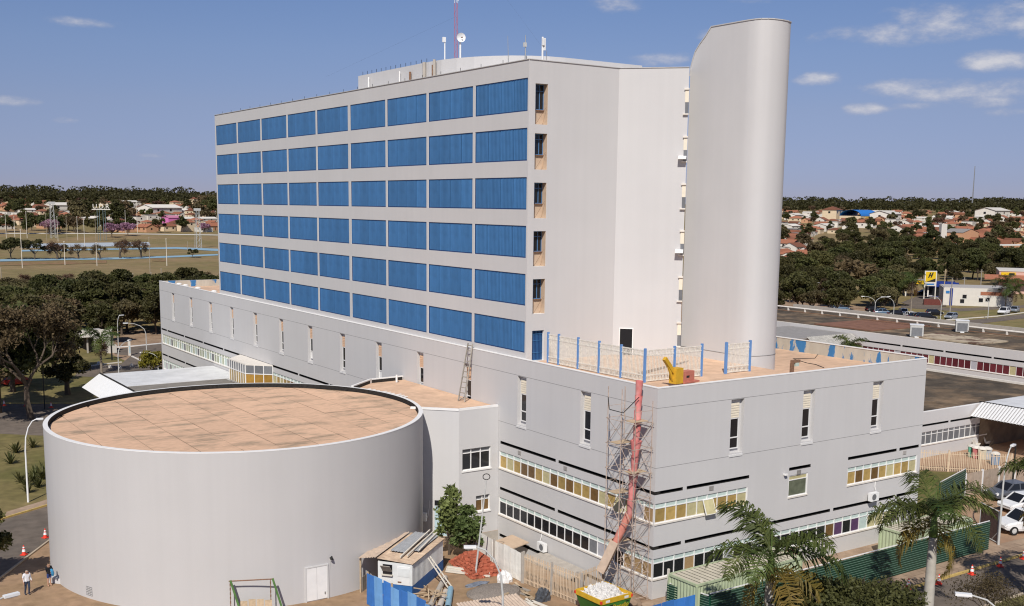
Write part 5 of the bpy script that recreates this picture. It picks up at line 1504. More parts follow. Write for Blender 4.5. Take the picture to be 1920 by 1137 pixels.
for (x_, y_, L, a) in ((100, 80, 20, .25), (96, 74, 14, -.6), (104, 94, 24, .9)):
    b = MB(); b.bar((x_-L/2*cos(a), y_-L/2*sin(a), WT-.06), (x_+L/2*cos(a), y_+L/2*sin(a), WT-.06), .35, .16); b.build('roof_rib', mat('roof_rib', (.16, .12, .085), .95, .3, 2), wing)
for (x_, y_) in ((103.5, 84.5), (86.0, 70.3), (92, 71.2)):
    b = MB(); b.tube([(x_, y_, WT-.1), (x_, y_, WT+.5)], .09, 8); b.build('vent_pipe', 'white_metal', wing)
# entrance canopy of the wing
cn = thing('wing_canopy', 'white corrugated entrance canopy with a steep fascia on the low wing', 'canopy')
b = MB(); b.box(104.4, 128, 57.6, WY-.05, 4.62, 4.88); b.build('roof', 'white_roof', cn)
b = MB(); n = 26
for k in range(n):
    y0, y1 = 57.4+(WY-.2-57.4)*k/n, 57.4+(WY-.2-57.4)*(k+1)/n; ym = y0+(y1-y0)*.62
    b.quad((104.35, y0, 4.98), (104.35, ym, 4.98), (102.55, ym, 3.66), (102.55, y0, 3.66)); b.quad((104.35, ym, 4.98), (104.32, y1, 4.90), (102.52, y1, 3.58), (102.55, ym, 3.66))
b.build('fascia', 'white_metal', cn)
b = MB(); b.bar((104.4, 57.4, 4.98), (104.4, WY, 4.98), .14, .1); b.build('gutter', 'bitumen_and_shade', cn)
for (x_, y_) in ((106, 58.6), (112, 58.6), (118, 58.6)):
    b = MB(); b.box(x_-.15, x_+.15, y_-.15, y_+.15, 0, 4.62); b.build('column', 'concrete', cn)
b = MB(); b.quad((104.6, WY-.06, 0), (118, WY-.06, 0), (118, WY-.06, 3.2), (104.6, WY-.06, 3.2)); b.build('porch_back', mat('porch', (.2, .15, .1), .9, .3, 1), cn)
# far wing with red windows
fw_ = thing('courtyard_wing', 'long single-storey wing with dark red ribbon windows and a stained flat roof', 'building')
FX = 147.3; MFW = frame((FX, 0, 0), (0, 1, 0), (-1, 0, 0))
b = MB(MFW); sl = slots(80, 150, [84.6, 92.3, 100.3, 108, 115.7, 123.4, 131], 3.35, 3.6)
holed_wall(b, 76, 152, 0, 4.9, sl+[(78, 126, 1.3, 2.65, .1)], 1); b.build('front_wall', ['wall_paint', 'trim', 'bitumen_and_shade'], fw_)
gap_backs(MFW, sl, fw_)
R_ = 'glass_red'
ribbon(78.2, 125.8, 1.3, 2.65, MFW, 46, [R_, R_, R_, 'glass_curtain', R_, R_, R_, R_, R_, R_, 'glass_straw', R_, R_], strip=None, strip_h=.02, parent=fw_)
b = MB(); b.quad((FX+.05, 76, 4.78), (172, 76, 4.78), (172, 152, 4.78), (FX+.05, 152, 4.78)); b.build('roof', 'brown_roof', fw_)
b = MB(); b.box(FX, FX+.25, 76, 152, 4.901, 4.96); b.build('coping', 'sill', fw_)
b = MB(); b.box(149.5, 157, 96, 108, 4.79, 5.0); b.build('roof_slab', mat('slab_pale', (.46, .38, .27), .9, .2, .8, col2=(.14, .08, .055), mixscale=.3, lo=.5, hi=.6), fw_)
b = MB(); b.box(150, 166, 116, 128, 4.79, 4.95); b.build('roof_slab', mat('slab_red', (.22, .11, .07), .9, .25, .8), fw_)
b = MB(); b.box(171.5, 172, 76, 152, 4.7, 5.5); b.build('rear_parapet', 'concrete', fw_)
b = MB(); b.tube([(165.0, 70, 5.55), (165.0, 152, 5.55)], .16, 10); pp = b.build('long_pipe', 'sill', fw_)
for k in range(18):
    y = 76+k*4.2; b = MB(); b.box(164.85, 165.15, y-.12, y+.12, 4.78, 5.45); b.build('pipe_stand', 'sill', pp)
b = MB(); b.tube([(162.8, 76, 5.1), (162.8, 152, 5.1)], .07, 6); b.build('thin_pipe', 'rust', fw_)
for k, (px, py) in enumerate(((1718, 631), (1803, 622))):
    q = at_z(px, py, 4.85)
    t = thing('rooftop_cooler', 'boxy grey rooftop cooler on the stained flat roof' if k == 0 else 'boxy grey rooftop cooler beside the pale roof slab', 'cooler', (q.x, q.y, 4.79), radians(38))
    b = MB(); b.box(-1.0, 1.0, -1.0, 1.0, .12, 1.9); b.build('casing', 'galv', t)
    for sg in (-1, 1):
        b = MB(); b.box(-.8, .8, sg*1.0-.02, sg*1.0+.02, .2, 1.55); b.build('filter_panel', 'glass_grey', t); b = MB(); b.box(sg*1.0-.02, sg*1.0+.02, -.8, .8, .2, 1.55); b.build('filter_panel', 'glass_grey', t)
    b = MB(); b.box(-1.5, 1.5, -.3, .3, 0, .12); b.box(-1.06, 1.06, -1.06, 1.06, 1.9, 1.98); b.build('base', 'white_metal', t)
# small linking shed in the courtyard
sh = thing('courtyard_shed', 'grey courtyard roof with a corrugated sloping end', 'shed')
b = MB(); b.box(122, 147.2, 117.5, 131, 4.2, 4.4); b.build('roof', 'fibre_cement', sh)
b = MB()
for k in range(22):
    y0 = 113.2; x0 = 136+k*.5; b.quad((x0, 117.5, 4.5), (x0+.28, 117.5, 4.55), (x0+.28, 115.2, 3.3), (x0, 115.2, 3.25)); b.quad((x0+.28, 117.5, 4.55), (x0+.5, 117.5, 4.5), (x0+.5, 115.2, 3.25), (x0+.28, 115.2, 3.3))
b.build('sloping_end', mat('corr_dirty', (.4, .38, .34), .8, .25, 2), sh)
b = MB(); b.box(122.2, 147, 118, 130.8, 0, 4.2); b.build('wall', 'wall_paint', sh)
# ================================================================ green hoarding, containers, gate
def ribbed_fence(name, label, a, c, H, m, n=None):
    a = Vector((*a, 0)); c = Vector((*c, 0)); d = c-a; L = d.length; d.normalize()
    t = thing(name, label, 'hoarding', a, atan2(d.y, d.x))
    n = n or max(2, int(L/3.2)); w = L/n; b = MB(); q = 13
    for k in range(q):
        z0, z1 = .04+(H-.04)*k/q, .04+(H-.04)*(k+1)/q; zm = z0+(z1-z0)*.55; ze = z0+(z1-z0)*.72
        b.quad((0, -.07, z0), (w-.01, -.07, z0), (w-.01, -.07, zm), (0, -.07, zm)); b.quad((0, -.07, zm), (w-.01, -.07, zm), (w-.01, 0, ze), (0, 0, ze)); b.quad((0, 0, ze), (w-.01, 0, ze), (w-.01, -.07, z1), (0, -.07, z1))
    b.mi = [1 if k % 3 == 1 else 0 for k in range(len(b.f))]  # up-facing rib slopes take a lighter colour, a painted highlight
    me = b.mesh('ribbed_panel', [m, mat('rib_highlight', (.10, .165, .125), .5, .15)])
    for k in range(n): place(me, 'ribbed_panel', t, loc=(k*w, random.uniform(-.01, .01), 0))
    b = MB(); b.box(0, L, .0, .06, H, H+.05); b.build('top_rail', 'trim', t)
    b = MB(); b.box(-.04, .04, .02, .1, 0, H); pm_ = b.mesh('post', 'hoarding_green')
    for k in range(n+1): place(pm_, 'post', t, loc=(k*w, 0, 0))
    return t
m_rg = mat('rib_green', (.016, .052, .03), .4, .08, 1.5, rnd=.05)
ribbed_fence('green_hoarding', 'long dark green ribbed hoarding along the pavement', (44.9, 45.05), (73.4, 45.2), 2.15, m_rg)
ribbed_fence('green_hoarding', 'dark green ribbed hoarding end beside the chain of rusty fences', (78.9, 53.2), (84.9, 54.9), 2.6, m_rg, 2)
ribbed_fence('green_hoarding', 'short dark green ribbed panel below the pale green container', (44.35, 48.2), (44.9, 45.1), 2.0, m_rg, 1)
def container(label, c, L, W, H, rot=0, cat='container'):
    t = thing('storage_container', label, cat, c, rot)
    b = MB(); n = int(L/.26)
    for sg in (-1, 1):
        for k in range(n):
            u0_, u1_ = -L/2+L*k/n, -L/2+L*(k+1)/n; um = (u0_+u1_)/2; y = sg*W/2
            b.quad((u0_, y, .1), (um, y-sg*.05, .1), (um, y-sg*.05, H-.1), (u0_, y, H-.1)); b.quad((um, y-sg*.05, .1), (u1_, y, .1), (u1_, y, H-.1), (um, y-sg*.05, H-.1))
    m_ = int(W/.26)
    for sg in (-1, 1):
        for k in range(m_):
            u0_, u1_ = -W/2+W*k/m_, -W/2+W*(k+1)/m_; um = (u0_+u1_)/2; x_ = sg*L/2
            b.quad((x_, u0_, .1), (x_-sg*.05, um, .1), (x_-sg*.05, um, H-.1), (x_, u0_, H-.1)); b.quad((x_-sg*.05, um, .1), (x_, u1_, .1), (x_, u1_, H-.1), (x_-sg*.05, um, H-.1))
    b.build('side_walls', 'container_green', t)
    b = MB()
    for z in (.05, H-.05):
        for sg in (-1, 1): b.box(-L/2, L/2, sg*W/2-.05, sg*W/2+.05, z-.07, z+.07); b.box(sg*L/2-.05, sg*L/2+.05, -W/2+.051, W/2-.051, z-.07, z+.07)
    for sx_ in (-1, 1):
        for sy_ in (-1, 1): b.box(sx_*L/2-.06, sx_*L/2+.06, sy_*W/2-.06, sy_*W/2+.06, .12, H-.12)
    b.build('frame', 'container_green', t)
    n = int(L/.4)
    b = MB()
    for k in range(n):
        u0_ = -L/2+.06+(L-.12)*k/n; u1_ = -L/2+.06+(L-.12)*(k+1)/n; b.quad((u0_, -W/2+.06, H-.02), (u1_-.1, -W/2+.06, H-.02), (u1_-.1, W/2-.06, H-.02), (u0_, W/2-.06, H-.02)); b.quad((u1_-.1, -W/2+.06, H-.02), (u1_, -W/2+.06, H-.045), (u1_, W/2-.06, H-.045), (u1_-.1, W/2-.06, H-.02))
    b.build('roof_panel', 'container_top', t)
    return t
container('pale green storage container behind the green hoarding beside the scaffold', (49.1, 47.05, 0), 9.4, 2.4, 2.62, radians(1.5))
container('low pale green container behind the right end of the green hoarding', (68.8, 47.3, -.25), 7.6, 2.3, 2.5, radians(0))
bar_fence('steel_gate', 'dark steel gate leaf at the left end of the green hoarding', (44.75, 48.6), (45.05, 46.0), 2.6, 'black_metal', .14, 'timber_white', posts=2)
gp = thing('yard_gate', 'grey steel gate frame standing open at the right end of the hoarding', 'gate', (75.2, 45.6, 0), radians(62))
b = MB(); b.tube([(0, 0, .1), (0, 0, 2.5), (2.6, 0, 2.5), (2.6, 0, .1), (0, 0, .1)], .05, 6); b.tube([(0, 0, .9), (.8, 0, .1)], .04, 6); b.build('gate_frame', 'galv', gp)
b = MB(); b.box(.06, 2.54, -.01, .01, .15, 2.45); b.build('gate_mesh', mat('gate_brown', (.11, .07, .06), .8, .3, 6), gp)
# fences of the car park
bar_fence('steel_fence', 'rusty bar fence on concrete posts round the bins', (88.4, 65.6), (96.3, 57.6), 2.0, 'old_fence', .16, 'old_fence')
bar_fence('steel_fence', 'short rusty bar fence against the wing wall', (80.0, 65.8), (88.2, 65.6), 2.0, 'old_fence', .16, 'old_fence')
def slab_fence(name, label, a, c, H, n, m, pm='trim', ph=.05):
    a = Vector((*a, 0)); c = Vector((*c, 0)); d = c-a; L = d.length; d.normalize(); t = thing(name, label, 'fence', a, atan2(d.y, d.x))
    w = L/n; b = MB(); b.box(.07, w-.07, -.03, .03, 0, H); me = b.mesh('slab', m); b = MB(); b.box(-.07, .07, -.09, .07, 0, H+.12); pm_ = b.mesh('post', pm)
    for k in range(n): place(me, 'slab', t, loc=(k*w, 0, random.uniform(-.04, .02)))
    for k in range(n+1): place(pm_, 'post', t, loc=(k*w, 0, 0))
    return t
m_sl = mat('slab_old', (.42, .33, .25), .9, .15, 2, 0, col2=(.25, .16, .10), mixscale=.9, lo=.5, hi=.68, streak=.2, rnd=.1)
slab_fence('slab_fence', 'stained concrete slab fence with pale posts behind the parked cars', (84.9, 54.9), (112, 54.6), 2.15, 11, m_sl)
# ================================================================ cars
def car_mesh(L=4.2, W=1.72, H=1.5, kind='hatch'):
    hl = L/2
    # side profile: (x, z_low, z_belt)
    prof_b = [(-hl, .42, .72), (-hl+.12, .30, .86), (-hl+.75, .22, .93), (-.55, .20, .96), (.3, .20, .96), (1.0, .22, .95), (hl-.75, .24, .90), (hl-.2, .32, .80), (hl, .44, .66)]
    if kind == 'suv': prof_b = [(x, z0+.1, z1+.12) for x, z0, z1 in prof_b]
    b = MB(); rows_ = []
    for i_, (x, z0, z1) in enumerate(prof_b):
        e = abs(x)/hl; w = W/2*(1-.13*max(0, e-.6)/.4)
        rows_.append([(x, -w*.94, z0), (x, -w, z0+.18), (x, -w, z1-.14), (x, -w*.93, z1), (x, w*.93, z1), (x, w, z1-.14), (x, w, z0+.18), (x, w*.94, z0)])
    V = [p for r in rows_ for p in r]; F = []
    for i_ in range(len(rows_)-1):
        for j in range(8):
            a = i_*8+j; c = i_*8+(j+1) % 8; F.append((a, c, c+8, a+8))
    F.append(tuple(range(7, -1, -1))); F.append(tuple(range((len(rows_)-1)*8, len(rows_)*8)))
    b._add(V, F)
    # roof with pillars
    zb = .94+(.12 if kind == 'suv' else 0); wr, wb = W/2*.78, W/2*.92
    xr0, xr1 = (-hl+.55 if kind != 'sedan' else -hl+1.1), .35; xb0, xb1 = (-hl+.12 if kind != 'sedan' else -hl+.6), 1.05
    R0 = [(xr0, -wr, H), (xr1, -wr, H), (xr1, wr, H), (xr0, wr, H)]; B0 = [(xb0, -wb, zb), (xb1, -wb, zb), (xb1, wb, zb), (xb0, wb, zb)]
    rl = [(xr0, -wr*.9, H+.04), (xr1-.15, -wr*.9, H+.05), (xr1-.15, wr*.9, H+.05), (xr0, wr*.9, H+.04)]
    b.poly(rl)
    for k in range(4): b.quad(R0[k], R0[(k+1) % 4], rl[(k+1) % 4], rl[k])
    for k in range(4): b.bar(B0[k], R0[k], .09, .09)
    for sg in (-1, 1): b.bar((-.35, sg*wb, zb), (-.35, sg*wr, H), .1, .06)
    body = b
    g = MB()
    for k in range(4):
        p = [Vector(B0[k]), Vector(B0[(k+1) % 4]), Vector(R0[(k+1) % 4]), Vector(R0[k])]; c = sum(p, Vector())/4
        g.quad(*[(q-c)*.985+c*1.0-Vector((0, 0, .0)) for q in p])
    lights = []
    for sg in (-1, 1):
        h = MB(); h.obox((hl-.16, sg*W*.36, .70+(.12 if kind == 'suv' else 0)), (1, -sg*.4, -.5), (.3*sg, 1, 0), (0, 0, 1), .09, .19, .08); lights.append(('headlight', h))
        h = MB(); h.obox((-hl+.06, sg*W*.40, .78+(.12 if kind == 'suv' else 0)), (1, 0, 0), (0, 1, 0), (0, 0, 1), .06, .1, .13); lights.append(('tail_light', h))
    wr_ = .31 if kind != 'suv' else .36; ty = MB(); ty.M = Matrix.Rotation(radians(90), 4, 'X'); ty.lathe([(wr_*.6, -.1), (wr_*.95, -.1), (wr_, -.06), (wr_, .06), (wr_*.95, .1), (wr_*.6, .1)], 18)
    rm = MB(); rm.M = ty.M; rm.lathe([(.0, .075), (wr_*.3, .085), (wr_*.62, .07), (wr_*.62, -.07), (0, -.08)], 10)
    return body, g, lights, ty.mesh('wheel', 'black_metal'), rm.mesh('rim', 'galv'), wr_
CARS = {}
def car_proto(kind):
    bd, g, li, ty, rm, wr_ = car_mesh(*{'hatch': (3.9, 1.68, 1.48), 'sedan': (4.4, 1.72, 1.46), 'suv': (4.5, 1.82, 1.72)}[kind], kind)
    return (bd, g.mesh('windows', 'glass_dark'), [(n, h.mesh(n, 'white_metal' if n == 'headlight' else mat('tail_red', (.3, .01, .01), .3, 0))) for n, h in li], ty, rm, wr_, {'hatch': 3.9, 'sedan': 4.4, 'suv': 4.5}[kind], {'hatch': 1.68, 'sedan': 1.72, 'suv': 1.82}[kind])
for k in ('hatch', 'sedan', 'suv'): CARS[k] = car_proto(k)
PAINT = {'white': mat('car_white', (.78, .78, .77), .25, 0, spec=.5), 'silver': mat('car_silver', (.36, .40, .45), .3, 0, metal=.4, spec=.5), 'black': mat('car_black', (.012, .012, .015), .2, 0, spec=.5), 'grey': mat('car_grey', (.10, .11, .13), .25, 0, spec=.5), 'blue': mat('car_blue', (.10, .16, .24), .25, 0, spec=.5), 'red': mat('car_red', (.30, .02, .02), .3, 0, spec=.5)}
BODY = {}
def car(kind, paint, label, loc, rot, group=None):
    bd, gl, li, ty, rm, wr_, L, W = CARS[kind]
    t = thing('parked_car', label, 'car', loc, rot, group)
    if (kind, paint) not in BODY: BODY[(kind, paint)] = bd.mesh('body', PAINT[paint])
    place(BODY[(kind, paint)], 'body', t); place(gl, 'windows', t)
    for n, h in li: place(h, n, t)
    for x_ in (-L/2+.72, L/2-.78):
        for sg in (-1, 1):
            o = place(ty, 'wheel', t, loc=(x_, sg*(W/2-.1), wr_)); o.rotation_euler = (0, 0, 0 if sg < 0 else pi)
            place(rm, 'rim', o)
    return t
q = at_z(1908, 962); car('hatch', 'white', 'white hatchback parked by the stained slab fence', (q.x+.9, q.y+.2, .012), radians(166))
q = at_z(1905, 948); car('sedan', 'grey', 'dark grey car parked against the stained slab fence', (q.x+1.6, q.y+1.6, .012), radians(166))
q = at_z(1925, 1000); car('suv', 'white', 'white pickup-height car next to the grey gate frame', (q.x+.2, q.y+.4, .012), radians(158))
# right far car park
def pcar(px, py, kind, paint, label, rot, group=None):
    g = on_ground(px, py); return car(kind, paint, label, (g.x, g.y, g.z+.03), rot, group)
RD = radians(-35)
for k, (px, py, kind, paint, lb) in enumerate(((1656, 591, 'sedan', 'blue', 'blue-grey car parked under the dark trees'), (1682, 594, 'sedan', 'black', 'black sedan parked in the shade by the feather palm'), (1692, 590, 'hatch', 'white', 'white hatchback parked between black cars'), (1706, 597, 'sedan', 'white', 'white sedan parked behind the black sport utility car'), (1718, 599, 'sedan', 'black', 'black sedan parked beside the white sedan'), (1736, 601, 'suv', 'black', 'black sport utility car at the end of the parked row'), (1752, 592, 'hatch', 'black', 'black hatchback in the shade of the verge'), (1575, 583, 'sedan', 'blue', 'dark car parked under the trees by the pipe'), (1638, 586, 'hatch', 'black', 'black hatchback parked in tree shade'))):
    pcar(px, py, kind, paint, lb, RD+random.uniform(-.1, .1)+pi/2*(k in (2, 3)), 'cars parked behind the courtyard wing')
pcar(1783, 599, 'hatch', 'silver', 'silver blue hatchback driving past the verge', radians(190))
pcar(1882, 590, 'suv', 'white', 'white sport utility car on the access road', radians(195))
pcar(1902, 586, 'sedan', 'silver', 'silver car behind the white sport utility car', radians(200))
pcar(1752, 556, 'sedan', 'white', 'white car in front of the fuel station shop', radians(150))
pcar(1852, 571, 'sedan', 'white', 'white car beside the white building', radians(190))
pcar(1732, 553, 'sedan', 'black', 'black car under the fuel station canopy', radians(150))
# left far car park
for k, (px, py, kind, paint, lb) in enumerate(((8, 700, 'sedan', 'white', 'white car half hidden by the dark trees beside the far road'), (16, 718, 'hatch', 'red', 'red car half hidden by the dark trees beside the far road'), (30, 722, 'hatch', 'red', 'second red car beside the far road'), (20, 706, 'sedan', 'grey', 'grey car beside the white one under the trees'))):
    pcar(px, py, kind, paint, lb, radians(20))
# ================================================================ cones
b = MB(); b.box(-.2, .2, -.2, .2, 0, .04); b.lathe([(.15, .04), (.035, .7), (0, .71)], 14); cone_me = b.mesh('cone_body', 'cone_orange')
b = MB(); b.lathe([(.122, .24), (.088, .42)], 14); b.lathe([(.076, .5), (.056, .6)], 14)
band = b.mesh('cone_band', 'cone_white')
def cone(px, py, label, tilt=0):
    q = at_z(px, py); t = thing('traffic_cone', label, 'traffic cone', (q.x, q.y, .02), random.uniform(0, 6), 'traffic cones along the kerbs')
    place(cone_me, 'cone_body', t); place(band, 'band', t, scale=(1.02, 1.02, 1))
cone(1703, 1104, 'red and white traffic cone by the kerb next to the palm trunk'); cone(1760, 1096, 'red and white traffic cone behind the royal palm trunk'); cone(1822, 1078, 'red and white traffic cone behind the twiggy shrub'); cone(1875, 1063, 'red traffic cone in the palm shadow'); cone(1919, 1049, 'red traffic cone by the white cars')
cone(85, 1009, 'traffic cone on the asphalt next to the round auditorium'); cone(45, 1041, 'traffic cone in the tree shade near the walkers')
cone(8, 761, 'traffic cone on the far road by the yellow kerb'); cone(48, 762, 'traffic cone on the far road in front of the half-bare tree'); cone(96, 765, 'traffic cone on the far road behind the round auditorium')
# ================================================================ lamps, bins and benches on the right
P3 = at_z(1872, 1022)
t = curved_lamp('street_lamp', 'tall bent-arm street lamp at the end of the green hoarding', (P3.x, P3.y, 0), 7.4, (1.3, .35), .7)
b = MB(); q = at_z(1898, 915); b.tube([(q.x, q.y, 0), (q.x, q.y, 4.0)], .07, 7); tag(b.build('black_post', 'black_metal'), 'thin black post standing at the slab fence', 'post')
BC = ['bin_green', 'bin_red', 'bin_yellow', 'bin_grey']
for nm, c in zip(BC+['bin_blue'], ((.12, .36, .25), (.45, .15, .15), (.55, .50, .38), (.42, .44, .46), (.18, .27, .40))): mat(nm, c, .5, .06)
def wheelie(label, x_, y_, m):
    t = thing('waste_bin', label, 'waste bin', (x_, y_, 0), radians(40), 'waste bins behind the rusty fence')
    b = MB(); p0 = [(-.3, -.32), (.3, -.32), (.3, .32), (-.3, .32)]; p1 = [(-.36, -.4), (.36, -.4), (.36, .4), (-.36, .4)]
    for k in range(4): b.quad((*p0[k], .06), (*p0[(k+1) % 4], .06), (*p1[(k+1) % 4], 1.1), (*p1[k], 1.1))
    b.build('tub', m, t)
    b = MB(); b.M = Matrix.Translation((0, 0, 1.1)); b.lathe([(.5, 0), (.45, .1), (.25, .22), (0, .26)], 10); b.build('lid', 'house_white', t)
    b = MB(); b.box(-.14, .14, -.43, -.38, 1.13, 1.24); b.build('slot', 'black_metal', t)
for (px, py, m, lb) in ((1822, 857, BC[0], 'green bin with a white hood behind the rusty fence'), (1830, 860, BC[1], 'red bin with a white hood behind the rusty fence'), (1840, 862, BC[2], 'cream bin with a white hood behind the rusty fence'), (1850, 862, BC[3], 'grey bin with a white hood behind the rusty fence'), (1865, 872, 'bin_blue', 'blue bin standing apart with a white hood')):
    q = at_z(px, py); wheelie(lb, q.x, q.y, m)
for k, (px, py) in enumerate(((1832, 842), (1853, 836))):
    q = at_z(px, py); t = thing('waiting_bench', 'cream moulded bench against the wing wall' if k == 0 else 'cream moulded bench in the canopy shade', 'bench', (q.x, q.y, 0), radians(25))
    b = MB(); b.box(-1.0, 1.0, -.22, .22, .42, .47); b.build('seat', 'house_white', t); b = MB(); b.obox((0, .28, .72), (1, 0, 0), (0, 1, -.3), (0, .3, 1), 1.0, .03, .3); b.build('backrest', 'house_white', t)
    for x_ in (-.8, .8):
        b = MB(); b.box(x_-.03, x_+.03, -.2, .2, 0, .42); b.build('leg', 'black_metal', t)
# ================================================================ fuel station and neighbours
def hz_at(px_b, px_t):
    B = on_ground(*px_b); d = ray(*px_t); t = hypot(B.x, B.y)/hypot(d.x, d.y); return B, CAM_H+t*d.z
def facing(B): return atan2(B.y, B.x)-pi/2            # turned to face the camera side
fs = thing('fuel_station', 'fuel station with yellow canopy fascia and a dark blue shop', 'fuel station', on_ground(1737, 560), radians(-48))
def loc_mb(o): return o.matrix_world
mat('fs_yellow', (.70, .46, .015), .5, .05); mat('fs_blue', (.012, .035, .22), .5, .05); mat('fs_orange', (.62, .16, .02), .5, .05); mat('ipa_blue', (.03, .17, .42), .6, .05)
b = MB(); b.box(-13, 2.5, 4, 14, 4.3, 4.5); b.build('canopy_roof', 'fibre_cement', fs)
b = MB(); b.box(-13.05, 2.55, 3.9, 4.0, 3.7, 4.75); b.build('canopy_fascia', 'fs_yellow', fs); b = MB(); b.box(2.5, 2.6, 4.0, 14, 3.7, 4.75); b.build('canopy_fascia', 'fs_yellow', fs)
o = place(text_mesh('Ipiranga', 'fs_orange', .9, .01), 'lettering', fs, loc=(-2.4, 3.88, 4.2)); o.rotation_euler = (radians(90), 0, 0)
for x_ in (-11, -5, 1):
    for y_ in (6, 12):
        b = MB(); b.box(x_-.18, x_+.18, y_-.18, y_+.18, 0, 4.3); b.build('column', 'house_white', fs)
for x_ in (-8, -2):
    b = MB(); b.box(x_-.4, x_+.4, 8.5, 9.5, 0, 1.7); b.build('pump', 'fs_yellow', fs)
b = MB(); b.box(1.2, 9, 7, 15, 0, 4.0); b.build('shop_wall', 'fs_blue', fs); b = MB(); b.box(1.4, 8.7, 6.9, 6.98, .3, 2.6); b.build('shop_window', 'glass_dark', fs); b = MB(); b.box(1.0, 9.2, 6.6, 7, 2.9, 4.2); b.build('shop_fascia', 'fs_blue', fs)
B, h = hz_at((1742, 562), (1742, 508))
sg = thing('fuel_sign', 'tall white fuel price pylon with a yellow and black emblem on top', 'sign', B, radians(-30))
b = MB(); b.box(-1.7, -1.45, -.15, .15, 0, h); b.box(1.45, 1.7, -.15, .15, 0, h); b.build('pylon_leg', 'house_white', sg)
b = MB(); b.box(-1.45, 1.45, -.12, .12, h-3.1, h-.25); em = b.build('emblem_panel', 'fs_yellow', sg)
b = MB(); b.box(-1.45, 1.45, -.12, .12, h-.25, h); b.box(-1.45, 1.45, -.12, .12, h-4.2, h-3.1); b.build('price_panel', 'house_white', sg)
b = MB(); b.obox((-.35, -.14, h-1.2), (.35, 0, 1), (1, 0, 0), (0, 1, 0), .75, .18, .02); b.obox((.35, -.14, h-1.15), (.35, 0, 1), (1, 0, 0), (0, 1, 0), .75, .18, .02); b.obox((0, -.14, h-1.2), (1, 0, .2), (0, 0, 1), (0, 1, 0), .4, .14, .021)
b.poly([(-1.3, -.135, h-3.05), (1.4, -.135, h-3.05), (1.4, -.135, h-2.1)]); b.build('emblem', 'black_metal', em)
b = MB(); b.box(-1.1, 1.1, -.135, -.12, h-3.9, h-3.5); b.build('emblem_text_bar', 'ipa_blue', em)
wb = thing('white_workshop', 'white flat-roofed workshop with small dark windows beside the fuel station', 'building', on_ground(1815, 574), radians(-50))
b = MB(); b.box(-6.2, 10.5, 0, 12, 0, 4.6); b.build('wall', 'house_white', wb); b = MB(); b.box(-6.0, 10.3, .1, 12, 4.6, 4.75); b.build('roof', 'fibre_cement', wb)
for x_, z_ in ((-1.0, 2.4), (-1.5, 1.2), (3.0, 1.6), (4.6, 1.8), (9.8, 3.0)):
    b = MB(); b.box(x_-.5, x_+.5, -.04, .05, z_-.5, z_+.5); w_ = b.build('window', 'glass_dark', wb); b = MB(); b.box(x_-.56, x_+.56, -.06, .0, z_-.58, z_-.5); b.build('sill', 'trim', w_)
b = MB(); b.box(2.8, 8.8, -.05, .05, 2.9, 3.8); b.build('brick_infill', 'terracotta', wb); b = MB(); b.box(-4.6, -3.9, -.2, .2, 0, 4.5); b.build('blue_pillar', 'fs_blue', wb)
b = MB(); b.box(-5.6, -4.7, -.06, .04, 3.1, 3.8); b.build('wall_sign', 'ipa_blue', wb)
b = MB(); b.box(-11.0, -6.6, -2, .0, 0, 1.5); b.build('brick_kiosk', mat('kiosk', (.14, .04, .03), .8, .2), wb)
pk = thing('pink_warehouse', 'pale pink warehouse with a yellow and black sign above a red tiled porch', 'building', on_ground(1905, 551), radians(-55))
b = MB(); b.box(-5, 26, 0, 18, 0, 6.6); b.build('wall', mat('pink_wall', (.62, .40, .32), .85, .05), pk); b = MB(); b.box(-9, 4, -3.5, 0, 4.2, 4.4); b.obox((-2.5, -1.8, 4.9), (1, 0, 0), (0, 1, .3), (0, -.3, 1), 6.6, 2.0, .08); b.build('porch_roof', 'terracotta', pk)
b = MB(); b.box(-4.5, -.5, -.15, -.02, 5.0, 6.3); s_ = b.build('sign', 'fs_yellow', pk); b = MB(); b.box(-2.3, -.8, -.2, -.16, 5.25, 6.1); b.build('sign_mark', 'black_metal', s_)
b = MB(); b.box(-5.2, 26.2, -.2, 18.2, 6.6, 6.8); b.build('roof', 'house_white', pk)
B, h = hz_at((1766, 462), (1766, 434))
wtk = thing('white_totem', 'white rectangular water tank on a narrow stem among the trees', 'water tank', B, radians(-30))
b = MB(); b.box(-1.6, 1.6, -1.6, 1.6, h*.35, h); b.build('tank', 'house_white', wtk); b = MB(); b.box(-.7, .7, -.7, .7, -1, h*.35); b.build('stem', 'house_white', wtk)
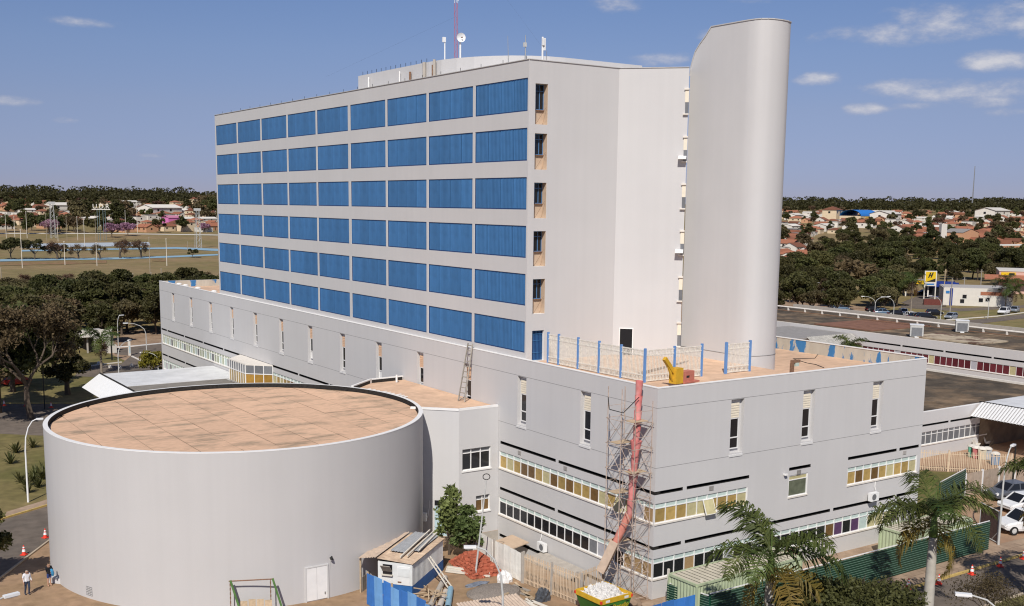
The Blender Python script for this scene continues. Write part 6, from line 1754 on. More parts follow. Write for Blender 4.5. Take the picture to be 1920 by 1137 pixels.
# lamps of the far road
def far_lamp(px_b, px_t, label, arm, dbl=False, group='street lamps on the far road'):
    B, h = hz_at(px_b, px_t); curved_lamp('street_lamp', label, B, max(h, 3), arm, .8, group, dbl=dbl)
far_lamp((1640, 590), (1640, 556), 'double-arm street lamp beside the parked cars', (2.4, -1.4), True)
far_lamp((1675, 597), (1675, 557), 'single bent street lamp in front of the parked cars', (-2.2, 1.2))
far_lamp((1763, 602), (1763, 555), 'single bent street lamp by the fuel station kerb', (-2.0, 1.2))
far_lamp((1852, 598), (1852, 556), 'single bent street lamp on the verge of the access road', (-1.6, 1))
far_lamp((1581, 570), (1581, 543), 'bent street lamp in front of the dark wood', (-1.8, 1.2)); far_lamp((1546, 560), (1546, 530), 'bent street lamp beside the rounded stair wall', (-2, 1.4))
for k, (b_, t_) in enumerate((((1769, 560), (1772, 505)), ((1806, 560), (1807, 520)), ((1781, 588), (1786, 522)), ((1837, 560), (1840, 505)), ((1526, 575), (1527, 545)))):
    B, h = hz_at(b_, t_); b = MB(); b.tube([(0, 0, 0), (0, 0, h)], [.16, .11], 6); b.bar((-.9, 0, h-.6), (.9, 0, h-.6), .1); tag(b.build('utility_pole', 'timber_grey' if k else 'timber', loc=B), 'slim utility pole with a crossarm near the fuel station', 'pole', 'utility poles by the fuel station')
# ================================================================ guard house and lamps behind the canopy
gq = at_z(168, 664)
gh = thing('guard_house', 'small guard house with a white lettered fascia under a flat canopy', 'guard house', gq, radians(0))
b = MB(); b.box(-1.2, 3.6, .5, 8.5, 3.0, 3.2); b.build('roof', 'fibre_cement', gh)
b = MB(); b.box(-1.3, -1.18, .4, 8.6, 2.7, 3.9); b.box(-1.3, 3.7, .28, .4, 2.7, 3.9); b.build('fascia', 'house_white', gh)
o = place(text_mesh('RECEPÇÃO' if False else 'ACOM', 'black_metal', 1.3, .01), 'lettering', gh, loc=(-1.33, 5.6, 3.3)); o.rotation_euler = (radians(90), 0, radians(-90))
b = MB(); b.box(.6, 3.4, 2.2, 8, 0, 3.0); b.build('wall', mat('guard_dark', (.09, .075, .07), .8, .2), gh)
for (x_, y_) in ((0, 1.2), (0, 7.5), (4, 1.2)):
    b = MB(); b.box(x_-.12, x_+.12, y_-.12, y_+.12, 0, 3); b.build('column', 'concrete', gh)
b = MB(); b.box(2.6, 4.2, -.6, .2, 0, 1.3); tag(b.build('white_box', 'house_white', loc=gq), 'white utility box standing beside the guard house', 'utility box')
q = at_z(210, 676); t = thing('notice_board', 'white notice board on a dark post beside the guard house', 'notice board', q)
b = MB(); b.box(-.1, .1, -.1, .1, 0, 4.4); b.build('post', 'black_metal', t); b = MB(); b.box(-2.6, .1, -.08, .0, 2.5, 3.9); b.build('board', 'house_white', t)
far_lamp((223, 705), (238, 643), 'bent street lamp standing behind the white canopy', (2.0, 2.0), False, 'street lamps behind the canopy')
far_lamp((275, 660), (258, 606), 'tall bent street lamp on the grass island', (-2.6, 1.0), False, 'street lamps behind the canopy')
far_lamp((297, 700), (281, 661), 'bent street lamp next to the yellow green shrub', (-1.6, .6), False, 'street lamps behind the canopy')
far_lamp((222, 650), (222, 592), 'straight dark lamp post in front of the wood', (.5, .2), False, 'street lamps behind the canopy')
q = at_z(53, 942); curved_lamp('street_lamp', 'pale bent-arm street lamp on the lawn beside the round auditorium', (q.x, q.y, 0), 7.0, (.95, -.25), .55, m='white_metal')
q = at_z(84, 768); b = MB(); b.tube([(0, 0, 0), (0, 0, 6.0)], .07, 7); tag(b.build('black_post', 'black_metal', loc=q), 'thin black post by the far road behind the round auditorium', 'post')
q = at_z(243, 667); t = thing('toll_post', 'white and blue gate post on the car park kerb', 'gate post', q)
b = MB(); b.box(-.16, .16, -.2, .2, 0, 2.6); b.build('casing', 'house_white', t); b = MB(); b.box(-.1, .1, -.22, -.2, .4, 1.6); b.build('blue_panel', 'pale_blue', t)
for k, (px, py) in enumerate(((207, 690), (225, 692), (247, 688), (262, 687), (185, 684))):
    q = at_z(px, py); b = MB(); b.lathe([(.28, 0), (.26, .3), (.12, .48), (0, .5)], 10); tag(b.build('concrete_bollard', 'house_white', loc=q), 'low rounded white bollard on the car park asphalt', 'bollard', 'bollards on the car park')
# ================================================================ people
def person(label, loc, rot, pose, cols, h=1.7):
    """one skinned body; pose gives joint positions for 1.7 m"""
    P = pose; names = list(P.keys()); edges = [('pelvis', 'belly'), ('belly', 'chest'), ('chest', 'neck'), ('neck', 'head'), ('head', 'crown')]
    for s_ in 'lr': edges += [('chest', 'sh_'+s_), ('sh_'+s_, 'el_'+s_), ('el_'+s_, 'wr_'+s_), ('wr_'+s_, 'ha_'+s_), ('pelvis', 'hip_'+s_), ('hip_'+s_, 'kn_'+s_), ('kn_'+s_, 'an_'+s_), ('an_'+s_, 'to_'+s_)]
    rad = {'pelvis': (.15, .11), 'belly': (.145, .105), 'chest': (.165, .115), 'neck': (.06, .06), 'head': (.088, .098), 'crown': (.07, .08)}
    for s_ in 'lr': rad.update({'sh_'+s_: (.075, .07), 'el_'+s_: (.05, .05), 'wr_'+s_: (.034, .034), 'ha_'+s_: (.03, .045), 'hip_'+s_: (.1, .1), 'kn_'+s_: (.066, .066), 'an_'+s_: (.045, .045), 'to_'+s_: (.042, .04)})
    me = bpy.data.meshes.new('body'); idx = {n: i_ for i_, n in enumerate(names)}
    me.from_pydata([Vector(P[n])*(h/1.7) for n in names], [(idx[a], idx[c]) for a, c in edges], [])
    o = bpy.data.objects.new('body', me); COL.objects.link(o)
    md = o.modifiers.new('skin', 'SKIN'); sv = me.skin_vertices[0].data
    for n in names: sv[idx[n]].radius = tuple(r*h/1.7 for r in rad[n]); sv[idx[n]].use_root = (n == 'pelvis')
    o.modifiers.new('sub', 'SUBSURF').levels = 2; o.modifiers['sub'].render_levels = 2
    dg = bpy.context.evaluated_depsgraph_get(); dg.update(); bm_ = bpy.data.meshes.new_from_object(o.evaluated_get(dg)); bpy.data.objects.remove(o)
    bm_.materials.clear()
    for c in cols: bm_.materials.append(MATS[c])            # skin, top, bottom, hair, shoes
    hp = P['pelvis'][2]*h/1.7
    for f in bm_.polygons:
        c = f.center; z = c.z*1.7/h; side = abs(c.x*1.7/h)
        f.use_smooth = True
        if z > 1.585 or (z > 1.5 and c.y > .03): f.material_index = 3
        elif z > 1.40 and side < .12: f.material_index = 0
        elif z < .07: f.material_index = 4
        elif z > .93: f.material_index = 1 if (side < .27 or z > 1.18) else 0
        elif side > .24: f.material_index = 0
        else: f.material_index = 2 if z > cols_short.get(label, 0) else 0
    t = thing('person', label, 'person', loc, rot); place(bm_, 'body', t)
    b = MB()                                             # hands: fingers and thumb
    for s_ in 'lr':
        hd = Vector(P['ha_'+s_])*(h/1.7); w_ = Vector(P['wr_'+s_])*(h/1.7); d = (hd-w_).normalized(); sd = d.cross(Vector((0, 1, 0))).normalized(); fw2 = sd.cross(d)
        for k in range(4): 
            o_ = hd+fw2*(-.03+.02*k); L_ = (.07, .08, .075, .06)[k]; b.tube([o_, o_+d*L_*.55, o_+d*L_*.9+sd*(.02 if s_ == 'l' else -.02)], [.010, .009, .007], 5)
        o_ = hd-d*.03+fw2*.04; b.tube([o_, o_+fw2*.025+d*.03, o_+fw2*.02+d*.06], [.011, .010, .007], 5)
    b.build('fingers', 'skin', t)
    hc = Vector(P['head'])*(h/1.7); b = MB(); b.tube([hc+Vector((0, -.085, -.005)), hc+Vector((0, -.115, -.03))], [.012, .016], 5); b.build('nose', 'skin', t)
    b = MB()
    for s_ in (-1, 1): b.obox(hc+Vector((s_*.035, -.092, .02)), (1, 0, 0), (0, 1, 0), (0, 0, 1), .013, .006, .007)
    b.obox(hc+Vector((0, -.088, -.06)), (1, 0, 0), (0, 1, 0), (0, 0, 1), .024, .006, .006); b.build('face_features', 'black_metal', t)
    return t
cols_short = {}
mat('shirt_white', (.72, .73, .76), .8, .04); mat('jeans', (.035, .05, .085), .8, .1); mat('hair_dark', (.02, .014, .01), .6, .1); mat('hair_grey', (.30, .26, .22), .6, .1); mat('shoes', (.03, .025, .025), .6, 0); mat('top_black', (.015, .015, .018), .8, .05); mat('skirt_blue', (.03, .05, .16), .8, .1); mat('cloth_blue', (.05, .25, .45), .8, .1)
stand = {'pelvis': (0, 0, .93), 'belly': (0, -.01, 1.08), 'chest': (0, 0, 1.28), 'neck': (0, 0, 1.44), 'head': (0, -.02, 1.54), 'crown': (0, -.015, 1.63),
         'sh_l': (.18, 0, 1.38), 'el_l': (.25, .03, 1.12), 'wr_l': (.26, -.06, .90), 'ha_l': (.255, -.08, .83), 'sh_r': (-.18, 0, 1.38), 'el_r': (-.25, .02, 1.12), 'wr_r': (-.25, -.08, .90), 'ha_r': (-.245, -.1, .83),
         'hip_l': (.09, 0, .88), 'kn_l': (.09, -.08, .48), 'an_l': (.09, .02, .07), 'to_l': (.1, -.13, .035), 'hip_r': (-.09, 0, .88), 'kn_r': (-.1, .02, .48), 'an_r': (-.1, .14, .09), 'to_r': (-.1, .01, .035)}
q = at_z(52, 1116); person('person in a white T-shirt and dark jeans walking on the forecourt', (q.x, q.y, 0), radians(15), stand, ['skin', 'shirt_white', 'jeans', 'hair_grey', 'shoes'], 1.72)
hold = dict(stand); hold.update({'el_l': (.24, -.06, 1.12), 'wr_l': (.08, -.24, 1.10), 'ha_l': (.02, -.26, 1.10), 'el_r': (-.24, -.04, 1.12), 'wr_r': (-.1, -.22, .98), 'ha_r': (-.04, -.25, .98), 'kn_l': (.09, 0, .48), 'an_l': (.1, .02, .07), 'to_l': (.11, -.12, .035), 'kn_r': (-.09, 0, .48), 'an_r': (-.1, .02, .07), 'to_r': (-.11, -.12, .035)})
lb2 = 'person in a black top and short blue skirt holding a blue bundle'
cols_short[lb2] = .6
q = at_z(93, 1099); t = person(lb2, (q.x, q.y, 0), radians(20), hold, ['skin', 'top_black', 'skirt_blue', 'hair_dark', 'skin'], 1.6)
b = MB(); b.tube([(.1, -.27, .72), (.09, -.28, .9), (.05, -.27, 1.1), (.0, -.24, 1.2)], [.06, .1, .1, .05], 8); tag(b.build('blue_bundle', 'cloth_blue', loc=(q.x, q.y, 0), rot=radians(20)), 'blue and white bundle held in the arms of the person in black', 'bundle')
q = at_z(108, 1092); b = MB(); b.box(-.5, .5, -.25, .25, 0, .35); o = b.build('concrete_block', 'wall_paint', loc=(q.x, q.y, 0), rot=radians(-50)); tag(o, 'low painted concrete block at the foot of the round auditorium', 'block')
q = at_z(95, 1072); b = MB(); b.bar((0, 0, .05), (.5, 1.5, .1), .34, .05); tag(b.build('pale_board', 'timber_white', loc=q), 'pale board leaning on the ground behind the person in black', 'board')
# ================================================================ sports field
def gstrip(name, pts_px, m, dz=.12):
    b = MB(); n = len(pts_px)//2; top = pts_px[:n]; bot = list(reversed(pts_px[n:]))
    for k in range(n-1):
        A_, B_, C_, D_ = on_ground(*top[k]), on_ground(*top[k+1]), on_ground(*bot[k+1]), on_ground(*bot[k])
        b.quad(*[(p.x, p.y, p.z+dz) for p in (D_, C_, B_, A_)])
    return struct(b.build(name, m))
gstrip('running_track', [(0, 487), (110, 485.3), (220, 483.5), (320, 480.5), (409, 476.8), (409, 479.6), (320, 483.6), (220, 487), (110, 488.6), (0, 491)], 'track_blue')
gstrip('running_track', [(40, 469.5), (130, 467.8), (240, 466), (330, 464), (409, 467.2), (409, 471.5), (330, 467.4), (240, 468.6), (130, 470.4), (40, 472.3)], 'track_blue')
gstrip('sports_court', [(40, 458), (160, 456), (280, 454.5), (282, 461), (160, 463.5), (40, 466)], 'track_pale', .1)
gstrip('field_path', [(240, 438.3), (330, 439.5), (409, 440.6), (409, 442), (330, 440.8), (240, 439.6)], 'house_white', .1)
gstrip('field_path', [(0, 437.5), (120, 437.5), (240, 438.3), (240, 439.4), (120, 438.8), (0, 438.8)], 'sill', .1)
gstrip('red_earth', [(0, 492), (110, 491), (200, 489), (200, 494), (110, 496.5), (0, 499)], 'red_earth', .08)
gstrip('red_earth', [(285, 486), (300, 484.5), (312, 486), (312, 490), (300, 491.5), (285, 490)], 'red_earth', .09)
gstrip('red_earth', [(155, 541), (185, 534), (225, 538), (225, 545), (185, 548), (155, 546)], 'red_earth', .06)
FG = 'floodlight poles on the sports field'; mat('old_pole', (.34, .29, .22), .8, .1)
pb = {}
def fpole(px, yb, yt, r=.14, label='thin pale floodlight pole standing on the sports field'):
    B, h = hz_at((px, yb), (px-1, yt)); b = MB(); b.tube([(0, 0, 0), (0, 0, h)], [r*.9, r*.6], 6); b.bar((-.3, 0, h), (.3, 0, h), .12, .12); tag(b.build('floodlight_pole', 'timber_white' if yb % 2 else 'old_pole', loc=B), label, 'pole', FG)
for px, yb, yt in ((12, 447, 417), (28, 445, 420), (51, 447, 410), (88, 452, 412), (109, 453, 417), (126, 452, 418), (146, 451, 418), (159, 463, 415), (180, 452, 415), (236, 437, 412), (258, 437, 396), (309, 436, 415)): fpole(px, yb, yt)
for px, yb, yt in ((42, 503, 430), (122, 497, 453), (182, 499, 455), (282, 522, 445), (313, 499, 448), (352, 470, 458)): fpole(px, yb, yt, .15, 'tall pale pole nearer than the blue running track')
for px, yb, yt in ((250, 546, 513), (284, 532, 511), (303, 530, 504), (3, 532, 502)): fpole(px, yb, yt, .2, 'short white post at the edge of the dry grass')
def lattice(px, yb, yt, w, label):
    B, h = hz_at((px, yb), (px, yt)); t = thing('lattice_tower', label, 'lattice tower', B)
    for sx_ in (-1, 1):
        for sy_ in (-1, 1):
            b = MB(); b.tube([(sx_*w, sy_*w, 0), (sx_*w*.55, sy_*w*.55, h)], .1, 4); b.build('leg', 'galv', t)
    n = int(h/2.5)
    for k in range(n):
        f0, f1 = 1-.45*k/n, 1-.45*(k+1)/n; z0, z1 = h*k/n, h*(k+1)/n
        b = MB(); b.tube([(-w*f0, -w*f0, z0), (w*f1, -w*f1, z1)], .05, 3); b.tube([(w*f0, -w*f0, z0), (-w*f1, -w*f1, z1)], .05, 3); b.build('bracing', 'galv', t)
    b = MB(); b.box(-w*1.3, w*1.3, -.2, .2, h, h+1.2); b.build('lamp_frame', 'galv', t)
    return t
lattice(100, 447, 396, 1.3, 'grey lattice light tower among the poles of the sports field'); lattice(372, 466, 402, 1.3, 'grey lattice light tower near the tower block')
B, h = hz_at((192, 452), (192, 405)); t = thing('letter_sign', 'white letters on tall green lattice legs beside the flowering tree', 'sign', B, radians(-20))
for x_ in (-2.0, -.9, .9, 2.0):
    b = MB(); b.tube([(x_, 0, 0), (x_, 0, h)], .13, 5); b.build('leg', mat('lattice_green', (.16, .22, .22), .6, .1), t)
b = MB(); b.box(-4.6, 4.6, -.1, .1, h, h+.4); b.build('base_bar', 'house_white', t)
o = place(text_mesh('U.D.R', 'house_white', 3.4, .12), 'lettering', t, loc=(0, -.05, h+1.7)); o.rotation_euler = (radians(90), 0, 0)
# field trees
for px, py, key, hgt, lb in ((21, 487, 'umb', 9.0, None), (65, 487, 'umb', 8.5, 'narrow dark tree beside the blue track'), (107, 487, 'bare1', 10, None), (114, 485, 'umb', 6, 'low dark tree beside the leafless one at the track'), (147, 486, 'bare1', 8.5, 'leafless tree at the track next to the tall pole'), (187, 486, 'bare1', 8.5, 'small leafless tree beside the track and a tall pole'), (226, 485, 'bare1', 11, 'large leafless tree with a dark trunk on the track edge'), (264, 484, 'bare1', 10.5, 'leafless tree on the track edge next to the pale court'), (361, 484, 'umb', 4, 'small lone tree on the track edge near the lattice tower')):
    put(key, on_ground(px, py), hgt, label=lb)
for px, py, hgt, lb in ((48, 536, 4.6, None), (130, 535, 4.9, 'leafless shrub-like tree at the lower edge of the field'), (182, 535, 4.7, 'leafless shrub-like tree above a patch of red earth'), (232, 540, 2.6, 'tiny leafless shrub beside the white post'), (388, 528, 4.4, 'leafless tree top beside the end of the podium')):
    put('bare2', on_ground(px, py), hgt, label=lb, sx=1.2)
for px, py, hgt, lb in ((210, 446, 8.5, None), (240, 443, 8, 'second pink flowering tree beyond the field path'), (93, 440, 9, 'pink-grey flowering tree behind the lattice tower'), (384, 436, 6, 'small pink flowering tree by the far houses')):
    put('pink', on_ground(px, py), hgt, label=lb)
put('umb', on_ground(300, 437), 9, label='round dark tree on the field path', sx=.8)
# ================================================================ the town
HOUSE = {}
def house_proto(key, name, label, L, W, h, rise, wall, roof, kind='gable'):
    t = thing(name, label, 'house')
    b = MB(); b.box(-L/2, L/2, -W/2, W/2, -1.5, h)
    if kind == 'gable':
        for s_ in (-1, 1): b.tri((s_*L/2, -W/2, h), (s_*L/2, W/2, h), (s_*L/2, 0, h+rise))
    b.build('wall', wall, t)
    b = MB(); o_ = .45
    if kind == 'gable':
        for s_ in (-1, 1):
            b.quad((-L/2-o_, s_*(W/2+o_), h-o_*rise/(W/2)), (L/2+o_, s_*(W/2+o_), h-o_*rise/(W/2)), (L/2+o_, 0, h+rise+.02), (-L/2-o_, 0, h+rise+.02))
            b.quad((-L/2-o_, s_*(W/2+o_), h-o_*rise/(W/2)-.12), (L/2+o_, s_*(W/2+o_), h-o_*rise/(W/2)-.12), (L/2+o_, s_*(W/2+o_), h-o_*rise/(W/2)), (-L/2-o_, s_*(W/2+o_), h-o_*rise/(W/2)))
    elif kind == 'hip':
        a = [(-L/2-o_, -W/2-o_), (L/2+o_, -W/2-o_), (L/2+o_, W/2+o_), (-L/2-o_, W/2+o_)]; r0_, r1_ = (-L/2+W/2, 0), (L/2-W/2, 0)
        A3 = [(p[0], p[1], h) for p in a]; R0_, R1_ = (*r0_, h+rise), (*r1_, h+rise)
        b.quad(A3[0], A3[1], R1_, R0_); b.quad(A3[2], A3[3], R0_, R1_); b.tri(A3[1], A3[2], R1_); b.tri(A3[3], A3[0], R0_)
    else:
        b.box(-L/2-.1, L/2+.1, -W/2-.1, W/2+.1, h, h+.15); b.quad((-L/2+.3, -W/2+.3, h+.2), (L/2-.3, -W/2+.3, h+.2), (L/2-.3, W/2-.3, h+rise), (-L/2+.3, W/2-.3, h+rise))
    b.build('roof', roof, t)
    for x_ in (-L*.3, L*.12):
        for s_ in (-1, 1):
            w = MB(); w.box(x_-.6, x_+.6, s_*W/2-.03, s_*W/2+.03, h-1.9, h-.8); w.build('window', 'glass_dark', t)
    w = MB(); w.box(L*.33-.45, L*.33+.45, -W/2-.03, -W/2+.03, 0, 2.1); w.build('door', 'bark', t)
    w = MB(); w.box(-L/2-.03, -L/2+.03, -.6, .6, h-1.9, h-.8); w.build('window', 'glass_dark', t)
    HOUSE[key] = t
HG = 'houses of the town'
house_proto('a', 'town_house', 'white house with a terracotta gable roof in the town', 11, 8, 3.2, 1.9, 'house_white', 'terracotta')
house_proto('b', 'town_house', 'cream house with a terracotta hipped roof in the town', 12, 8.5, 3.2, 2.0, 'house_cream', 'terracotta', 'hip')
house_proto('c', 'town_house', 'peach-walled house with a terracotta gable roof in the town', 13, 8, 3.4, 1.8, 'house_peach', 'terracotta')
house_proto('d', 'town_house', 'white house with a low grey sheet roof in the town', 14, 9, 3.8, .6, 'house_white', 'fibre_cement', 'flat')
house_proto('e', 'town_house', 'long white shed with a pale roof in the town', 20, 10, 4.2, 1.4, 'house_white', 'house_white', 'gable')
house_proto('f', 'town_house', 'two-storey cream house with a terracotta roof in the town', 10, 8, 6.0, 1.9, 'house_cream', 'terracotta', 'hip')
HUSED = set()
def put_house(key, p, rot, sc=1.0, label=None):
    t = HOUSE[key]
    if key not in HUSED and label is None:
        HUSED.add(key); t.location = p; t.rotation_euler = (0, 0, rot); t.scale = (sc,)*3; t['group'] = HG; return t
    return copy_tree(t, p, rot, sc, label, HG)
TREEP = []; HP = []
def inpoly(x, y, poly):
    c = False
    for i_ in range(len(poly)):
        (x1, y1), (x2, y2) = poly[i_], poly[i_-1]
        if (y1 > y) != (y2 > y) and x < (x2-x1)*(y-y1)/(y2-y1)+x1: c = not c
    return c
def town(poly, nh, nt, keys='aaabbccddef', tk=('f1', 'f2', 'f3', 'f1', 'f4'), hd=11, td=7, hmin=6, hmax=11, grid=.35):
    xs = [p[0] for p in poly]; ys = [p[1] for p in poly]
    k = tries = 0
    while k < nh and tries < nh*80:
        tries += 1; x, y = random.uniform(min(xs), max(xs)), random.uniform(min(ys), max(ys))
        if not inpoly(x, y, poly): continue
        g = on_ground(x, y)
        if any((g-q).length < hd for q in HP): continue
        HP.append(g); put_house(random.choice(keys), g, grid+random.choice((0, pi/2))+random.uniform(-.06, .06), random.uniform(.68, .98)); k += 1
    k = tries = 0
    while k < nt and tries < nt*80:
        tries += 1; x, y = random.uniform(min(xs), max(xs)), random.uniform(min(ys), max(ys))
        if not inpoly(x, y, poly): continue
        g = on_ground(x, y)
        if any((g-q).length < td for q in TREEP) or any((g-q).length < 7.5 for q in HP): continue
        TREEP.append(g); put(random.choice(tk), g, random.uniform(hmin, hmax), group='trees of the town'); k += 1
# left
town([(205, 436), (408, 436), (408, 398), (330, 392), (215, 396)], 74, 9, hd=9)
town([(-30, 432), (135, 428), (205, 425), (210, 394), (120, 388), (-30, 392)], 64, 22, hd=9)
town([(-30, 440), (240, 437), (235, 430), (-30, 433)], 0, 16, hmin=8, hmax=11)
town([(130, 425), (235, 425), (240, 400), (150, 398)], 0, 13, tk=('f1', 'f1', 'f2'), hmin=11, hmax=16, td=8)
town([(365, 434), (430, 434), (430, 388), (375, 385)], 2, 16, tk=('f1', 'f2'), hmin=10, hmax=15)
town([(-30, 394), (430, 396), (430, 381), (-30, 380)], 22, 34, hmin=6, hmax=10)
# right
town([(1455, 505), (1560, 498), (1570, 480), (1470, 478)], 14, 2, keys='aabbcf', hd=9)
town([(1455, 478), (1520, 470), (1520, 440), (1460, 438)], 18, 6, keys='aabcd', hd=9)
town([(1455, 440), (1720, 436), (1960, 445), (1960, 428), (1720, 415), (1455, 418)], 50, 34, hmin=5, hmax=9, keys='aabbccdde', hd=10)
town([(1690, 470), (1880, 475), (1880, 440), (1720, 430)], 60, 8, keys='aaabbccd', hd=9)
town([(1860, 480), (1960, 478), (1960, 440), (1870, 440)], 8, 10, keys='cccd')
town([(1455, 418), (1960, 428), (1960, 402), (1455, 400)], 60, 46, hmin=5, hmax=9, keys='aabbccdee', hd=10)
put('f4', on_ground(1598, 556), 10.5, label='yellow-brown dry tree in front of the right wood', sx=1.2); put('f4', on_ground(1612, 550), 9, label='second yellow-brown dry tree in front of the right wood')
# landmark roofs
g = on_ground(1610, 414); t = thing('blue_hall', 'bright blue arched hall with yellow panels in the far town', 'hall', g, .35)
b = MB(); n = 12
for k in range(n):
    a0, a1 = pi*k/n, pi*(k+1)/n; b.quad((-22, -9*cos(a0), 4+5*sin(a0)), (22, -9*cos(a0), 4+5*sin(a0)), (22, -9*cos(a1), 4+5*sin(a1)), (-22, -9*cos(a1), 4+5*sin(a1)))
b.build('arched_roof', mat('hall_blue', (.03, .20, .60), .5, .05), t); b = MB(); b.box(-22, 22, -8.8, 8.8, -1, 4); b.build('wall', 'house_cream', t); b = MB(); b.box(-10, 4, -9.0, -8.8, 0, 3); b.build('yellow_panel', 'fs_yellow', t)
put_house('e', on_ground(1660, 416), .35, 1.6, 'large cream hall with a pale roof beside the blue hall'); put_house('f', on_ground(1560, 414), .35, 1.5, 'pink-roofed two-storey house left of the blue hall' if False else 'large two-storey house standing near the blue hall')
put_house('e', on_ground(1860, 410), .2, 1.7, 'long pale warehouse on the far slope'); put_house('e', on_ground(120, 398), .3, 1.4, 'long white hall above the far houses'); put_house('e', on_ground(300, 405), .5, 1.6, 'long cream warehouse above the terracotta roofs')
g = on_ground(1905, 477); t = thing('brick_school', 'low orange brick building with white bands among the trees', 'building', g, -.15)
b = MB(); b.box(-20, 22, -5, 5, -1, 4.5); b.build('wall', 'house_peach', t); b = MB(); b.box(-20.3, 22.3, -5.3, 5.3, 4.5, 4.8); b.build('roof', 'house_white', t)
for k in range(9):
    b = MB(); b.box(-4+k*2.6, -2.2+k*2.6, -5.05, -4.95, 1.2, 3.2); b.build('window', 'glass_grey', t)
g = on_ground(1800, 459); t = thing('brick_hall', 'orange brick gabled hall behind the water tank', 'hall', g, .1)
b = MB(); b.box(-9, 9, -6, 6, -1, 7); b.tri((-9, -6, 7), (9, -6, 7), (0, -6, 9)); b.build('wall', 'house_peach', t); b = MB(); b.quad((-9.3, -6.3, 7), (0, -6.3, 9.1), (0, 6.3, 9.1), (-9.3, 6.3, 7)); b.quad((9.3, -6.3, 7), (0, -6.3, 9.1), (0, 6.3, 9.1), (9.3, 6.3, 7)); b.build('roof', 'fibre_cement', t)
b = MB(); g = on_ground(322, 425); b.box(-5, 5, -4, 4, -1, 6); o = b.build('pink_house', mat('pinkwall', (.62, .18, .42), .8, .05), loc=g, rot=.3); tag(o, 'bright pink house among the terracotta roofs', 'house')
b = MB(); b.quad((-5.4, -4.4, 5.8), (5.4, -4.4, 5.8), (5.4, 0, 7.4), (-5.4, 0, 7.4)); b.quad((-5.4, 4.4, 5.8), (5.4, 4.4, 5.8), (5.4, 0, 7.4), (-5.4, 0, 7.4)); b.build('roof', mat('pinkroof', (.5, .2, .3), .8, .1), o)
# far wood along the skyline: reads as one mass
rgf = random.Random(77); b = MB()
def far_band(px0, px1, y0, y1, n, h0, h1):
    for k in range(n):
        g = on_ground(rgf.uniform(px0, px1), rgf.uniform(y0, y1)); H_ = rgf.uniform(h0, h1); R_2 = H_*rgf.uniform(.55, .8)
        for j in range(60):
            d = Vector((rgf.gauss(0, 1), rgf.gauss(0, 1), abs(rgf.gauss(0, 1)))).normalized()
            leaf_quad(b, g+Vector((d.x*R_2, d.y*R_2, H_*.35+d.z*H_*.62)), rgf, 1.5)
far_band(-60, 470, 373, 384, 330, 6, 11); far_band(-60, 470, 370.5, 373.5, 170, 8, 15); far_band(1440, 1980, 391, 400, 260, 6, 10); far_band(1440, 1980, 389.0, 392.5, 170, 7, 13)
stuff(b.build('far_wood', 'leaf_dark'))
# distant radio mast
B = on_ground(1822, 396); b = MB(); b.tube([(0, 0, 0), (0, 0, 46)], [.8, .4], 4); tag(b.build('distant_mast', 'steel', loc=B), 'thin distant radio mast on the skyline', 'mast')
for k in list(PROTO):
    if k not in USED: drop(PROTO[k][0])
for k in list(HOUSE):
    if k not in HUSED: drop(HOUSE[k])
# ================================================================ the ground
def sheet(name, pts, m, z):
    b = MB(); b.poly([(p[0], p[1], z) for p in pts]); return struct(b.build(name, m))
# terrain: one polar sheet about the camera out to the horizon; close by it lies below the yard sheets (sunken yard)
b = MB()
rings = [3, 60, 120, 195, 215, 250, 300, 400, 480, 560, 640, 740, 860, 1000, 1150, 1320, 1500, 1640, 2000, 3000, 6000, 14000]
NS = 96
V = []; Fc = []
for r in rings:
    for k in range(NS):
        a = 2*pi*k/NS; x, y = r*sin(a), r*cos(a); V.append((x, y, terrain(x, y)-(2.6 if r < 200 else .03)))
for i in range(len(rings)-1):
    for k in range(NS):
        p = i*NS+k; q = i*NS+(k+1) % NS; Fc.append((p, q, q+NS, p+NS))
b._add(V, Fc)
struct(b.build('ground', 'field', smooth=True))
# yard round the buildings, left open over the sunken yard
b = MB()
WX0, WX1, WY0, WY1 = 42.9, 45.2, 52.9, 68.5
X0, X1, Y0, Y1 = -150, 230, -120, 215
b.quad((X0, Y0, 0), (WX0, Y0, 0), (WX0, Y1, 0), (X0, Y1, 0)); b.quad((WX1, Y0, 0), (X1, Y0, 0), (X1, Y1, 0), (WX1, Y1, 0))
b.quad((WX0, Y0, 0), (WX1, Y0, 0), (WX1, WY0, 0), (WX0, WY0, 0)); b.quad((WX0, WY1, 0), (WX1, WY1, 0), (WX1, Y1, 0), (WX0, Y1, 0))
struct(b.build('yard', 'soil'))
b = MB(); b.quad((WX0, WY0, -1.5), (WX1, WY0, -1.5), (WX1, WY1, -1.5), (WX0, WY1, -1.5))
b.quad((WX0, WY0, -1.5), (WX0, WY1, -1.5), (WX0, WY1, 0), (WX0, WY0, 0)); b.quad((WX0, WY0, -1.5), (WX1, WY0, -1.5), (WX1, WY0, 0), (WX0, WY0, 0)); b.quad((WX0, WY1, -1.5), (WX1, WY1, -1.5), (WX1, WY1, 0), (WX0, WY1, 0))
struct(b.build('sunken_yard', 'concrete'))
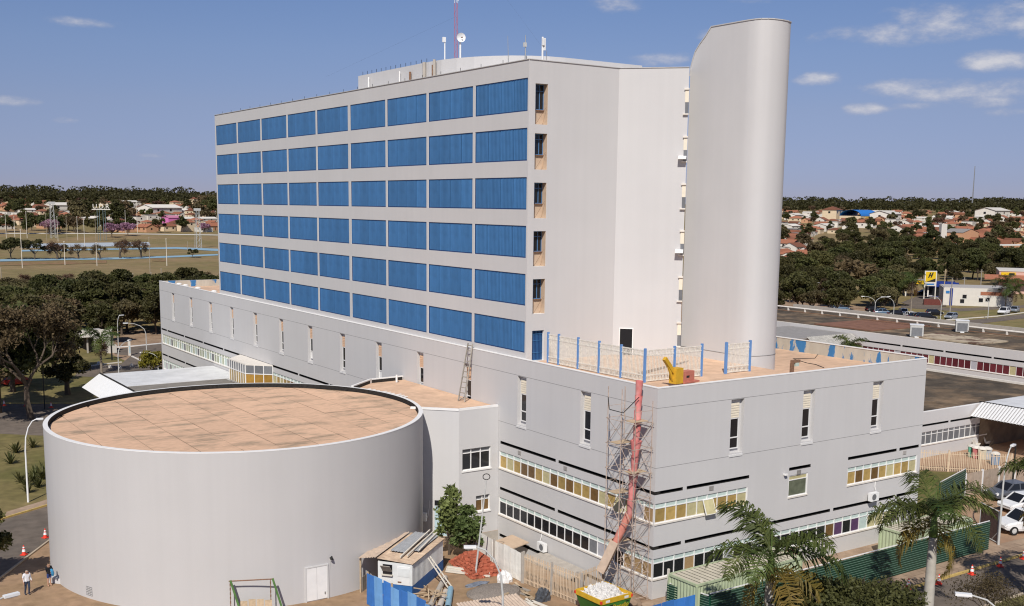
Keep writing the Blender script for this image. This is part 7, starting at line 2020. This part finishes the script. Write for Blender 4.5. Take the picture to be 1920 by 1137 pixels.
# lawns, roads, pavements: sheets a few millimetres apart
Z1, Z2, Z3 = .004, .008, .012
sheet('lawn', [(-150, 93), (8, 88.0), (17.5, 94.2), (24, 99), (45, 104), (45, 215), (-150, 215)], 'grass', Z1)
sheet('forecourt', [(8, 45), (44, 45), (44, 52), (40, 68), (40, 100), (28, 96), (16, 84), (13.5, 80.8), (8, 70)], mat('forecourt', (.36, .235, .145), .95, .2, 1.4, .3, 16, col2=(.27, .18, .10), mixscale=.3), Z1)
sheet('road', [(-80, 40), (0, 62), (8, 72), (13.7, 81), (16, 84.5), (22, 92), (33, 99), (33, 104), (24, 98.6), (17.4, 93.6), (13.4, 91.2), (3, 85.2), (-80, 70)], 'asphalt', Z2)
sheet('pavement', [(-80, 71.8), (3, 86.9), (13.2, 92.9), (17.2, 95.4), (24, 100.6), (33, 106), (33, 104.2), (24, 98.9), (17.4, 93.9), (13.4, 91.5), (3, 85.5), (-80, 70.3)], 'pavement', Z2)
def kerb(name, pts, w, h, m, z=0.0):
    b = MB()
    for p, q in zip(pts, pts[1:]): b.bar((*p, z+h/2), (*q, z+h/2), w, h)
    return struct(b.build(name, m))
kerb('kerb', [(-80, 70.2), (3, 85.35), (13.4, 91.36), (17.45, 93.78), (24, 98.8), (33, 104.1)], .16, .13, 'kerb_yellow')
kerb('kerb', [(8, 72), (13.75, 80.95), (16, 84.4), (22, 91.9)], .14, .1, 'kerb_plain')
sheet('road', [(-60, 178), (10, 152), (22.2, 144.9), (28.2, 141.3), (45, 131), (45, 112), (30, 116), (18, 127), (-60, 160)], 'asphalt', Z2)
kerb('kerb', [(-60, 178.1), (10, 152.1), (22.2, 145), (28.25, 141.4), (36, 136.6)], .2, .13, 'kerb_yellow')
cp = [at_z(*q) for q in ((140, 706), (150, 692), (185, 686), (228, 682), (245, 668), (215, 664), (212, 656), (330, 640), (420, 640), (420, 664), (345, 650), (265, 668), (255, 672), (300, 684), (345, 690), (420, 700), (330, 712))]
sheet('car_park', [(p.x, p.y) for p in cp], 'asphalt', Z2)
k2 = [at_z(*q) for q in ((212, 652.5), (250, 650), (300, 645), (330, 642))]; kerb('kerb', [(p.x, p.y) for p in k2], .3, .15, 'trim')
k3 = [at_z(*q) for q in ((247, 669), (262, 676), (278, 683))]; kerb('kerb', [(p.x, p.y) for p in k3], .25, .13, 'sill')
k4 = [at_z(*q) for q in ((150, 690), (185, 685), (228, 680))]; kerb('kerb', [(p.x, p.y) for p in k4], .25, .13, 'sill')
# right-hand street
sheet('pavement', [(30, 43.0), (230, 43.0), (230, 50.5), (30, 50.5)], 'pavement', Z1)
for k in range(28):
    pass
b = MB()
for k in range(34): b.box(46+k*1.9, 46.025+k*1.9, 43.1, 45.0, Z2, Z2+.003)
for k in range(34):
    for y in (43.75, 44.4): b.box(46.03+k*1.9, 47.89+k*1.9, y, y+.02, Z2, Z2+.003)
struct(b.build('paving_joints', mat('paving_joint', (.13, .09, .06), .95, .1)))
sheet('road', [(-80, 28), (230, 28), (230, 42.85), (-80, 42.85)], 'asphalt', Z1)
kerb('kerb', [(30, 42.93), (110, 42.93)], .18, .13, 'kerb_yellow')
sheet('median', [(-80, 26), (230, 26), (230, 38.2), (-80, 38.2)], 'grass', Z2)
kerb('kerb', [(-80, 38.25), (230, 38.25)], .16, .12, 'kerb_plain')
sheet('car_park', [(75, 45.5), (130, 43.2), (130, 66.4), (97, 57.5), (85, 54.8), (79, 52)], mat('dirt_park', (.42, .275, .175), .95, .2, 1.2, .3, 14, col2=(.33, .20, .125), mixscale=.3), Z2)
sheet('lawn', [(74, 52.5), (84.5, 55.2), (96, 57.8), (88.3, 65.3), (74, 66.3)], 'grass', Z1)
sheet('forecourt', [(97, 58), (130, 56), (130, 66.4), (89, 66.4)], 'dirt_park', Z3)
def gsheet(name, px, m, dz):
    b = MB(); b.poly([(p.x, p.y, p.z+dz) for p in (on_ground(*q) for q in px)]); return struct(b.build(name, m))
gsheet('lawn', [(1640, 585), (1690, 577), (1760, 580), (1840, 582), (1960, 574), (1960, 640), (1830, 622), (1700, 612), (1640, 604)], mat('verge', (.17, .15, .05), .95, .2, .5, 0, col2=(.26, .19, .085), mixscale=.08), .05)
gsheet('road', [(1640, 592), (1690, 600), (1760, 607), (1800, 603), (1870, 596), (1960, 584), (1960, 593), (1870, 604), (1800, 612), (1730, 617), (1640, 604)], 'asphalt', .08)
gsheet('car_park', [(1690, 568), (1730, 552), (1765, 556), (1775, 575), (1720, 580)], 'asphalt', .08)
gsheet('road', [(1690, 573), (1800, 579), (1960, 571), (1960, 576), (1800, 584.5), (1690, 578)], 'asphalt', .06)
kx = [on_ground(*q) for q in ((1775, 601), (1870, 594), (1960, 582))]; kerb('kerb', [(p.x, p.y) for p in kx], .35, .2, 'sill')
